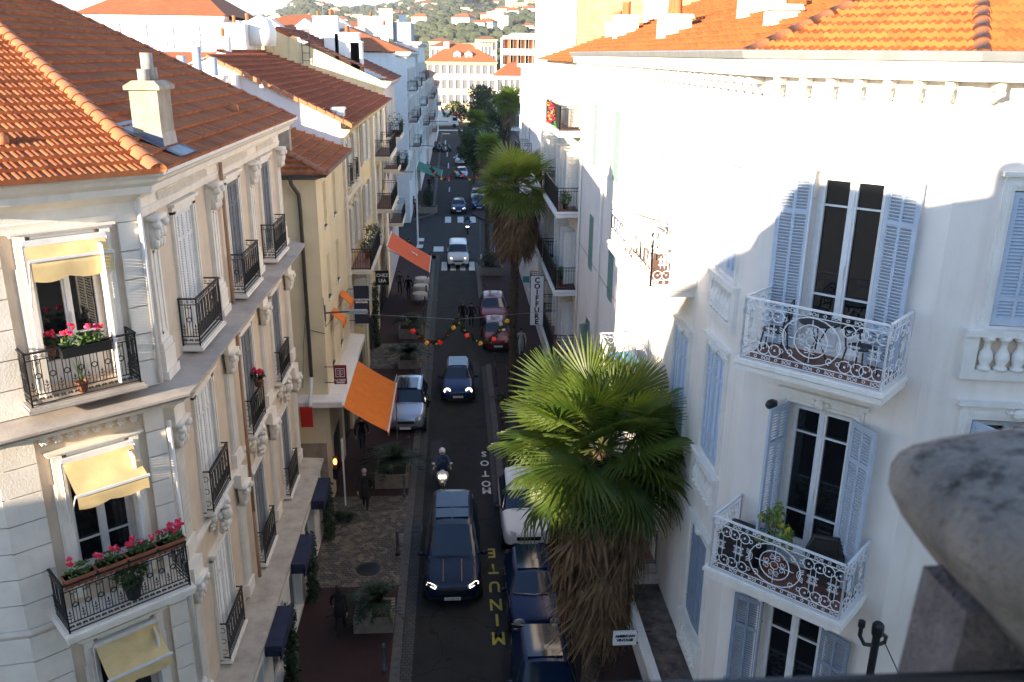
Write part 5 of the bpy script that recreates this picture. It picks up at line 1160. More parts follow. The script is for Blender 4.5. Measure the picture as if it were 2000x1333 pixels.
def pot(label, Mx, r, h, kind, seed, mt='terra', cat='potted plant', s=1.0):
    P = thing('potted_plant', label, cat, Mx); rnd = random.Random(seed); b = MB(); b.lathe([(r * .7, 0), (r, h * .85), (r * 1.1, h * .86), (r * 1.1, h), (r * .95, h), (r * .9, h * .85)], 12); part('pot', b, [M[mt]], P, None, True)
    b = MB()
    if kind == 'spiky':
        for i in range(22): a = rnd.random() * 6.28; t = rnd.random() * .7; L = .45 * s; b.add([(0, 0, h), (.02*cos(a+1.5), .02*sin(a+1.5), h), (cos(a)*t*L, sin(a)*t*L, h + L)], [(0, 1, 2)])
        mm = ['leafg']
    elif kind == 'lemon':
        b.tube([(0, 0, h * .8), (.03, 0, h + .25), (-.02, .02, h + .5)], [.02, .016, .012], 6, 2)
        for i in range(7):
            a = i * .95; q = (cos(a) * .24, sin(a) * .2, h + .4 + .12 * (i % 4)); b.tube([(0, 0, h + .28), q], .009, 4, 2); leafy(b, q, .13, 46, .055, rnd, 0, (1, 1, 1), .1)
        leafy(b, (0, 0, h + .95), .14, 60, .055, rnd, 0, (1, 1, 1.4), .1)
        for i in range(8): a = rnd.random() * 6.28; b.ball((cos(a) * .22, sin(a) * .18, h + .35 + .3 * rnd.random()), .035, 1, 7, 5, (1, 1, 1.25))
        mm = ['leafy', 'lemon', 'bark']
    elif kind == 'flower':
        leafy(b, (0, 0, h + .12), .2 * s, 160, .05, rnd, 0, (1, 1, .8), .1)
        for i in range(14): b.ball((rnd.uniform(-.12, .12) * s, rnd.uniform(-.12, .12) * s, h + .22 + rnd.uniform(-.04, .08)), .05 * s, 1, 6, 4)
        mm = ['leafd', 'petalr']
    else: leafy(b, (0, 0, h + .22 * s), .3 * s, 300, .06, rnd, 0, (1, 1, 1.1), .1); mm = ['leafg']
    part('plant', b, [M[q] for q in mm], P); return P
M['leafy'] = mat('citrus_leaves', (.10,.19,.03), .5, (.22,.26,.04), 9); M['lemon'] = mat('lemon_peel', (.80,.55,.03), .5)
pot('potted cactus like plant with spiky leaves on the top balcony of the corner building', F1 @ T(wc - .1, -.25, 11.32), .10, .2, 'spiky', 4)
pot('large dark pot with foliage hanging in the middle balcony of the corner building', F1 @ T(wc + .15, -.5, 7.13), .17, .34, 'bush', 5, 'black')
pot('terracotta pot of red geraniums on the window guard of the long street front', F2 @ T(W2[1] + .3, -.2, 8.25), .12, .2, 'flower', 6)
pot('red roses standing inside the open top window of the corner building', F1 @ T(wc - .42, .05, 12.0), .08, .14, 'flower', 7, s=.6)
pot('lemon tree with yellow fruit on the middle scrollwork balcony', FB @ T(1.15, -.55, 8.16), .17, .3, 'lemon', 8)
rnd = random.Random(4)
for i, (y, l) in enumerate(((20.4, 'nearest'), (24.15, 'middle'), (27.9, 'farthest'))):
    b = MB(F2)
    for k in range(16): leafy(b, (y - 15.45 + .12 * sin(k), -.95, .2 + k * .14), .30, 80, .07, rnd, 0, (.8, .7, 1), .2)
    solo('climbing_plant', b, [M['leafd']], 'dark evergreen garland climbing the shop front beside the %s navy canopy' % l, 'plant', group='evergreen garlands on the shop front')
b = MB(FG)
for k in range(26): leafy(b, (18.5 + .2 * sin(k * 1.3), -.15, .2 + k * .15), .30, 50, .08, rnd, 0, (1, .7, 1), .2)
solo('climbing_plant', b, [M['leafd']], 'dark greenery covering the restaurant front beside the black sign', 'plant')
pot('green plant on the black railed balcony above the black sign', FH @ T(3.2, -.6, 7.4), .15, .3, 'bush', 9, s=1.3); pot('shrub trailing over the far end of the black railed balcony', FH @ T(5.9, -.7, 7.5), .16, .3, 'bush', 10, s=1.5)
pot('mass of balcony plants with a yellow green bush, on the pink fronted house', FP @ T(2.5, -.6, 11.2), .3, .4, 'bush', 11, s=2.4); pot('brown dry shrub on a balcony of the pink fronted house', FP @ T(9.0, -.6, 8.0), .3, .4, 'bush', 12, s=2.2)
b = MB(FD)
for k in range(30): leafy(b, (xd(38.6) - 1.6 + rnd.random() * 3.2, -1.0, 14.2 + rnd.random() * .8), .16, 14, .06, rnd, 0 if k % 3 else 1, (1, .6, 1), .1)
solo('balcony_decoration', b, [M['petalr'], mat('bright_green_tinsel', (.05,.45,.08), .5)], 'red and green festive tinsel hung on the highest black balcony of the cream building', 'decoration')
# ------------------------------------------------------------------ vehicles
def paint(name, c, metal=.3): return mat(name, c, .26, None, metal=metal, spec=.28, coat=.3)
P_ = {'black': paint('black_car_paint', (.002,.010,.034), 0), 'blue': paint('dark_blue_car_paint', (.006,.026,.10)), 'white': paint('white_car_paint', (.70,.70,.69), 0), 'silver': paint('silver_car_paint', (.40,.45,.52), .6),  # the black has a blue base standing in for the reflected sky
      'red': paint('red_car_paint', (.20,.004,.008), .0), 'dark': paint('charcoal_car_paint', (.02,.024,.03)), 'navy': paint('navy_car_paint', (.004,.014,.06))}
M['lamp'] = mat('headlamp_on', (1,.97,.85), .2, emit=2.0); M['lens'] = mat('headlamp_lens', (.45,.47,.48), .08, spec=.8)
M['tyre'] = mat('rubber', (.012,.012,.012), .85); M['rim'] = mat('alloy', (.30,.31,.32), .3, metal=.8); M['plate'] = mat('number_plate', (.72,.73,.72), .5); M['chrome'] = mat('chrome', (.6,.6,.6), .12, metal=1.0)
M['cglass'] = mat('car_glass', (.005,.018,.045), .05, spec=.6); M['trimb'] = mat('black_plastic', (.010,.010,.011), .5); M['tail'] = mat('tail_lamp', (.35,.01,.01), .2)  # car glass: blue base colour stands in for sky reflection
CT = {  # stations: y, half width, bottom, belt z, roof-edge half width, top z  ; glass ranges by station index
 'mpv': (4.95, [(0, .62, .34, .62, .50, .66), (.10, .84, .24, .80, .70, .86), (.45, .93, .20, .93, .80, 1.00), (1.05, .96, .20, 1.04, .80, 1.13), (1.25, .965, .20, 1.06, .78, 1.20), (2.15, .965, .20, 1.10, .70, 1.86), (2.9, .965, .20, 1.11, .71, 1.91), (4.4, .96, .22, 1.11, .70, 1.89), (4.78, .95, .26, 1.08, .66, 1.78), (4.93, .90, .34, 1.0, .62, 1.05), (4.95, .84, .40, .7, .6, .75)], (4, 5), (8, 9)),
 'hatch': (3.9, [(0, .55, .30, .50, .45, .55), (.08, .74, .20, .66, .62, .72), (.40, .83, .18, .80, .72, .86), (.95, .86, .18, .90, .72, .96), (1.15, .865, .18, .92, .70, 1.0), (1.75, .865, .18, .94, .58, 1.38), (2.4, .865, .18, .95, .58, 1.42), (3.3, .86, .20, .95, .56, 1.38), (3.72, .84, .26, .93, .56, 1.02), (3.86, .80, .32, .85, .6, .90), (3.9, .72, .38, .6, .5, .65)], (4, 5), (7, 8)),
 'van': (4.4, [(0, .60, .34, .60, .5, .66), (.08, .80, .24, .82, .68, .90), (.35, .90, .20, .98, .76, 1.05), (.75, .915, .20, 1.08, .76, 1.16), (.92, .915, .20, 1.10, .76, 1.22), (1.55, .915, .20, 1.12, .70, 1.76), (2.2, .915, .20, 1.12, .71, 1.83), (4.1, .91, .22, 1.12, .70, 1.81), (4.32, .90, .26, 1.10, .68, 1.70), (4.38, .88, .30, 1.0, .7, 1.05), (4.4, .84, .36, .7, .6, .75)], (4, 5), (8, 9)),
 'suv': (4.4, [(0, .60, .38, .66, .5, .72), (.08, .82, .28, .86, .68, .92), (.40, .91, .24, .98, .78, 1.04), (1.10, .93, .24, 1.04, .80, 1.12), (1.30, .935, .24, 1.05, .78, 1.16), (1.95, .935, .24, 1.08, .66, 1.62), (2.6, .935, .24, 1.09, .66, 1.68), (3.8, .93, .26, 1.08, .65, 1.64), (4.2, .92, .30, 1.06, .62, 1.15), (4.36, .88, .36, .96, .62, 1.02), (4.4, .82, .42, .7, .6, .75)], (4, 5), (7, 8)),
}
def car_meshes(kind, pk):
    def mk():
        L, st, ws, rw = CT[kind]; mats = [P_[pk], M['cglass'], M['trimb']]; vs = []; fs = []; ms = []
        ring = []
        for (y, hw, zb, zt, rw_, tz) in st:
            half = [(0, zb), (hw * .90, zb), (hw * .985, zb + (zt - zb) * .25), (hw, zb + (zt - zb) * .62), (hw * .965, zt - .02), (rw_ + (hw * .96 - rw_) * .12, tz - .05 if tz - zt > .3 else tz - .02), (rw_ * .86, tz), (0, tz + .025)]
            r = [(x, y, z) for x, z in half] + [(-x, y, z) for x, z in half[-2:0:-1]]; ring.append(len(vs)); vs += r
        n = 14
        for i in range(len(st) - 1):
            for j in range(n):
                jj = j if j < 7 else 13 - j; m = 0
                if jj == 4 and ws[0] <= i < rw[1] - (0 if i != ws[0] else 0) and st[i][5] - st[i][3] + st[i+1][5] - st[i+1][3] > .5: m = 1
                if jj in (5, 6) and (i == ws[0] or i == rw[0]): m = 1
                if jj in (0, 1): m = 2
                fs.append((ring[i] + j, ring[i] + (j + 1) % n, ring[i + 1] + (j + 1) % n, ring[i + 1] + j)); ms.append(m)
        fs.append(tuple(ring[0] + j for j in range(n))[::-1]); ms.append(0); fs.append(tuple(ring[-1] + j for j in range(n))); ms.append(0)
        me = bpy.data.meshes.new('tmp'); me.from_pydata(vs, [], fs); me.polygons.foreach_set('material_index', ms)
        for m_ in mats: me.materials.append(m_)
        bm = bmesh.new(); bm.from_mesh(me)
        bmesh.ops.recalc_face_normals(bm, faces=bm.faces)
        cl = bm.edges.layers.float.new('crease_edge')
        for e in bm.edges:
            k = {f.material_index for f in e.link_faces}
            if 1 in k and len(k) > 1: e[cl] = .7
        bm.to_mesh(me); bm.free()
        o = bpy.data.objects.new('tmp', me); col.objects.link(o); md = o.modifiers.new('s', 'SUBSURF'); md.levels = 2; md.render_levels = 2
        bpy.context.view_layer.update(); ev = bpy.data.meshes.new_from_object(o.evaluated_get(bpy.context.evaluated_depsgraph_get())); bpy.data.objects.remove(o)
        out = []
        for sel, nm in ((0, 'body'), (1, 'glass'), (2, 'sill')):
            bm = bmesh.new(); bm.from_mesh(ev); bmesh.ops.delete(bm, geom=[f for f in bm.faces if f.material_index != sel], context='FACES')
            if sel == 1:                                                   # windscreen, rear window, side windows
                for a, part_ in (('windscreen', lambda c, nn: abs(nn.x) < .5 and nn.y < 0), ('rear_window', lambda c, nn: abs(nn.x) < .5 and nn.y >= 0), ('side_windows', lambda c, nn: abs(nn.x) >= .5)):
                    b2 = bm.copy(); bmesh.ops.delete(b2, geom=[f for f in b2.faces if not part_(f.calc_center_median(), f.normal)], context='FACES'); b2.normal_update()
                    q = bpy.data.meshes.new(a); b2.to_mesh(q); b2.free(); q.materials.append(mats[1]); q.polygons.foreach_set('material_index', [0] * len(q.polygons)); q.polygons.foreach_set('use_smooth', [True] * len(q.polygons)); out.append((a, q))
            else:
                q = bpy.data.meshes.new(nm); bm.to_mesh(q); q.materials.append(mats[sel]); q.polygons.foreach_set('material_index', [0] * len(q.polygons)); q.polygons.foreach_set('use_smooth', [True] * len(q.polygons)); out.append((nm, q))
            bm.free()
        return out
    return cached(('car', kind, pk), mk)
def wheel_meshes(r):
    def mk():
        b = MB(); b.lathe([(r * .66, -.1), (r * .95, -.105), (r, -.07), (r, .07), (r * .95, .105), (r * .66, .1)], 20); ty = b.mesh('tyre', [M['tyre']], True)
        b = MB(); b.lathe([(r * .66, -.08), (r * .60, .085), (.05, .075)], 20)
        for i in range(5): b.box(r * .1, r * .62, -.03, .03, .07, .095, 0, RZ(i * 2 * pi / 5))
        return ty, b.mesh('rim', [M['rim']])
    return cached(('wh', r), mk)
def car(label, kind, pk, x, y, rot=0, lamps='off', cat='car', name='parked_car', group=None, round_l=False, extras=()):
    """front bumper centre at x, y; rot 0 faces the viewer"""
    C = thing(name, label, cat, T(x, y, 0) @ RZ(rot), group); L, st, ws, rw = CT[kind]
    for nm, me in car_meshes(kind, pk): part(nm, me, None, C)
    r = .31 if kind == 'hatch' else .34; ty, ri = wheel_meshes(r); hw = st[4][1]
    for s in (-1, 1):
        for yy in (.75, L - .85):
            X = T(s * (hw - .085), yy, r) @ RY(s * pi / 2); w_ = part('wheel', ty, None, C, X); part('rim', ri, None, w_)
            b = MB(T(s * (hw - .005), yy, r)); b.add([(0, (r + .05) * cos(a), (r + .05) * sin(a)) for a in [pi * k / 10 for k in range(-1, 12)]] + [(-.0, 0, -.12)], [tuple(range(14))], 0)
            b.v = [(v[0] + s * .004, v[1], v[2]) for v in b.v]; part('wheel_arch', b, [M['trimb']], C)
        hl = M['lamp'] if lamps == 'on' else M['lens']; z = st[2][3] - .12; hx = st[1][1] * .78
        if round_l:
            b = MB(T(s * hx * .95, .135, z + .02) @ RX(pi / 2 + .25)); b.lathe([(.17, 0), (.165, .035), (.12, .05), (.115, .03)], 20); h = part('headlight', b, [hl], C, None, True)
            b = MB(T(s * hx * .95, .135, z + .02) @ RX(pi / 2 + .25)); b.lathe([(.115, .028), (.06, .05), (0, .055)], 16); part('lens', b, [M['lens']], h, None, True)
        else:
            b = MB(T(s * hx, .16, z) @ RZ(s * .75) @ RX(-.55)); b.box(-.20, .20, -.035, .05, -.055, .065); h = part('headlight', b, [M['lens']], C)
            b = MB(T(s * hx, .16, z) @ RZ(s * .75) @ RX(-.55)); b.tube([(-.19, -.042, -.05), (.19, -.042, -.05), (.20, -.042, .02), (.10, -.042, .062), (-.18, -.042, .03)], .008 if lamps == 'on' else .006, 4, 0, True); part('running_light', b, [hl], h)
        b = MB(T(s * (st[4][1] + .10), ws[0] * 0 + st[4][0] + .28, st[4][3] + .06)); b.ball((0, 0, 0), .12, 0, 8, 6, (.95, .5, .7)); b.tube([(-s * .14, .03, -.05), (0, .02, -.02)], .025, 5); part('mirror', b, [M['trimb'] if pk in ('white', 'silver') else P_[pk]], C, None, True)
        b = MB(T(s * st[-3][1] * .78, L - .10, st[-3][3] - .10)); b.box(-.07, .07, -.03, .03, -.14, .08); part('tail_light', b, [M['tail']], C)
    b = MB(T(0, .03, st[1][3] - .17)); b.box(-.42, .42, -.03, .05, -.07, .06)
    for k in range(4): b.box(-.40, .40, -.036, -.03, -.06 + k * .03, -.05 + k * .03)
    b.box(-.55, .55, -.02, .06, -.30, -.18); part('grille', b, [M['trimb']], C)
    b = MB(); b.box(-.26, .26, -.035, -.02, .36, .47); p = part('number_plate', b, [M['plate']], C)
    b = MB(T(0, st[4][0] - .05, st[4][5])); b.tube([(-.55, 0, 0), (.0, -.05, .03)], .010, 4); b.tube([(.05, 0, 0), (.58, -.05, .03)], .010, 4); part('wiper', b, [M['trimb']], C)
    if 'rails' in extras:
        for s in (-1, 1): b = MB(); b.tube([(s * (st[6][4] + .0), st[5][0] + .2, st[5][5] + .02), (s * st[6][4], st[6][0], st[6][5] + .06), (s * st[7][4], st[7][0], st[7][5] + .03)], .02, 5); part('roof_rail', b, [M['metalg']], C)
    if 'panels' in extras:
        b = MB(); z = st[6][5] + .012
        for y0, y1 in ((2.5, 3.1), (3.2, 4.3)): b.box(-.56, -.03, y0, y1, z - .05, z + .012); b.box(.03, .56, y0, y1, z - .05, z + .012)
        part('roof_panel', b, [M['cglass']], C)
    if 'roofglass' in extras:
        b = MB(); z = st[6][5] + .022; b.box(-.48, .48, 1.9, 3.3, z - .08, z); part('sunroof', b, [M['cglass']], C)
    if 'stripes' in extras:
        for s in (-1, 1): b = MB(); b.tube([(s * .30, .2, .93), (s * .30, .6, 1.055), (s * .30, 1.1, 1.165)], .012, 4); part('bonnet_stripe', b, [mat('copper_stripe', (.55,.2,.08), .4)], C)
    if 'chrome' in extras:
        b = MB(); b.tube([(-.78, .12, .66), (0, -.04, .66), (.78, .12, .66)], .03, 6); b.tube([(-.70, st[4][0] + .02, 1.03), (0, st[4][0] - .12, 1.05), (.70, st[4][0] + .02, 1.03)], .012, 4); part('chrome_trim', b, [M['chrome']], C, None, True)
    return C, p
def plate_text(C, s='FX-508-XL'):
    me = textmesh(s, .085, M['iron'], .001); part('plate_lettering', me, None, C[1], T(0, -.037, .415) @ FACE)
c = car('glossy black people carrier with slim headlights on, the nearest vehicle driving in the street', 'mpv', 'black', -.20, 23.6, 0, 'on', 'van', 'people_carrier', extras=('panels', 'stripes')); plate_text(c, 'PX-608-XH')
c = car('small dark blue car with two round lit headlamps driving down the middle of the street', 'hatch', 'blue', .06, 40.7, 0, 'on', 'car', 'small_car', round_l=True, extras=('roofglass',)); plate_text(c, 'ES-848-GJ')
c = car('white delivery van on the zebra crossing with lit headlamps', 'van', 'white', .21, 69.9, 0, 'on', 'van', 'delivery_van'); plate_text(c)
car('dark hatchback with lit headlamps approaching behind the white van and the motorbike', 'hatch', 'blue', .4, 95.2, 0, 'on', 'car', 'small_car')
car('light silver car approaching the cross street, third vehicle from the far end', 'hatch', 'silver', 1.0, 124, 0, 'off', 'car', 'small_car')
car('white hatchback turned a little sideways near the far junction', 'hatch', 'white', .75, 140.5, radians(-14), 'off', 'car', 'small_car')
car('silver blue off roader with roof rails parked on the left pavement under the orange awning', 'suv', 'silver', -2.42, 36.9, radians(-1), 'off', extras=('rails', 'roofglass'))
car('dark red car parked on the right, nearest of the two red ones', 'hatch', 'red', 2.5, 48.6, radians(1.5), 'off', group='red cars parked by the second palm')
car('dark roofed red car parked on the right directly behind the nearest red one', 'suv', 'red', 2.5, 53.1, 0, 'off', group='red cars parked by the second palm')
car('blue car parked on the far right before the cross street trees', 'hatch', 'blue', 2.75, 97.5, 0); car('pale car parked on the far right behind the blue one', 'hatch', 'white', 2.75, 103, 0)
car('white car parked on the right, mostly hidden by the dead leaves of the near palm', 'suv', 'white', 2.5, 26.6, 0)
car('navy blue car with a chrome strip parked on the right below the near palm skirt', 'hatch', 'navy', 2.36, 21.75, 0, 'off', extras=('chrome', 'roofglass'), round_l=True)
car('navy blue car parked at the bottom edge of the picture beside the palm trunk', 'hatch', 'navy', 2.34, 17.5, 0, 'off', extras=('chrome', 'roofglass'), round_l=True)
# lorry at the far junction
lr = thing('box_lorry', 'white box lorry with a teal sign standing across the far junction', 'lorry', T(-3.4, 214, 0) @ RZ(.0)); b = MB(); b.box(-2.6, 2.6, 0, 2.2, .9, 3.9); part('cargo_box', b, [M['white']], lr)
b = MB(); b.box(2.65, 4.4, .05, 2.15, .55, 2.6); b.box(-2.6, 4.3, .2, 2.0, .5, .9); part('cab', b, [P_['white']], lr); b = MB(); b.box(3.0, 4.1, .02, .06, 1.6, 2.4); part('cab_window', b, [M['cglass']], lr)
b = MB(); b.box(.6, 2.4, -.04, 0, 2.4, 3.5); part('sign_panel', b, [mat('teal_panel', (.05,.45,.42), .5)], lr)
for xx in (-1.8, -.8, 3.4): ty, ri = wheel_meshes(.34); w_ = part('wheel', ty, None, lr, T(xx, .1, .45) @ RX(pi/2) @ SC(1.3, 1.3, 1.3)); part('rim', ri, None, w_)
# scooters and motorbikes (front towards -y)
def scooter(label, x, y, rot=0, pk='white', lamps='off', name='scooter', group=None, moto=False):
    S = thing(name, label, 'motorbike' if moto else 'scooter', T(x, y, 0) @ RZ(rot), group); ty, ri = wheel_meshes(.26)
    for yy in (.28, 1.5): w_ = part('wheel', ty, None, S, T(0, yy, .27) @ RY(pi / 2) @ SC(1, 1, .75)); part('rim', ri, None, w_)
    b = MB(); b.ball((0, .50, .72), .30, 0, 12, 8, (.85, .62, 1.05)); b.ball((0, .36, .42), .16, 0, 10, 6, (.7, 1.3, .8)); b.ball((0, 1.35, .62), .26, 0, 10, 6, (.75, 1.7, .7)); b.box(-.14, .14, .6, 1.2, .28, .36)
    part('fairing', b, [P_[pk]], S, None, True)
    b = MB(); b.ball((0, 1.15, .80), .24, 0, 10, 6, (.7, 1.6, .35)); part('seat', b, [M['trimb']], S, None, True)
    b = MB(); b.tube([(-.36, .66, 1.02), (-.2, .58, 1.04), (.2, .58, 1.04), (.36, .66, 1.02)], .018, 6); b.tube([(0, .3, .3), (0, .55, 1.0)], .035, 6); part('handlebar', b, [M['trimb']], S)
    b = MB(); b.add([(-.20, .42, .95), (.20, .42, .95), (.15, .56, 1.38), (-.15, .56, 1.38), (-.20, .43, .95), (.20, .43, .95), (.15, .57, 1.38), (-.15, .57, 1.38)], [(0, 1, 2, 3), (7, 6, 5, 4), (0, 4, 5, 1), (2, 6, 7, 3)]); part('windscreen', b, [M['cglass']], S)
    for s in (-1, 1):
        b = MB(T(s * .09, .27, .76) @ RX(pi / 2)); b.lathe([(.07, -.02), (.06, .02), (.0, .035)], 12); part('headlight', b, [M['lamp'] if lamps == 'on' else M['lens']], S, None, True)
        b = MB(); b.tube([(s * .24, .60, 1.05), (s * .34, .58, 1.2)], .01, 4); b.ball((s * .36, .58, 1.23), .07, 0, 8, 5, (1, .4, .7)); part('mirror', b, [P_[pk]], S, None, True)
    return S
scooter('white scooter with both headlamps lit following the black people carrier', -.62, 31.0, 0, 'white', 'on')
scooter('black motorbike with a lit headlamp riding between the white van and the dark hatchback', 1.2, 84, 0, 'dark', 'on', 'motorbike', moto=True)
for i, (x, y) in enumerate(((-2.6, 158), (-1.9, 158.5), (-1.2, 159), (-.55, 159.4), (-2.4, 164), (-1.5, 165))):
    scooter('scooter parked in the dense row near the far junction', x, y, radians(60), ('dark', 'black', 'white', 'dark', 'black', 'dark')[i], group='scooters parked in a row near the far junction')
# ------------------------------------------------------------------ people
M['skin'] = mat('skin', (.48,.27,.18), .55); M['hairb'] = mat('dark_hair', (.02,.014,.01), .6); M['hairr'] = mat('auburn_hair', (.12,.045,.02), .6); M['hairg'] = mat('grey_hair', (.3,.29,.28), .6)
def cloth(name, c): return mat(name, c, .9, tuple(v * .75 for v in c), 6)
CL = {'black': cloth('black_cloth', (.010,.010,.011)), 'jeans': cloth('blue_denim', (.03,.045,.08)), 'white': cloth('white_cloth', (.62,.60,.57)), 'grey': cloth('grey_cloth', (.10,.09,.08)), 'blue': cloth('blue_cloth', (.04,.10,.22)), 'brown': cloth('brown_cloth', (.10,.06,.035)), 'red': cloth('magenta_cloth', (.30,.02,.06))}
def person(label, x, y, rot=0, h=1.72, top='black', legs='black', pose='walk', hair='hairb', long_hair=False, coat=0.0, z=KH, helmet=None, ph=1.0, hold=None, group=None):
    """facing -y locally; joints laid out as a skeleton, one skinned surface; clothes coloured by region"""
    P = thing('person', label, 'person', T(x, y, z) @ RZ(rot) @ SC(h / 1.75, h / 1.75, h / 1.75), group)
    J = {}; E = []; R = {}
    def j(n, p, r, par=None):
        J[n] = Vector(p); R[n] = r
        if par: E.append((par, n))
    sit = pose == 'ride'; hz = .98 if not sit else .90
    j('pel', (0, 0, hz), (.155, .115)); j('waist', (0, -.01 - .06 * sit, hz + .16), (.135, .10), 'pel'); j('chest', (0, -.02 - .12 * sit, hz + .36), (.165, .115), 'waist'); j('shou', (0, -.02 - .15 * sit, hz + .47), (.12, .085), 'chest')
    j('neck', (0, -.03 - .17 * sit, hz + .55), (.052, .055), 'shou'); j('jaw', (0, -.05 - .19 * sit, hz + .615), (.062, .075), 'neck'); j('head', (0, -.035 - .19 * sit, hz + .69), (.078, .095), 'jaw'); j('crown', (0, -.02 - .19 * sit, hz + .76), (.055, .065), 'head')
    j('nose', (0, -.135 - .19 * sit, hz + .665), (.010, .010), 'head')
    for s, n in ((-1, 'l'), (1, 'r')):
        f = s * ph
        if sit: kn = (s * .20, -.42, .86); an = (s * .20, -.30, .44); toe = (s * .20, -.46, .38)
        elif pose == 'walk': kn = (s * .09, -.10 - .13 * f, .52 + .01 * (f > 0)); an = (s * .09, .02 - .26 * f, .10 + .07 * (f < 0)); toe = (s * .10, -.13 - .26 * f, .04 + .03 * (f < 0))
        else: kn = (s * .10, -.02, .52); an = (s * .10, .02, .09); toe = (s * .12, -.13, .035)
        j('hip' + n, (s * .10, 0, hz - .06), (.105, .10), 'pel'); j('kn' + n, kn, (.062, .065), 'hip' + n); j('an' + n, an, (.042, .048), 'kn' + n); j('toe' + n, toe, (.042, .03), 'an' + n)
        sx = s * .20; sz = hz + .44; sy = -.02 - .14 * sit
        if sit: el = (s * .30, sy - .20, sz - .20); wr = (s * .34, sy - .44, sz - .26)
        elif hold == n: el = (s * .25, -.06, sz - .28); wr = (s * .16, -.28, sz - .22)
        elif pose == 'walk': el = (s * .27, .05 + .10 * f, sz - .28); wr = (s * .26, -.06 + .20 * f, sz - .53)
        else: el = (s * .27, .03, sz - .29); wr = (s * .25, -.06, sz - .54)
        j('sh' + n, (sx, sy, sz), (.058, .062), 'shou'); j('el' + n, el, (.043, .045), 'sh' + n); j('wr' + n, wr, (.028, .03), 'el' + n)
        d = (Vector(wr) - Vector(el)).normalized(); pm = Vector(wr) + d * .07; j('pa' + n, pm, (.032, .024), 'wr' + n)
        side = Vector((0, 1, 0)) if abs(d.y) < .8 else Vector((1, 0, 0))
        for k in range(4):
            a = pm + side * ((k - 1.5) * .021) + d * .035; fl = (.038, .046, .043, .032)[k]; inw = Vector((-s, -.2, 0)).normalized()
            j('f%d' % k + n, a, (.0095, .0095), 'pa' + n); j('g%d' % k + n, a + d * fl * .8 + inw * .012, (.0085, .0085), 'f%d' % k + n); j('h%d' % k + n, a + d * fl * 1.3 + inw * .032, (.007, .007), 'g%d' % k + n)
        t = Vector(wr) + d * .03 - side * .034; j('t0' + n, t, (.011, .011), 'wr' + n); j('t1' + n, t + d * .035 - side * .016, (.009, .009), 't0' + n)
    names = list(J); ix = {n: i for i, n in enumerate(names)}
    me = bpy.data.meshes.new('body'); me.from_pydata([tuple(J[n]) for n in names], [(ix[a], ix[b]) for a, b in E], [])
    o = bpy.data.objects.new('tmp', me); col.objects.link(o); o.modifiers.new('k', 'SKIN'); sv_ = me.skin_vertices[0].data
    for i, n in enumerate(names): sv_[i].radius = R[n]
    sv_[0].use_root = True; md = o.modifiers.new('s', 'SUBSURF'); md.levels = 1
    bpy.context.view_layer.update(); ev = bpy.data.meshes.new_from_object(o.evaluated_get(bpy.context.evaluated_depsgraph_get())); bpy.data.objects.remove(o); ev.name = 'body'
    ev.materials.clear()
    for m_ in (M['skin'], CL[top], CL[legs], M['trimb']): ev.materials.append(m_)
    wrl = [J['wrl'], J['wrr']]
    for p in ev.polygons:
        c = p.center; m_ = 1
        if c.z > J['neck'].z - .01 and abs(c.x) < .12: m_ = 0
        elif min((c - q).length for q in wrl) < .17 and min((c - J[a]).length for a in ('pal', 'par', 'f1l', 'f1r')) < .105: m_ = 0
        elif min((c - J[a]).length for a in ('toel', 'toer', 'anl', 'anr')) < .12: m_ = 3
        elif (c.z < hz + .0 and abs(c.x) < .24) or (sit and c.z < hz + .04): m_ = 2
        p.material_index = m_; p.use_smooth = True
    part('body', ev, None, P)
    H = J['head']; b = MB()
    if helmet:
        b.ball((H.x, H.y + .01, H.z + .02), .145, 0, 14, 10, (.95, 1.1, 1.05)); part('helmet', b, [P_[helmet]], P, None, True)
        b = MB(); b.ball((H.x, H.y - .045, H.z + .0), .125, 0, 12, 8, (.85, .9, .5)); part('visor', b, [M['cglass']], P, None, True)
    else:
        b.ball((H.x, H.y + .025, H.z + .035), .108, 0, 12, 8, (.92, 1.02, .98))
        if long_hair: b.ball((H.x, H.y + .075, H.z - .08), .10, 0, 10, 7, (1.0, .6, 1.7))
        part('hair', b, [M[hair]], P, None, True)
    for s in (-1, 1):
        b = MB(); b.ball((H.x + s * .034, H.y - .088, H.z + .0), .011, 0, 6, 4); part('eye', b, [M['trimb']], P); b = MB(); b.ball((H.x + s * .084, H.y + .01, H.z - .015), .024, 0, 6, 4, (.4, .7, 1.2)); part('ear', b, [M['skin']], P)
    if coat:
        b = MB(T(0, -.01, 0)); zt_, zb_ = hz + .22, hz - coat
        b.lathe([(1, zt_), (1.02, hz), (1.22, (hz + zb_) / 2), (1.38, zb_)], 14, 0, SC(.155, .125, 1)); part('coat_skirt', b, [CL[top]], P, None, True)
    return P
FA_ = 0; BK = pi
person('person in a long black coat walking away on the setts beside the second planter', -3.58, 29.9, BK, 1.74, 'black', 'black', coat=.42, hair='hairg')
person('woman with long dark hair in a short black coat walking past the nearest planter', -3.62, 22.4, BK, 1.66, 'black', 'black', long_hair=True, coat=.28, ph=-1)
person('man in dark clothes and light shoes walking under the orange shop awning', -4.2, 35.0, BK, 1.76, 'black', 'jeans')
person('auburn haired woman walking in the road toward the camera, left of a companion', .42, 53.6, FA_, 1.66, 'black', 'black', hair='hairr', long_hair=True, ph=-1)
person('person all in black walking in the road, right of the auburn haired woman', .98, 53.1, BK, 1.74, 'black', 'black')
person('person dressed in white walking on the right pavement by the second palm trunk', 3.78, 47.6, FA_, 1.72, 'white', 'white', ph=-1)
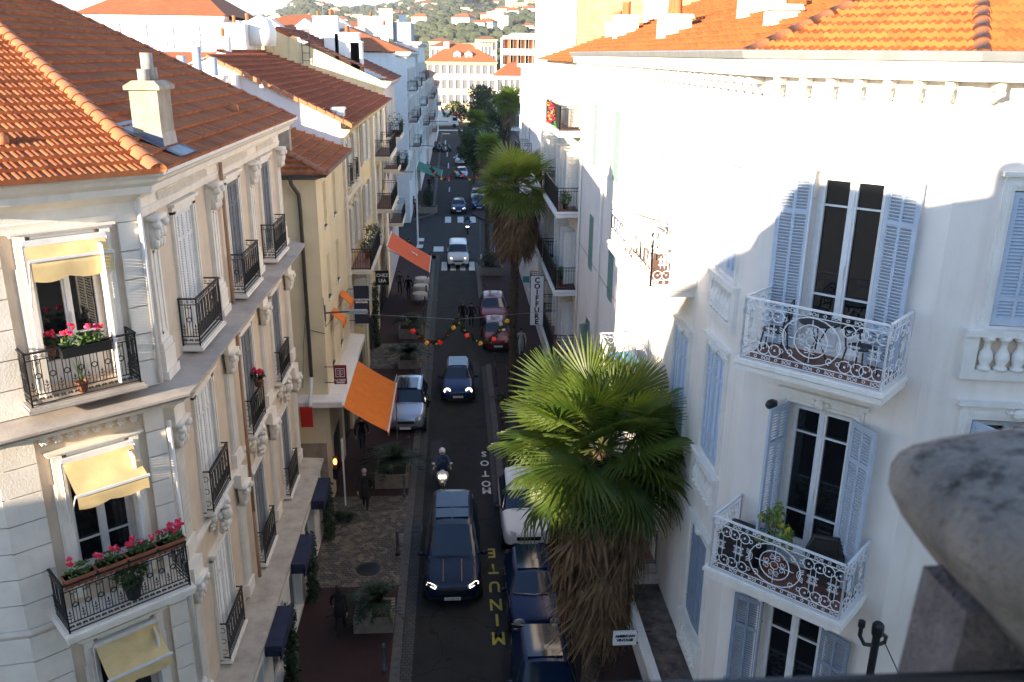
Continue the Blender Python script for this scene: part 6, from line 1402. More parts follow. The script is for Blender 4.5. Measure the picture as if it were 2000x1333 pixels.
person('person in dark clothes standing under the red awning, left one', -4.1, 61.5, FA_, 1.76, 'grey', 'jeans', 'stand'); person('person in dark clothes walking under the red awning, right one', -3.4, 60.2, FA_, 1.74, 'black', 'jeans')
person('pedestrian in black near the left corner of the cross street', -4.0, 73.2, BK, 1.75, 'black', 'black', 'stand')
person('pedestrian with a pale bag beside the far left planter', -4.6, 96.5, FA_, 1.72, 'grey', 'black', 'stand')
person('person in a magenta jacket by the far left shop fronts', -4.15, 92.6, FA_, 1.66, 'red', 'black', 'stand')
person('pedestrian in blue walking beyond the right hand planter', 3.6, 72.0, BK, 1.72, 'blue', 'jeans')
person('rider in a white helmet, blue shirt and black jacket sitting on the white scooter', -.62, 31.0 + 1.15, 0, 1.75, 'blue', 'black', 'ride', helmet='white', z=0)
person('rider in a black helmet on the black motorbike behind the white van', 1.2, 84 + 1.15, 0, 1.75, 'black', 'black', 'ride', helmet='black', z=0)
for i, (x, y) in enumerate(((-3.3, 112), (-3.0, 118), (-4.0, 128))):
    person(('pedestrian in dark clothes in front of the green awning', 'pedestrian in grey just beyond the green awning', 'farthest pedestrian in dark clothes on the left pavement')[i], x, y, BK, 1.74, ('black', 'grey', 'black')[i], 'black', 'stand')
# ------------------------------------------------------------------ signs, awnings over shops, lamps, posts, garlands, tables
def panel_sign(label, px0, py0, px1, py1, y, bg_, lines, tcol, arm=True, name='hanging_sign', tsize=.3, top=.5, lh=1.15, frame=None, side=1):
    a = at(px0, py0, y); c = at(px1, py1, y); w_, h_ = c.x - a.x, a.z - c.z
    S = thing(name, label, 'sign', T((a.x + c.x) / 2, y, (a.z + c.z) / 2)); b = MB(); b.box(-w_/2, w_/2, -.03, .03, -h_/2, h_/2); part('panel', b, [bg_], S)
    for i, s in enumerate(lines):
        me = textmesh(s, tsize, tcol, .002, .006); part('lettering', me, None, S, T(0, -.034, h_/2 - h_ * top - i * tsize * lh) @ FACE)
    if arm:
        b = MB(); X = -side * w_/2
        for z in (h_ * .42, -h_ * .42): b.tube([(X, 0, z), (X - side * .35, 0, z)], .018, 5)
        part('arm', b, [M['iron']], S)
    return S, w_, h_
WH = mat('white_lettering_paint', (.8,.8,.8), .5); BK_ = mat('black_lettering_paint', (.01,.01,.01), .5); NV = mat('navy_sign', (.010,.014,.035), .5); RD = mat('dark_red_sign', (.22,.012,.015), .5); WS = mat('white_sign', (.80,.82,.82), .5)
S, w_, h_ = panel_sign('tall narrow white hairdresser sign reading COIFFURE, hanging over the right pavement', 1037, 540, 1060, 635, 40.0, WS, [], BK_, side=-1)
b = MB(); b.box(-w_/2 - .03, w_/2 + .03, .03, .05, -h_/2 - .03, h_/2 + .03); part('frame', b, [M['iron']], S)
for i, ch in enumerate('COIFFURE'): part('lettering', textmesh(ch, .36, BK_, .002, .014), None, S, T(0, -.034, h_/2 - .2 - i * (h_ - .36) / 7) @ FACE)
panel_sign('black restaurant sign with white letters CHEZ LEA hanging beside dark greenery', 733, 529, 760, 557, 47, M['black'], ['CHEZ', 'LEA'], WH, tsize=.26, top=.33)
panel_sign('tall navy banner reading CONSULTANTS IMMOBILIER hanging on the left facade', 690, 559, 723, 632, 38.3, NV, ['CONSULTANTS', 'IMMOBILIER'], WH, tsize=.105, top=.36)
S, w_, h_ = panel_sign('small dark red sign with a square emblem above two lines of lettering', 651, 714, 678, 750, 30.6, RD, ['LA TARTE', 'TROPEZ'], WH, tsize=.085, top=.78)
b = MB()
for (x0, x1, z0, z1) in ((-.17, .17, .24, .26), (-.17, .17, -.08, -.06), (-.17, -.15, -.06, .24), (.15, .17, -.06, .24), (-.01, .01, -.06, .24), (-.11, -.04, .02, .03), (.04, .11, .02, .03), (-.11, -.10, .02, .18), (.10, .11, .02, .18), (-.11, -.04, .17, .18), (.04, .11, .17, .18), (-.04, -.03, -.02, .18), (.03, .04, -.02, .18)): b.box(x0, x1, -.04, -.03, z0, z1)
part('emblem', b, [WH], S)
S, w_, h_ = panel_sign('small white sign reading AMERICAN VINTAGE below the near palm skirt', 1198, 1234, 1242, 1258, 17.0, WS, ['AMERICAN', 'VINTAGE'], BK_, tsize=.095, top=.32, side=-1)
panel_sign('small teal shop sign beside the second palm trunk, left of the hairdresser sign', 1021, 540, 1034, 552, 52, mat('teal_sign', (.02,.25,.26), .5), [], WH, side=-1)
panel_sign('small pale blue square sign on the left facade near the red awning', 780, 387, 790, 398, 62, mat('pale_blue_sign', (.25,.45,.65), .5), [], WH)
panel_sign('red and white shop sign box under the canopy of the low cream house', 586, 796, 612, 834, 30.2, mat('red_sign', (.5,.015,.01), .5), [], WH, arm=False)
def shop_awning(label, x0, z0, out, drop, y0, y1, mt, val=.25):
    """canvas on the wall line x0 sloping out towards +x"""
    A = thing('shop_awning', label, 'awning', T(x0, (y0 + y1) / 2, z0)); w_ = y1 - y0; b = MB(); n = 10; k = 6; vs = []
    for j in range(k + 1):
        for i in range(n + 1): t = j / k; s = i / n; vs.append((out * t, -w_/2 + w_ * s, -drop * t - .05 * sin(pi * t) * (1 + .3 * sin(6 * s))))
    vs += [(out + .01, -w_/2 + w_ * i / n, -drop - val * (1 if i % 2 else .8)) for i in range(n + 1)]
    b.add(vs, [(j*(n+1)+i, j*(n+1)+i+1, (j+1)*(n+1)+i+1, (j+1)*(n+1)+i) for j in range(k + 1) for i in range(n)]); part('canvas', b, [M[mt]], A, None, True)
    b = MB(); b.tube([(out, -w_/2 - .02, -drop), (out, w_/2 + .02, -drop)], .03, 6); b.tube([(0, -w_/2 - .02, .02), (0, w_/2 + .02, .02)], .05, 6); part('roller_bar', b, [M['frame']], A)
    for s in (-1, 1): b = MB(); b.tube([(.0, s * w_ * .42, -.3), (out * .55, s * w_ * .34, -drop * .55 - .15), (out, s * w_ * .42, -drop)], .022, 5); part('folding_arm', b, [M['metalg']], A)
    return A
shop_awning('large bright orange shop awning over the left pavement above the silver parked car', -4.28, 4.42, 1.66, 1.08, 30.1, 35.2, 'awno')
A = shop_awning('faded red orange awning with a small white emblem, further along the left pavement', -4.5, 5.0, 2.75, 1.75, 55.6, 60.4, 'awnr')
b = MB(RY(math.atan(1.75 / 2.75))); b.tube([(1.9 + .14 * cos(a), .14 * sin(a), .06) for a in [i * pi / 5 for i in range(10)]], .02, 4, 0, True); b.box(1.75, 2.1, -.02, .02, .04, .07); b.box(2.12, 2.2, -.2, .2, .04, .07); part('emblem', b, [WH], A)
shop_awning('dark green awning over a terrace beyond the cross street', -4.6, 3.9, 3.0, 1.1, 104, 112, 'awngr')
def side_awning(label, y, z):
    A = thing('window_awning', label, 'awning', T(-4.85, y, z)); b = MB(); b.box(0, .55, -.45, .45, -.02, .0, 0, RY(.75)); b.box(.40, .46, -.45, .45, -.62, -.39); part('canvas', b, [M['awno']], A); b = MB(); b.tube([(0, -.45, -.75), (.43, -.45, -.42)], .012, 4); b.tube([(0, .45, -.75), (.43, .45, -.42)], .012, 4); part('arm', b, [M['frame']], A)
side_awning('small orange window awning on the cream house, lower left of the street lamp arm', 32.9, 7.35); side_awning('small orange window awning on the cream house, partly behind the street lamp head', 35.6, 7.35)
b = MB(); b.box(-4.9, -4.45, 36.6, 38.4, 3.7, 4.1); b.box(-4.45, -4.40, 36.6, 38.4, 3.2, 4.1, 0); solo('shop_canopy', b, [M['awnb']], 'navy and white box canopy under the tall navy banner', 'awning')
def wall_lamp(label, px, py, y, L=1.35, s=1.0, x0=-4.92):
    p = at(px, py, y); A = thing('street_lamp', label, 'street lamp', T(x0, y, p.z)); b = MB(); b.tube([(0, 0, 0), (L * .45, 0, .04), (L, 0, .07)], .035 * s, 6); b.box(-.02, .03, -.09, .09, -.3, .3); part('arm', b, [M['gutdark']], A)
    b = MB(T(L, 0, .07)); b.frus(-.35 * s, .35 * s, -.13 * s, .13 * s, -.06, .05, .03); part('lamp_head', b, [M['metalg']], A); b = MB(T(L, 0, .0)); b.box(-.28 * s, .28 * s, -.09 * s, .09 * s, -.02, -.0); part('lens', b, [M['lens']], A); return A
wall_lamp('grey street lamp on a bracket at the corner of the cream house', 640, 612, 31.3, 1.25)
wall_lamp('street lamp bracket on the left facade above the red awning', 770, 337, 64, 1.5, 1, -4.9); wall_lamp('dark lamp bracket on the far white house', 808, 286, 92, 2.3, 1.1, -4.7); wall_lamp('farthest lamp bracket on the left hand row', 830, 238, 125, 3, 1.4, -4.3)
b = MB(); b.tube([(-3.5, 79.5, 0), (-3.5, 79.5, 8.6)], [.09, .05], 8); b.tube([(-3.5, 79.5, 8.6), (-2.7, 79.5, 8.9)], .04, 5); b.box(-2.9, -2.3, 79.35, 79.65, 8.82, 8.94); solo('lamp_post', b, [M['white']], 'tall pale lamp post standing at the left corner of the cross street', 'street lamp')
b = MB(); b.tube([(-2.75, 36.3, KH), (-2.75, 36.3, 2.9)], .03, 6); b.box(-2.78, -2.72, 36.2, 36.5, 2.0, 2.85, 1); b.lathe([(.05, 2.9), (.0, 2.95)], 6, 0, T(-2.75, 36.3, 0)); solo('sign_post', b, [M['metalg'], mat('road_sign_red', (.5,.04,.03), .4)], 'thin road sign post with an edge on red and white sign before the silver car', 'sign post')
b = MB(); b.tube([(-4.4, 30.3, KH), (-4.4, 30.3, 3.0)], .035, 6); b.box(-4.44, -4.36, 30.25, 30.35, 2.2, 2.95); P9 = solo('sign_post', b, [M['white']], 'thin white post beside the pillar of the low cream house', 'sign post')
b = MB(T(-4.72, 30.35, 2.0)); b.ball((0, 0, 0), .09, 0, 8, 6, (.8, .8, 1.4)); part('lamp_glass', b, [mat('amber_lamp', (1, .25, .05), .3, emit=4)], tag(part('wall_lantern', (lambda q: (q.box(-4.82, -4.62, 30.28, 30.42, 1.3, 1.75), q.box(-4.8, -4.64, 30.4, 30.44, 1.2, 2.2), q)[-1])(MB()), [M['iron']], None), 'small glowing red wall lantern on the pillar under the canopy', 'lantern'), T(0, 0, 0))
def bollard(x, y, side):
    b = cached('boll', lambda: (lambda q: (q.lathe([(.075, 0), (.075, .12), (.055, .14), (.05, .82), (.065, .84), (.065, .88), (.045, .95), (.0, .98)], 10), q.mesh('bollard', [M['gutdark']], True))[-1])(MB()))
    o = obj('bollard', b, None, T(x, y, KH)); tag(o, 'dark iron bollard standing in the row along the %s kerb' % side, 'bollard', 'bollards along the %s kerb' % side)
for x, y in ((-2.15, 26.7), (-2.15, 20.6), (-2.15, 30.9), (-2.15, 34.6), (-2.15, 43), (-2.15, 54.5), (-2.15, 57.5), (-2.15, 60.5), (-2.15, 63.5), (-2.15, 66.5), (-2.15, 69.5), (-2.2, 72), (-2.8, 73.4), (-3.0, 98.5), (-3.0, 102), (-3.0, 106), (-3.0, 110), (-3.1, 115), (-3.1, 120)): bollard(x, y, 'left')
for x, y in ((2.1, 33), (2.1, 36.5), (2.1, 39), (2.1, 43), (2.15, 45.6), (2.15, 60.5), (2.15, 64), (2.15, 70.6), (2.6, 72.6)): bollard(x, y, 'right')
b = MB(); b.tube([(2.45, 39.5, KH), (2.45, 39.5, 2.4)], .035, 6); b.ball((2.45, 39.5, 2.45), .05); solo('sign_post', b, [M['gutdark']], 'slim dark post on the right pavement before the second palm', 'post')
b = MB(T(2.65, 37.6, KH)); b.lathe([(.22, 0), (.24, .75), (.27, .78), (.26, .86), (.12, .93)], 12); solo('litter_bin', b, [M['metalg']], 'round grey litter bin with a domed lid on the right pavement', 'bin')
b = MB(); b.tube([(2.0, 68.4, KH), (2.0, 68.4, 4.2)], .04, 6); b.box(1.8, 2.2, 68.33, 68.38, .5, 1.2); solo('sign_post', b, [M['metalg']], 'grey post with a small plate beside the planter at the zebra crossing', 'sign post')
def garland(label, y, z, x0, x1, swags, dip, seed, s=1.0, cable=True):
    rnd = random.Random(seed); Gd = thing('garland', label, 'garland', T(0, y, z)); b = MB(); bb = MB(); bc = MB(); n = 26 * swags; k = 0; pts = []
    for i in range(n + 1):
        t = i / n; x = x0 + (x1 - x0) * t; ph = (t * swags) % 1.0; zz = -dip * (1 - (2 * ph - 1) ** 2); pts.append((x, zz))
        for q in range(7): b.ball((x + rnd.uniform(-.09, .09) * s, rnd.uniform(-.09, .09) * s, zz + rnd.uniform(-.09, .09) * s), rnd.uniform(.045, .085) * s, 0, 4, 3)
        if i % 7 == 3: k += 1; bb.box(-.085 * s, .085 * s, -.085 * s, .085 * s, -.08 * s, .08 * s, 0, T(x, -.12, zz - .05) @ RZ(rnd.random()) @ RX(rnd.random())) if k % 2 else bc.box(-.075 * s, .075 * s, -.075 * s, .075 * s, -.07 * s, .07 * s, 0, T(x, -.12, zz - .03) @ RZ(rnd.random()) @ RX(rnd.random()))
        elif i % 3 == 0: bc.ball((x, -.08, zz + rnd.uniform(-.1, .1)), .045 * s, 1 if rnd.random() < .5 else 0, 6, 4)
    part('greenery', b, [M['leafd']], Gd); part('red_parcels', bb, [mat('red_foil', (.55,.02,.02), .4, emit=.10)], Gd); part('gold_parcels', bc, [mat('gold_foil', (.55,.30,.06), .4, emit=.06), mat('red_bauble', (.5,.02,.02), .3, emit=.1)], Gd)  # foil and baubles carry a faint added glow in their colour
    if cable: b = MB(); b.tube([(-4.9, 0, .35), ((x0 + x1) / 2, 0, .02), (5.2, 0, .45)], .010, 4); part('cable', b, [M['metalg']], Gd)
garland('nearest green garland with red and gold parcels strung across the street', 38, 5.35, -2.25, 2.35, 2, 1.1, 3)
garland('second festive garland strung across the street before the dark hatchback', 97, 4.9, -2.6, 3.2, 2, 1.2, 5, 1.3)
garland('farthest dark garland strung across the street near the lorry', 185, 6.3, -2.6, 4.2, 3, 1.7, 7, 1.9)
for i, y in enumerate((59.2, 61.4, 63.6)):
    t = thing('round_table', ('nearest', 'middle', 'farthest')[i] + ' of three round tables under white cloths beside the red awning', 'table', T(-2.55, y, KH), 'round tables under white cloths')
    b = MB(); b.lathe([(.0, .742), (.52, .74), (.55, .72), (.56, .5), (.60, .3)], 20); part('tablecloth', b, [CL['white']], t, None, True); b = MB(); b.lathe([(.22, 0), (.05, .05), (.04, .72)], 10); part('pedestal', b, [M['iron']], t)
# overhead cables
b = MB(); b.tube([(-5.3, 28.0, 6.0), (-5.45, 29.4, 7.0), (-5.5, 30.9, 8.2)], .012, 4); solo('cable', b, [M['iron']], 'thin black cable slung between the corner building and the low cream house', 'cable')
b = MB(); b.tube([(-4.9, 30.95, 8.4), (-4.9, 31.2, 7.2), (-4.88, 33, 7.0), (-4.88, 38, 6.8)], .012, 4); b.tube([(-5.6, 30.94, 7.2), (-4.9, 30.94, 7.0)], .012, 4); solo('cable', b, [M['iron']], 'black service cable clipped along the low cream house', 'cable')
# balcony furniture
def chair(label, Mx, wicker=False, group=None, m_=None):
    C = thing('balcony_chair', label, 'chair', Mx, group); m_ = m_ or ('wicker' if wicker else 'iron'); b = MB()
    if wicker: b.box(-.27, .27, -.25, .27, .34, .44); 
    else: b.lathe([(.20, .43), (.21, .445), (.20, .46)], 14)
    part('seat', b, [M[m_]], C)
    b = MB()
    if wicker: b.tube([(-.27, -.25, .62), (-.28, .25, .66), (-.2, .32, .88), (.2, .32, .88), (.28, .25, .66), (.27, -.25, .62)], .05, 6); b.box(-.24, .24, .27, .33, .40, .86)
    else:
        b.tube([(-.18, .15, .44), (-.19, .22, .9), (0, .25, 1.0), (.19, .22, .9), (.18, .15, .44)], .014, 5)
        for q in (.08, .15): b.tube([(q * cos(a), .22, .75 + q * sin(a)) for a in [i * pi / 6 for i in range(12)]], .010, 4, 0, True)
        b.tube([(-.18, .18, .6), (.18, .18, .6)], .01, 4)
    part('backrest', b, [M[m_]], C)
    for sx, sy in ((-1, -1), (1, -1), (1, 1), (-1, 1)): b = MB(); b.tube([(sx * .16, sy * .15, .43), (sx * .21, sy * .2, 0)], .014 if not wicker else .03, 5); part('leg', b, [M[m_]], C)
chair('black ironwork chair left of the bistro table on the top scrollwork balcony', FB @ T(.75, -.62, 12.26) @ RZ(-1.4)); chair('black ironwork chair right of the bistro table on the top scrollwork balcony', FB @ T(2.15, -.55, 12.26) @ RZ(1.3))
t = thing('bistro_table', 'round black bistro table between two chairs on the top scrollwork balcony', 'table', FB @ T(1.45, -.55, 12.26)); b = MB(); b.lathe([(.32, .70), (.33, .72), (.32, .735)], 20); part('table_top', b, [M['iron']], t)
for i in range(3): b = MB(); a = i * 2.1; b.tube([(.22 * cos(a), .22 * sin(a), 0), (.04 * cos(a), .04 * sin(a), .4), (.16 * cos(a), .16 * sin(a), .70)], .014, 5); part('leg', b, [M['iron']], t)
b = MB(FB @ T(.55, -.52, 8.16)); b.box(-.34, .34, -.30, .30, 0, .55); b.box(-.37, .37, -.33, .33, .55, .60)
for k in range(7): b.box(-.35, .35, -.31, -.30, .05 + k * .075, .075 + k * .075)
solo('wicker_box', b, [M['wicker']], 'black woven storage box in the left end of the middle scrollwork balcony', 'storage box')
chair('dark wicker armchair in the right end of the middle scrollwork balcony', FB @ T(2.05, -.5, 8.16) @ RZ(.4), True)
t = thing('bistro_table', 'small table with a dark cloth on the long sunlit balcony', 'table', FA @ T(xa(20.6), -.5, 12.27)); b = MB(); b.box(-.35, .35, -.25, .25, .70, .73); part('table_top', b, [M['white']], t); 
for i in range(4): b = MB(); b.box(*((-.32, -.29) if i % 2 else (.29, .32)), *((-.22, -.19) if i < 2 else (.19, .22)), 0, .7); part('leg', b, [M['iron']], t)
chair('folding garden chair at the near end of the long sunlit balcony', FA @ T(xa(19.3), -.5, 12.27) @ RZ(1.57), m_='ironw'); chair('folding garden chair at the far end of the long sunlit balcony', FA @ T(xa(21.9), -.5, 12.27) @ RZ(-1.57), m_='ironw')
b = MB(FA @ T(xa(21.6), -.62, 8.9)); b.add([(-.5, -.35, .35), (.5, -.35, .35), (.55, .25, .42), (-.45, .25, .42), (0, -.05, .55), (-.55, -.45, .0), (.55, -.45, .0)], [(0, 1, 4), (1, 2, 4), (2, 3, 4), (3, 0, 4), (0, 5, 6, 1)]); b.tube([(0, -.05, .5), (0, -.05, -.7)], .02, 5)
solo('parasol', b, [mat('blue_canvas', (.13,.32,.45), .8, (.2,.4,.5), 3)], 'small blue cloth parasol on the balcony just above the near palm crown', 'parasol')
b = MB(FD @ T(xd(38.8), -.4, 10.76)); b.box(-.25, .25, -.2, .2, 0, .5); solo('storage_box', b, [M['white']], 'white box on the middle black railed balcony of the cream building', 'box')
pot('dark potted plant on the lower black railed balcony of the cream building', FD @ T(xd(36.6), -.5, 7.36), .16, .3, 'bush', 31, 'terra'); pot('small potted plant on the middle black railed balcony', FD @ T(xd(36.4), -.5, 10.76), .14, .25, 'bush', 32, 'black')
ac = thing('air_conditioner', 'air conditioning unit standing on the black railed balcony behind the second palm', 'air conditioner', FD @ T(xd(43.0), -.3, 7.4)); b = MB(); b.box(-.4, .4, -.15, .15, 0, .6); part('casing', b, [M['white']], ac); b = MB(FACE @ T(0, .3, .15)); b.lathe([(.22, 0), (.22, .02), (.02, .04)], 14); part('fan_grille', b, [M['metalg']], ac)
b = MB(FB @ T(.70, -.12, 11.25)); b.ball((0, -.18, 0), .10, 0, 10, 7, (1, 1.4, .9)); b.tube([(0, 0, 0), (0, -.12, 0)], .03, 6); solo('spotlight', b, [M['iron']], 'small black spotlight at the top left of the middle balcony door', 'spotlight')
lp = thing('cable_post', 'black iron post with a double hooked top on the white corner, bottom right', 'post', T(7.12, 11.9, 0)); b = MB(); b.tube([(0, 0, 3.5), (0, 0, 7.7)], .065, 8); b.lathe([(.09, 7.66), (.10, 7.75), (.10, 7.86), (.07, 7.90)], 10); part('shaft', b, [M['iron']], lp)
b = MB(); b.tube([(-.30, -.0, 7.86), (-.30, 0, 7.66), (-.20, 0, 7.48), (0, 0, 7.44), (.16, 0, 7.5), (.17, 0, 7.62), (.03, 0, 7.72)], .035, 6); b.lathe([(.06, 7.84), (.06, 7.95)], 8, 0, T(-.30, 0, 0)); b.tube([(.16, 0, 7.5), (.62, -.15, 6.6)], .012, 4); part('hook', b, [M['iron']], lp)
# stone balustrade end right in front of the viewer
ST = mat('lichened_stone', (.27,.235,.20), .9, (.15,.13,.115), 9, 1.0, 60, detail=10)
def stone_mat():
    m = ST; n = m.node_tree.nodes; l = m.node_tree.links; p = n['Principled BSDF']; src = p.inputs['Base Color'].links[0].from_socket
    g = n.new('ShaderNodeNewGeometry'); t = n.new('ShaderNodeTexNoise'); t.inputs['Scale'].default_value = 24; t.inputs['Detail'].default_value = 9; t.inputs['Roughness'].default_value = .7; l.new(g.outputs['Position'], t.inputs['Vector'])
    sp = n.new('ShaderNodeSeparateXYZ'); l.new(g.outputs['Normal'], sp.inputs[0]); a = n.new('ShaderNodeMath'); a.operation = 'MULTIPLY_ADD'; l.new(sp.outputs[2], a.inputs[0]); a.inputs[1].default_value = .16; l.new(t.outputs[0], a.inputs[2])
    r = n.new('ShaderNodeMapRange'); r.inputs[1].default_value = .63; r.inputs[2].default_value = .76; l.new(a.outputs[0], r.inputs[0]); x = n.new('ShaderNodeMix'); x.data_type = 'RGBA'; l.new(r.outputs[0], x.inputs[0]); l.new(src, x.inputs[6]); x.inputs[7].default_value = (.05,.043,.036,1); l.new(x.outputs[2], p.inputs['Base Color'])
stone_mat()
BS = thing('stone_balustrade', 'blurred lichen spotted stone coping on a rough pillar, close to the viewer at bottom right', 'balustrade', T(.9, 1.1, 15.4))
out_ = [(1741, 965), (1745, 930), (1766, 900), (1800, 881), (1880, 863), (2000, 846), (2200, 822), (2400, 800), (2400, 1560), (2000, 1262), (1930, 1202), (1860, 1138), (1800, 1062), (1760, 1005)]
bk = [at(px, py, 1.16) for px, py in out_]; cx_ = sum(p.x for p in bk) / len(bk); cz_ = sum(p.z for p in bk) / len(bk)
vs = []; lay = [(1.24, .80), (1.20, .92), (1.16, 1.0), (1.06, 1.0), (.98, .985), (.93, .93), (.90, .82)]
for y, k in lay: vs += [(cx_ + (p.x - cx_) * k, y, cz_ + (p.z - cz_) * k) for p in bk]
n = len(bk); b = MB(); b.add(vs, [(j*n+i, j*n+(i+1) % n, (j+1)*n+(i+1) % n, (j+1)*n+i) for j in range(len(lay)-1) for i in range(n)] + [tuple(range(n)), tuple((len(lay)-1)*n + i for i in range(n))[::-1]])
me = b.mesh('coping', [ST], True); cpo = obj('coping', me, BS, inv(BS)); bm = bmesh.new(); bm.from_mesh(me); bmesh.ops.recalc_face_normals(bm, faces=bm.faces); bm.to_mesh(me); bm.free()
p0 = at(1803, 1105, 1.1); p1 = at(1772, 1316, 1.1)
b = MB(); b.add([(p0.x, .98, p0.z), (2.4, .98, p0.z), (2.4, .98, 15.0), (p1.x - .07, .98, 15.0), (p0.x, 1.10, p0.z), (2.4, 1.10, p0.z), (2.4, 1.10, 15.0), (p1.x - .07, 1.10, 15.0)], [(0, 3, 2, 1), (4, 5, 6, 7), (0, 4, 7, 3), (0, 1, 5, 4)]); part('pillar', b, [mat('rough_pink_stone', (.20,.165,.16), .95, (.11,.095,.095), 14, 1.0, 90, detail=10)], BS, inv(BS))
a0 = at(1340, 1345, .95); a1 = at(2040, 1322, .95)
b = MB(); b.tube([tuple(a0 + (a0 - a1) * .6), tuple(a0), tuple(a1), tuple(a1 + (a1 - a0) * .6)], .0115, 8); solo('handrail', b, [M['iron']], 'blurred dark handrail along the very bottom of the picture at the right', 'handrail')
b = MB(); b.box(-1.5, 6, -1.0, 1.5, 14.8, 15.0); part('terrace_slab', b, [M['cream2']], HB, inv(HB))

# small fixtures on the white corner and drains in the gutter
for i, (x, z) in enumerate(((.25, 9.9), (.18, 6.3))):
    b = MB(FC @ T(x, 0, z)); b.box(-.04, .04, -.08, 0, -.05, .05); b.ball((0, -.10, -.06), .05, 0, 8, 6); solo('wall_fixture', b, [M['stonew']], ('small white fixture on the white corner wall, right of the middle balcony', 'small white fixture low on the white corner wall')[i], 'wall fixture')
for i, y in enumerate((28.6, 46.0, 60.2)):
    b = MB(T(-1.55, y, .012)); b.box(-.2, .2, -.28, .28, 0, .01)
    for k in range(5): b.box(-.16, .16, -.22 + k * .1, -.17 + k * .1, .01, .022)
    solo('drain_grate', b, [M['iron']], ('nearest black drain grate in the left gutter, beside the setts', 'black drain grate in the left gutter beside the second band of setts', 'farthest black drain grate in the left gutter')[i], 'drain')
b = MB(); b.tube([(5.15, 35.0, 9.6), (5.14, 30, 9.5), (5.14, 24, 9.42), (5.14, 19.5, 9.5)], .010, 4); b.tube([(5.15, 24, 9.42), (5.15, 24, 3.9)], .010, 4); solo('cable', b, [M['metalg']], 'thin grey cable running along the street side of the white corner building', 'cable')
# ------------------------------------------------------------------ far buildings, hill, villas
def block(name, label, px0, px1, pyt, y, depth, wm, rm=None, roofpy=None, floors=3, cols=6, z0=0, wmat='shg', inset=.25, group=None, cat='building', rw=1.2):
    """building whose camera-facing wall spans px0..px1 and reaches pyt at distance y"""
    a = at(px0, pyt, y); c = at(px1, pyt, y); h = a.z; B = thing(name, label, cat, T((a.x + c.x) / 2, y, z0), group); I = inv(B); w_ = c.x - a.x
    F = FR(a.x, y, 1, 0); fh = (h - z0) / floors; b = MB(F); ho = []
    for k in range(floors):
        for i in range(cols):
            x = w_ * (i + .5) / cols; ho.append((x - rw / 2, x + rw / 2, z0 + k * fh + fh * .25, z0 + k * fh + fh * .85))
    b.wallh(0, w_, z0, h, ho, 0, inset); b.T = Matrix.Identity(4)
    b.quad((c.x, y, z0), (c.x, y + depth, z0), (c.x, y + depth, h), (c.x, y, h)); b.quad((a.x, y, z0), (a.x, y, h), (a.x, y + depth, h), (a.x, y + depth, z0)); b.quad((a.x, y, h), (c.x, y, h), (c.x, y + depth, h), (a.x, y + depth, h))
    part('wall', b, [M[wm]], B, I)
    for i, q in enumerate(ho):
        g = MB(F); g.box(q[0], q[1], inset - .06, inset - .02, q[2], q[3]); o_ = part('window', g, [M[wmat]], B, I)
        if inset < .4: g = MB(F); g.box(q[0] - .3, q[0] - .02, -.05, -.0, q[2], q[3]); part('shutter', g, [M['shw']], o_, Matrix.Identity(4)); g = MB(F); g.box(q[1] + .02, q[1] + .3, -.05, 0, q[2], q[3]); part('shutter', g, [M['shw']], o_, Matrix.Identity(4))
    g = MB(); g.sweep([(a.x, y + 1), (a.x, y), (c.x, y), (c.x, y + 1)], [(0, h - .5), (.3, h - .3), (.5, h), (.5, h + .2), (0, h + .25)]); part('cornice', g, [M[wm]], B, I)
    g = MB(); g.sweep([(a.x, y), (c.x, y)], [(0, z0 + fh * 2 - .15), (.2, z0 + fh * 2 - .1), (.2, z0 + fh * 2 + .15), (0, z0 + fh * 2 + .2)]); part('string_course', g, [M[wm]], B, I)
    if rm:
        t = at(px0, roofpy, y + depth * .3).z; g = MB(); o_ = .7; q = min(depth / 2, w_ / 2.2)
        g.add([(a.x - o_, y - o_, h + .2), (c.x + o_, y - o_, h + .2), (c.x + o_, y + depth, h + .2), (a.x - o_, y + depth, h + .2), (a.x + q * .8, y + depth * .5, t), (c.x - q * .8, y + depth * .5, t)], [(0, 1, 5, 4), (1, 2, 5), (2, 3, 4, 5), (3, 0, 4)]); part('roof', g, [M[rm]], B, I)
    return B, a.x, c.x, h
M['creamf'] = mat('pale_yellow_render', (.74,.58,.36), .85, (.68,.53,.33), .3)
B, x0, x1, h = block('mansion_block', 'long pale yellow block with an orange hipped roof and dormers, closing the street', 834, 968, 122, 232, 16, 'creamf', 'tilef', 84, 4, 10)
for px, w_ in ((872, 1.4), (933, 1.4)): p = at(px, 100, 238); chimney(B, p.x, 238, 16, w_, 1.2, 3.8, 0, 'creamf')
for px in (893, 915):
    p = at(px, 106, 234.5); b = MB(T(p.x, 234.5, 15.3)); b.box(-.9, .9, -1, 1.5, 0, 1.6); b.add([(-1.1, -1.1, 1.6), (1.1, -1.1, 1.6), (0, -1.1, 2.4), (-1.1, 1.5, 1.6), (1.1, 1.5, 1.6), (0, 1.5, 2.4)], [(0, 1, 2), (0, 2, 5, 3), (1, 4, 5, 2)]); d_ = part('dormer', b, [M['white']], B, inv(B)); b = MB(T(p.x, 234.5, 15.3)); b.box(-.4, .4, -1.04, -1.0, .3, 1.3); part('window', b, [M['shg']], d_)
block('modern_apartments', 'white modern apartment block with deep orange loggias behind the long yellow block', 985, 1060, 72, 262, 20, 'white', None, None, 5, 5, 0, 'tilef', 1.2, rw=3.0)
block('small_house', 'white house with an orange roof between the street trees and the modern block', 972, 1040, 150, 205, 12, 'white', 'tilef', 122, 3, 6)
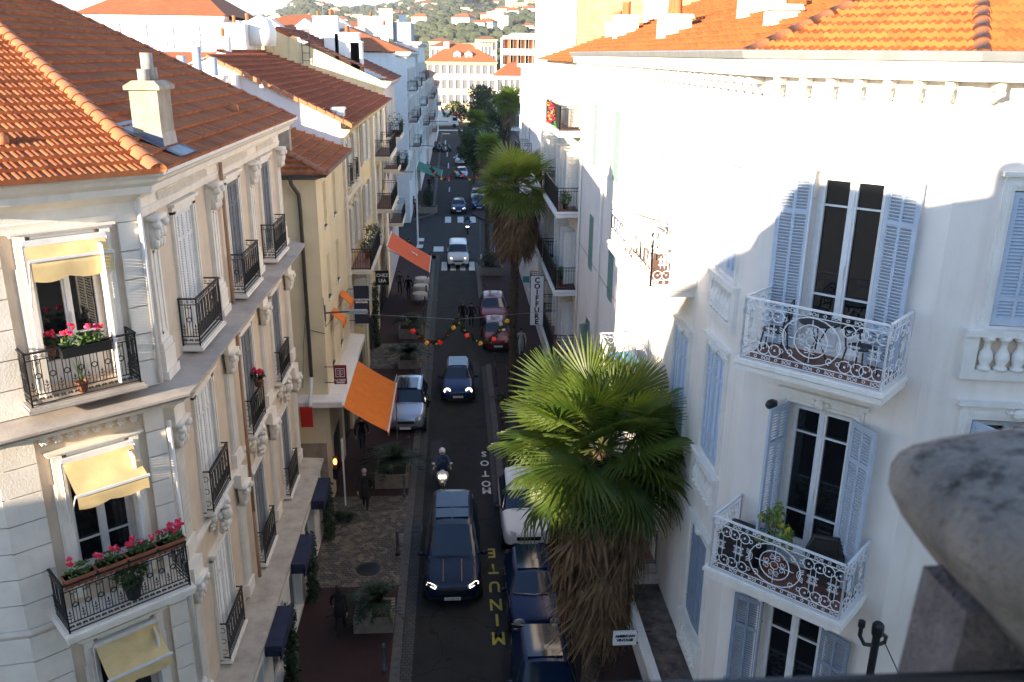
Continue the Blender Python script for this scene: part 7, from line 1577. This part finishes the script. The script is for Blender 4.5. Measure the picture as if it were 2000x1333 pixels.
hd_ = MB(T(-3.0, 222, 0)); rnd = random.Random(2); leafy(hd_, (3.2, 0, 3.0), 3.0, 1400, .3, rnd, 0, (1.0, .6, 1), .2); solo('hedge', hd_, [M['treeleaf']], 'dark clipped tree mass standing before the long yellow block', 'hedge')
# rooftops behind the left hand row
B, x0, x1, h = block('apartment_building', 'white apartment house with an orange tiled roof behind the corner building', 168, 428, 33, 72, 13, 'white', 'tilef', -45, 6, 5, 0, 'shw', .12)
chimney(B, at(285, 8, 75).x, 75, h + 1.2, .8, .8, 2.2, 0, 'cream2'); antenna(B, at(385, 90, 66).x, 66, 15.0, 3.2, inv(B))
b = MB(); F = FR(x0, 71, 1, 0)
for i in range(40): b.box((x1 - x0) * i / 40 - .02, (x1 - x0) * i / 40 + .02, -.02, .02, 16.95, 17.9, 0, F)
b.box(0, x1 - x0, -.03, .03, 17.9, 17.95, 0, F); b.box(0, x1 - x0, -.03, 1, 16.8, 16.95, 0, F); part('balcony', b, [M['metalg']], B, inv(B))
b = MB(); p = at(290, 104, 60); q = at(432, 108, 60); b.add([(p.x, 60, 16.9), (q.x, 60, 16.9), (q.x, 54, 15.2), (p.x, 54, 15.2), (p.x, 60, 0), (q.x, 60, 0), (q.x, 54, 0), (p.x, 54, 0)], [(0, 3, 2, 1), (3, 7, 6, 2), (2, 6, 5, 1)], 0); solo('low_roof', b, [M['tilef']], 'low sunlit orange roof below the balcony of the white apartment house', 'building')
B, x0, x1, h = block('mansard_house', 'long low house with an orange roof and arched dormers behind the yellow gable', 455, 700, 66, 100, 14, 'creamf', 'tilef', 26, 5, 9)
for px in (532, 600, 668):
    p = at(px, 72, 99); b = MB(T(p.x, 99, p.z)); b.box(-.9, .9, -1, 2, -1, 1.0); b.add([(-1.1, -1.1, 1.0), (1.1, -1.1, 1.0), (0, -1.1, 1.8), (-1.1, 2, 1.0), (1.1, 2, 1.0), (0, 2, 1.8)], [(0, 1, 2), (0, 2, 5, 3), (1, 4, 5, 2)]); d_ = part('dormer', b, [M['white']], B, inv(B)); b = MB(T(p.x, 99, p.z)); b.box(-.42, .42, -1.05, -1.0, -.5, .8); part('window', b, [M['shg']], d_)
for px, py, w_, y in ((622, 50, 1.0, 96), (460, 75, 1.6, 60), (485, 70, 1.2, 61), (438, 105, .7, 52)): p = at(px, py, y); chimney(B, p.x, y, p.z, w_, w_, .8, 1, 'white', base=5)
p = at(510, 62, 61); b = MB(T(*p)); b.lathe([(.9, -.9), (1.0, 0), (.7, .7), (.2, .95)], 14); solo('water_tank', b, [M['white']], 'round white rooftop tank beside the chimneys left of the yellow gable', 'water tank', smooth=True)
for px, y in ((505, 70), (655, 90), (735, 95), (632, 80)): p = at(px, 50, y); antenna(B, p.x, y, p.z - 1, 3.5, inv(B))
town = [(640, 745, 62, 150, 'white', 'tilef', 40, 4, 5, 'cream rooftop storeys'), (700, 790, 55, 135, 'creamf', 'tilef', 38, 5, 5, 'pale attic storeys'), (842, 905, 92, 330, 'white', 'tilef', 80, 3, 7, 'distant white flats'), (905, 960, 86, 345, 'creamf', None, 0, 4, 8, 'distant flat roofed flats'), (838, 880, 82, 420, 'creamf', 'tilef', 74, 3, 5, 'small distant villa'), (930, 970, 78, 400, 'creamf', 'tilef', 70, 4, 6, 'distant cream flats'), (560, 640, 60, 330, 'white', 'tilef', 52, 3, 6, 'far white house'), (860, 935, 42, 900, 'creamf', 'creamf', 36, 5, 10, 'wide cream apartment terrace high on the hill'), (1000, 1045, 66, 420, 'white', None, 0, 4, 4, 'white tower'), (745, 800, 66, 420, 'white', 'tilef', 60, 3, 5, 'pale distant house')]
ln = ['white and orange rooftop storeys rising behind the chimneys of the left hand row', 'pale attic storeys with an orange roof directly behind the tall white houses', 'distant white flats above the long yellow block, left of its roof', 'distant flat roofed white flats directly behind the roof of the long yellow block', 'small distant villa left of the long yellow block', 'distant cream flats with an orange roof right of the yellow block', 'far white house with an orange roof beyond the mansard dormers', 'wide pale apartment terrace high on the wooded hill', 'distant white tower block behind the modern apartments', 'pale distant house above the far end of the left hand row']
for q, l in zip(town, ln): block('town_building', l, q[0], q[1], q[2], q[3], 14 if q[3] < 300 else 25, q[4], q[5], q[6], q[7], q[8], 0, 'shg', .3)
# the hill
SKY = [(-400, 60), (0, 60), (300, 60), (480, 44), (560, 30), (600, 10), (640, 18), (700, 26), (760, 16), (830, 6), (900, -6), (960, 4), (1010, -8), (1100, -14), (1400, -20), (2400, -10)]
def skyv(px):
    for (a, u), (c, v) in zip(SKY, SKY[1:]):
        if a <= px <= c: return u + (v - u) * (px - a) / (c - a)
    return SKY[-1][1]
from mathutils import noise
def hillp(px, t):
    y = 430 + 1900 * t; top = at(px, skyv(px), 2330).z; zz = (top - 2) * (t ** .8) * (1 + .22 * noise.noise(Vector((px * .012, t * 4, 0)))) + 5 * noise.noise(Vector((px * .05, t * 12, 3))) * t - .3
    p = at(px, 105, y); return Vector((p.x, y, max(-.3, zz)))
b = MB(); nx, ny = 90, 30
vs = [tuple(hillp(-400 + 2800 * i / nx, j / ny)) for j in range(ny + 1) for i in range(nx + 1)]; b.add(vs, [(j*(nx+1)+i, j*(nx+1)+i+1, (j+1)*(nx+1)+i+1, (j+1)*(nx+1)+i) for j in range(ny) for i in range(nx)])
ho_ = part('hill', b, [mat('hill_scrub', (.055,.075,.035), .95, (.11,.10,.06), .02)], None, None, True); ho_['kind'] = 'structure'
M['pine'] = mat('pine_wood', (.04,.055,.028), .95, (.075,.085,.045), .03)
rnd = random.Random(11); b = MB()
for i in range(5200):
    px = rnd.uniform(440, 1100); t = rnd.random() ** 1.3 * .97 + .02; p = hillp(px, t); r = rnd.uniform(4.0, 8.5) * (.8 + .7 * t)
    if noise.noise(Vector((p.x * .012, p.y * .008, 1))) < -.45: continue
    for q in range(3): b.ball((p.x + rnd.uniform(-r, r) * .6, p.y + rnd.uniform(-r, r) * .5, p.z + r * rnd.uniform(.3, .7)), r * rnd.uniform(.45, .8), 0, 6, 4, (1, 1, rnd.uniform(.6, .9)))
ho_ = part('hillside_wood', b, [M['pine']], None); tag(ho_, 'dark pine wood covering the hill between the villas', 'wood', kind='stuff')
b = MB(); b.box(-7, 7, -5, 5, -4, 5.5); b.add([(-8, -6, 5.5), (8, -6, 5.5), (8, 6, 5.5), (-8, 6, 5.5), (-3, 0, 8.3), (3, 0, 8.3)], [(0, 1, 5, 4), (1, 2, 5), (2, 3, 4, 5), (3, 0, 4)], 1)
for x in (-4.6, -1.5, 1.6, 4.7):
    for z in (.6, 3.3): b.box(x - .6, x + .6, -5.06, -5.0, z, z + 1.5, 2)
v1_ = b.mesh('villa', [M['white'], M['tilef'], M['shg']])
b = MB(); b.box(-10, 10, -5, 5, -4, 8); b.box(-6, 6, -4, 4, 8, 10.5)
for x in (-8, -5, -2, 1, 4, 7):
    for z in (.6, 3.3, 5.9): b.box(x - .5, x + 1.3, -5.06, -5.0, z, z + 1.5, 2)
v2_ = b.mesh('villa', [M['creamf'], M['tilef'], M['shg']]); k = 0
for i in range(165):
    px = rnd.uniform(640, 1060) if i % 5 else rnd.uniform(470, 640); t = rnd.random() ** .85 * .84 + .12; p = hillp(px, t)
    o = obj('hillside_villa', v1_ if rnd.random() < .72 else v2_, None, T(p.x, p.y, p.z + 3.0) @ RZ(rnd.uniform(-.5, .5)) @ SC(*([rnd.uniform(.6, 1.15)] * 3)))
    tag(o, 'small pale villa among the trees on the wooded hillside', 'villa', 'villas scattered over the wooded hill')
# far mountains
b = MB(); pts = [(-900, 34), (-300, 26), (100, 17), (260, 24), (420, 20), (560, 30), (760, 34)]
f_ = [at(px, py, 9000) for px, py in pts]; n = len(f_); b.add([tuple(p) for p in f_] + [(p.x, 8000, -1) for p in f_], [(i, i + 1, n + i + 1, n + i) for i in range(n - 1)]); ho_ = part('mountains', b, [mat('far_mountain', (.10,.13,.12), .95)], None); ho_['kind'] = 'structure'

# the air: a faint even haze from the ground to above the hills
hz = MB(); hz.box(-9600, 9600, -600, 14500, -1.4, 640); hm = bpy.data.materials.new('haze'); hm.use_nodes = True; n = hm.node_tree.nodes; n.clear()
pv = n.new('ShaderNodeVolumePrincipled'); pv.inputs['Color'].default_value = (.86, .92, 1.0, 1); pv.inputs['Density'].default_value = .00012; pv.inputs['Anisotropy'].default_value = 0.0
o_ = n.new('ShaderNodeOutputMaterial'); hm.node_tree.links.new(pv.outputs[0], o_.inputs['Volume']); ho_ = part('haze', hz, [hm], None); ho_['kind'] = 'stuff'
bpy.context.view_layer.update()
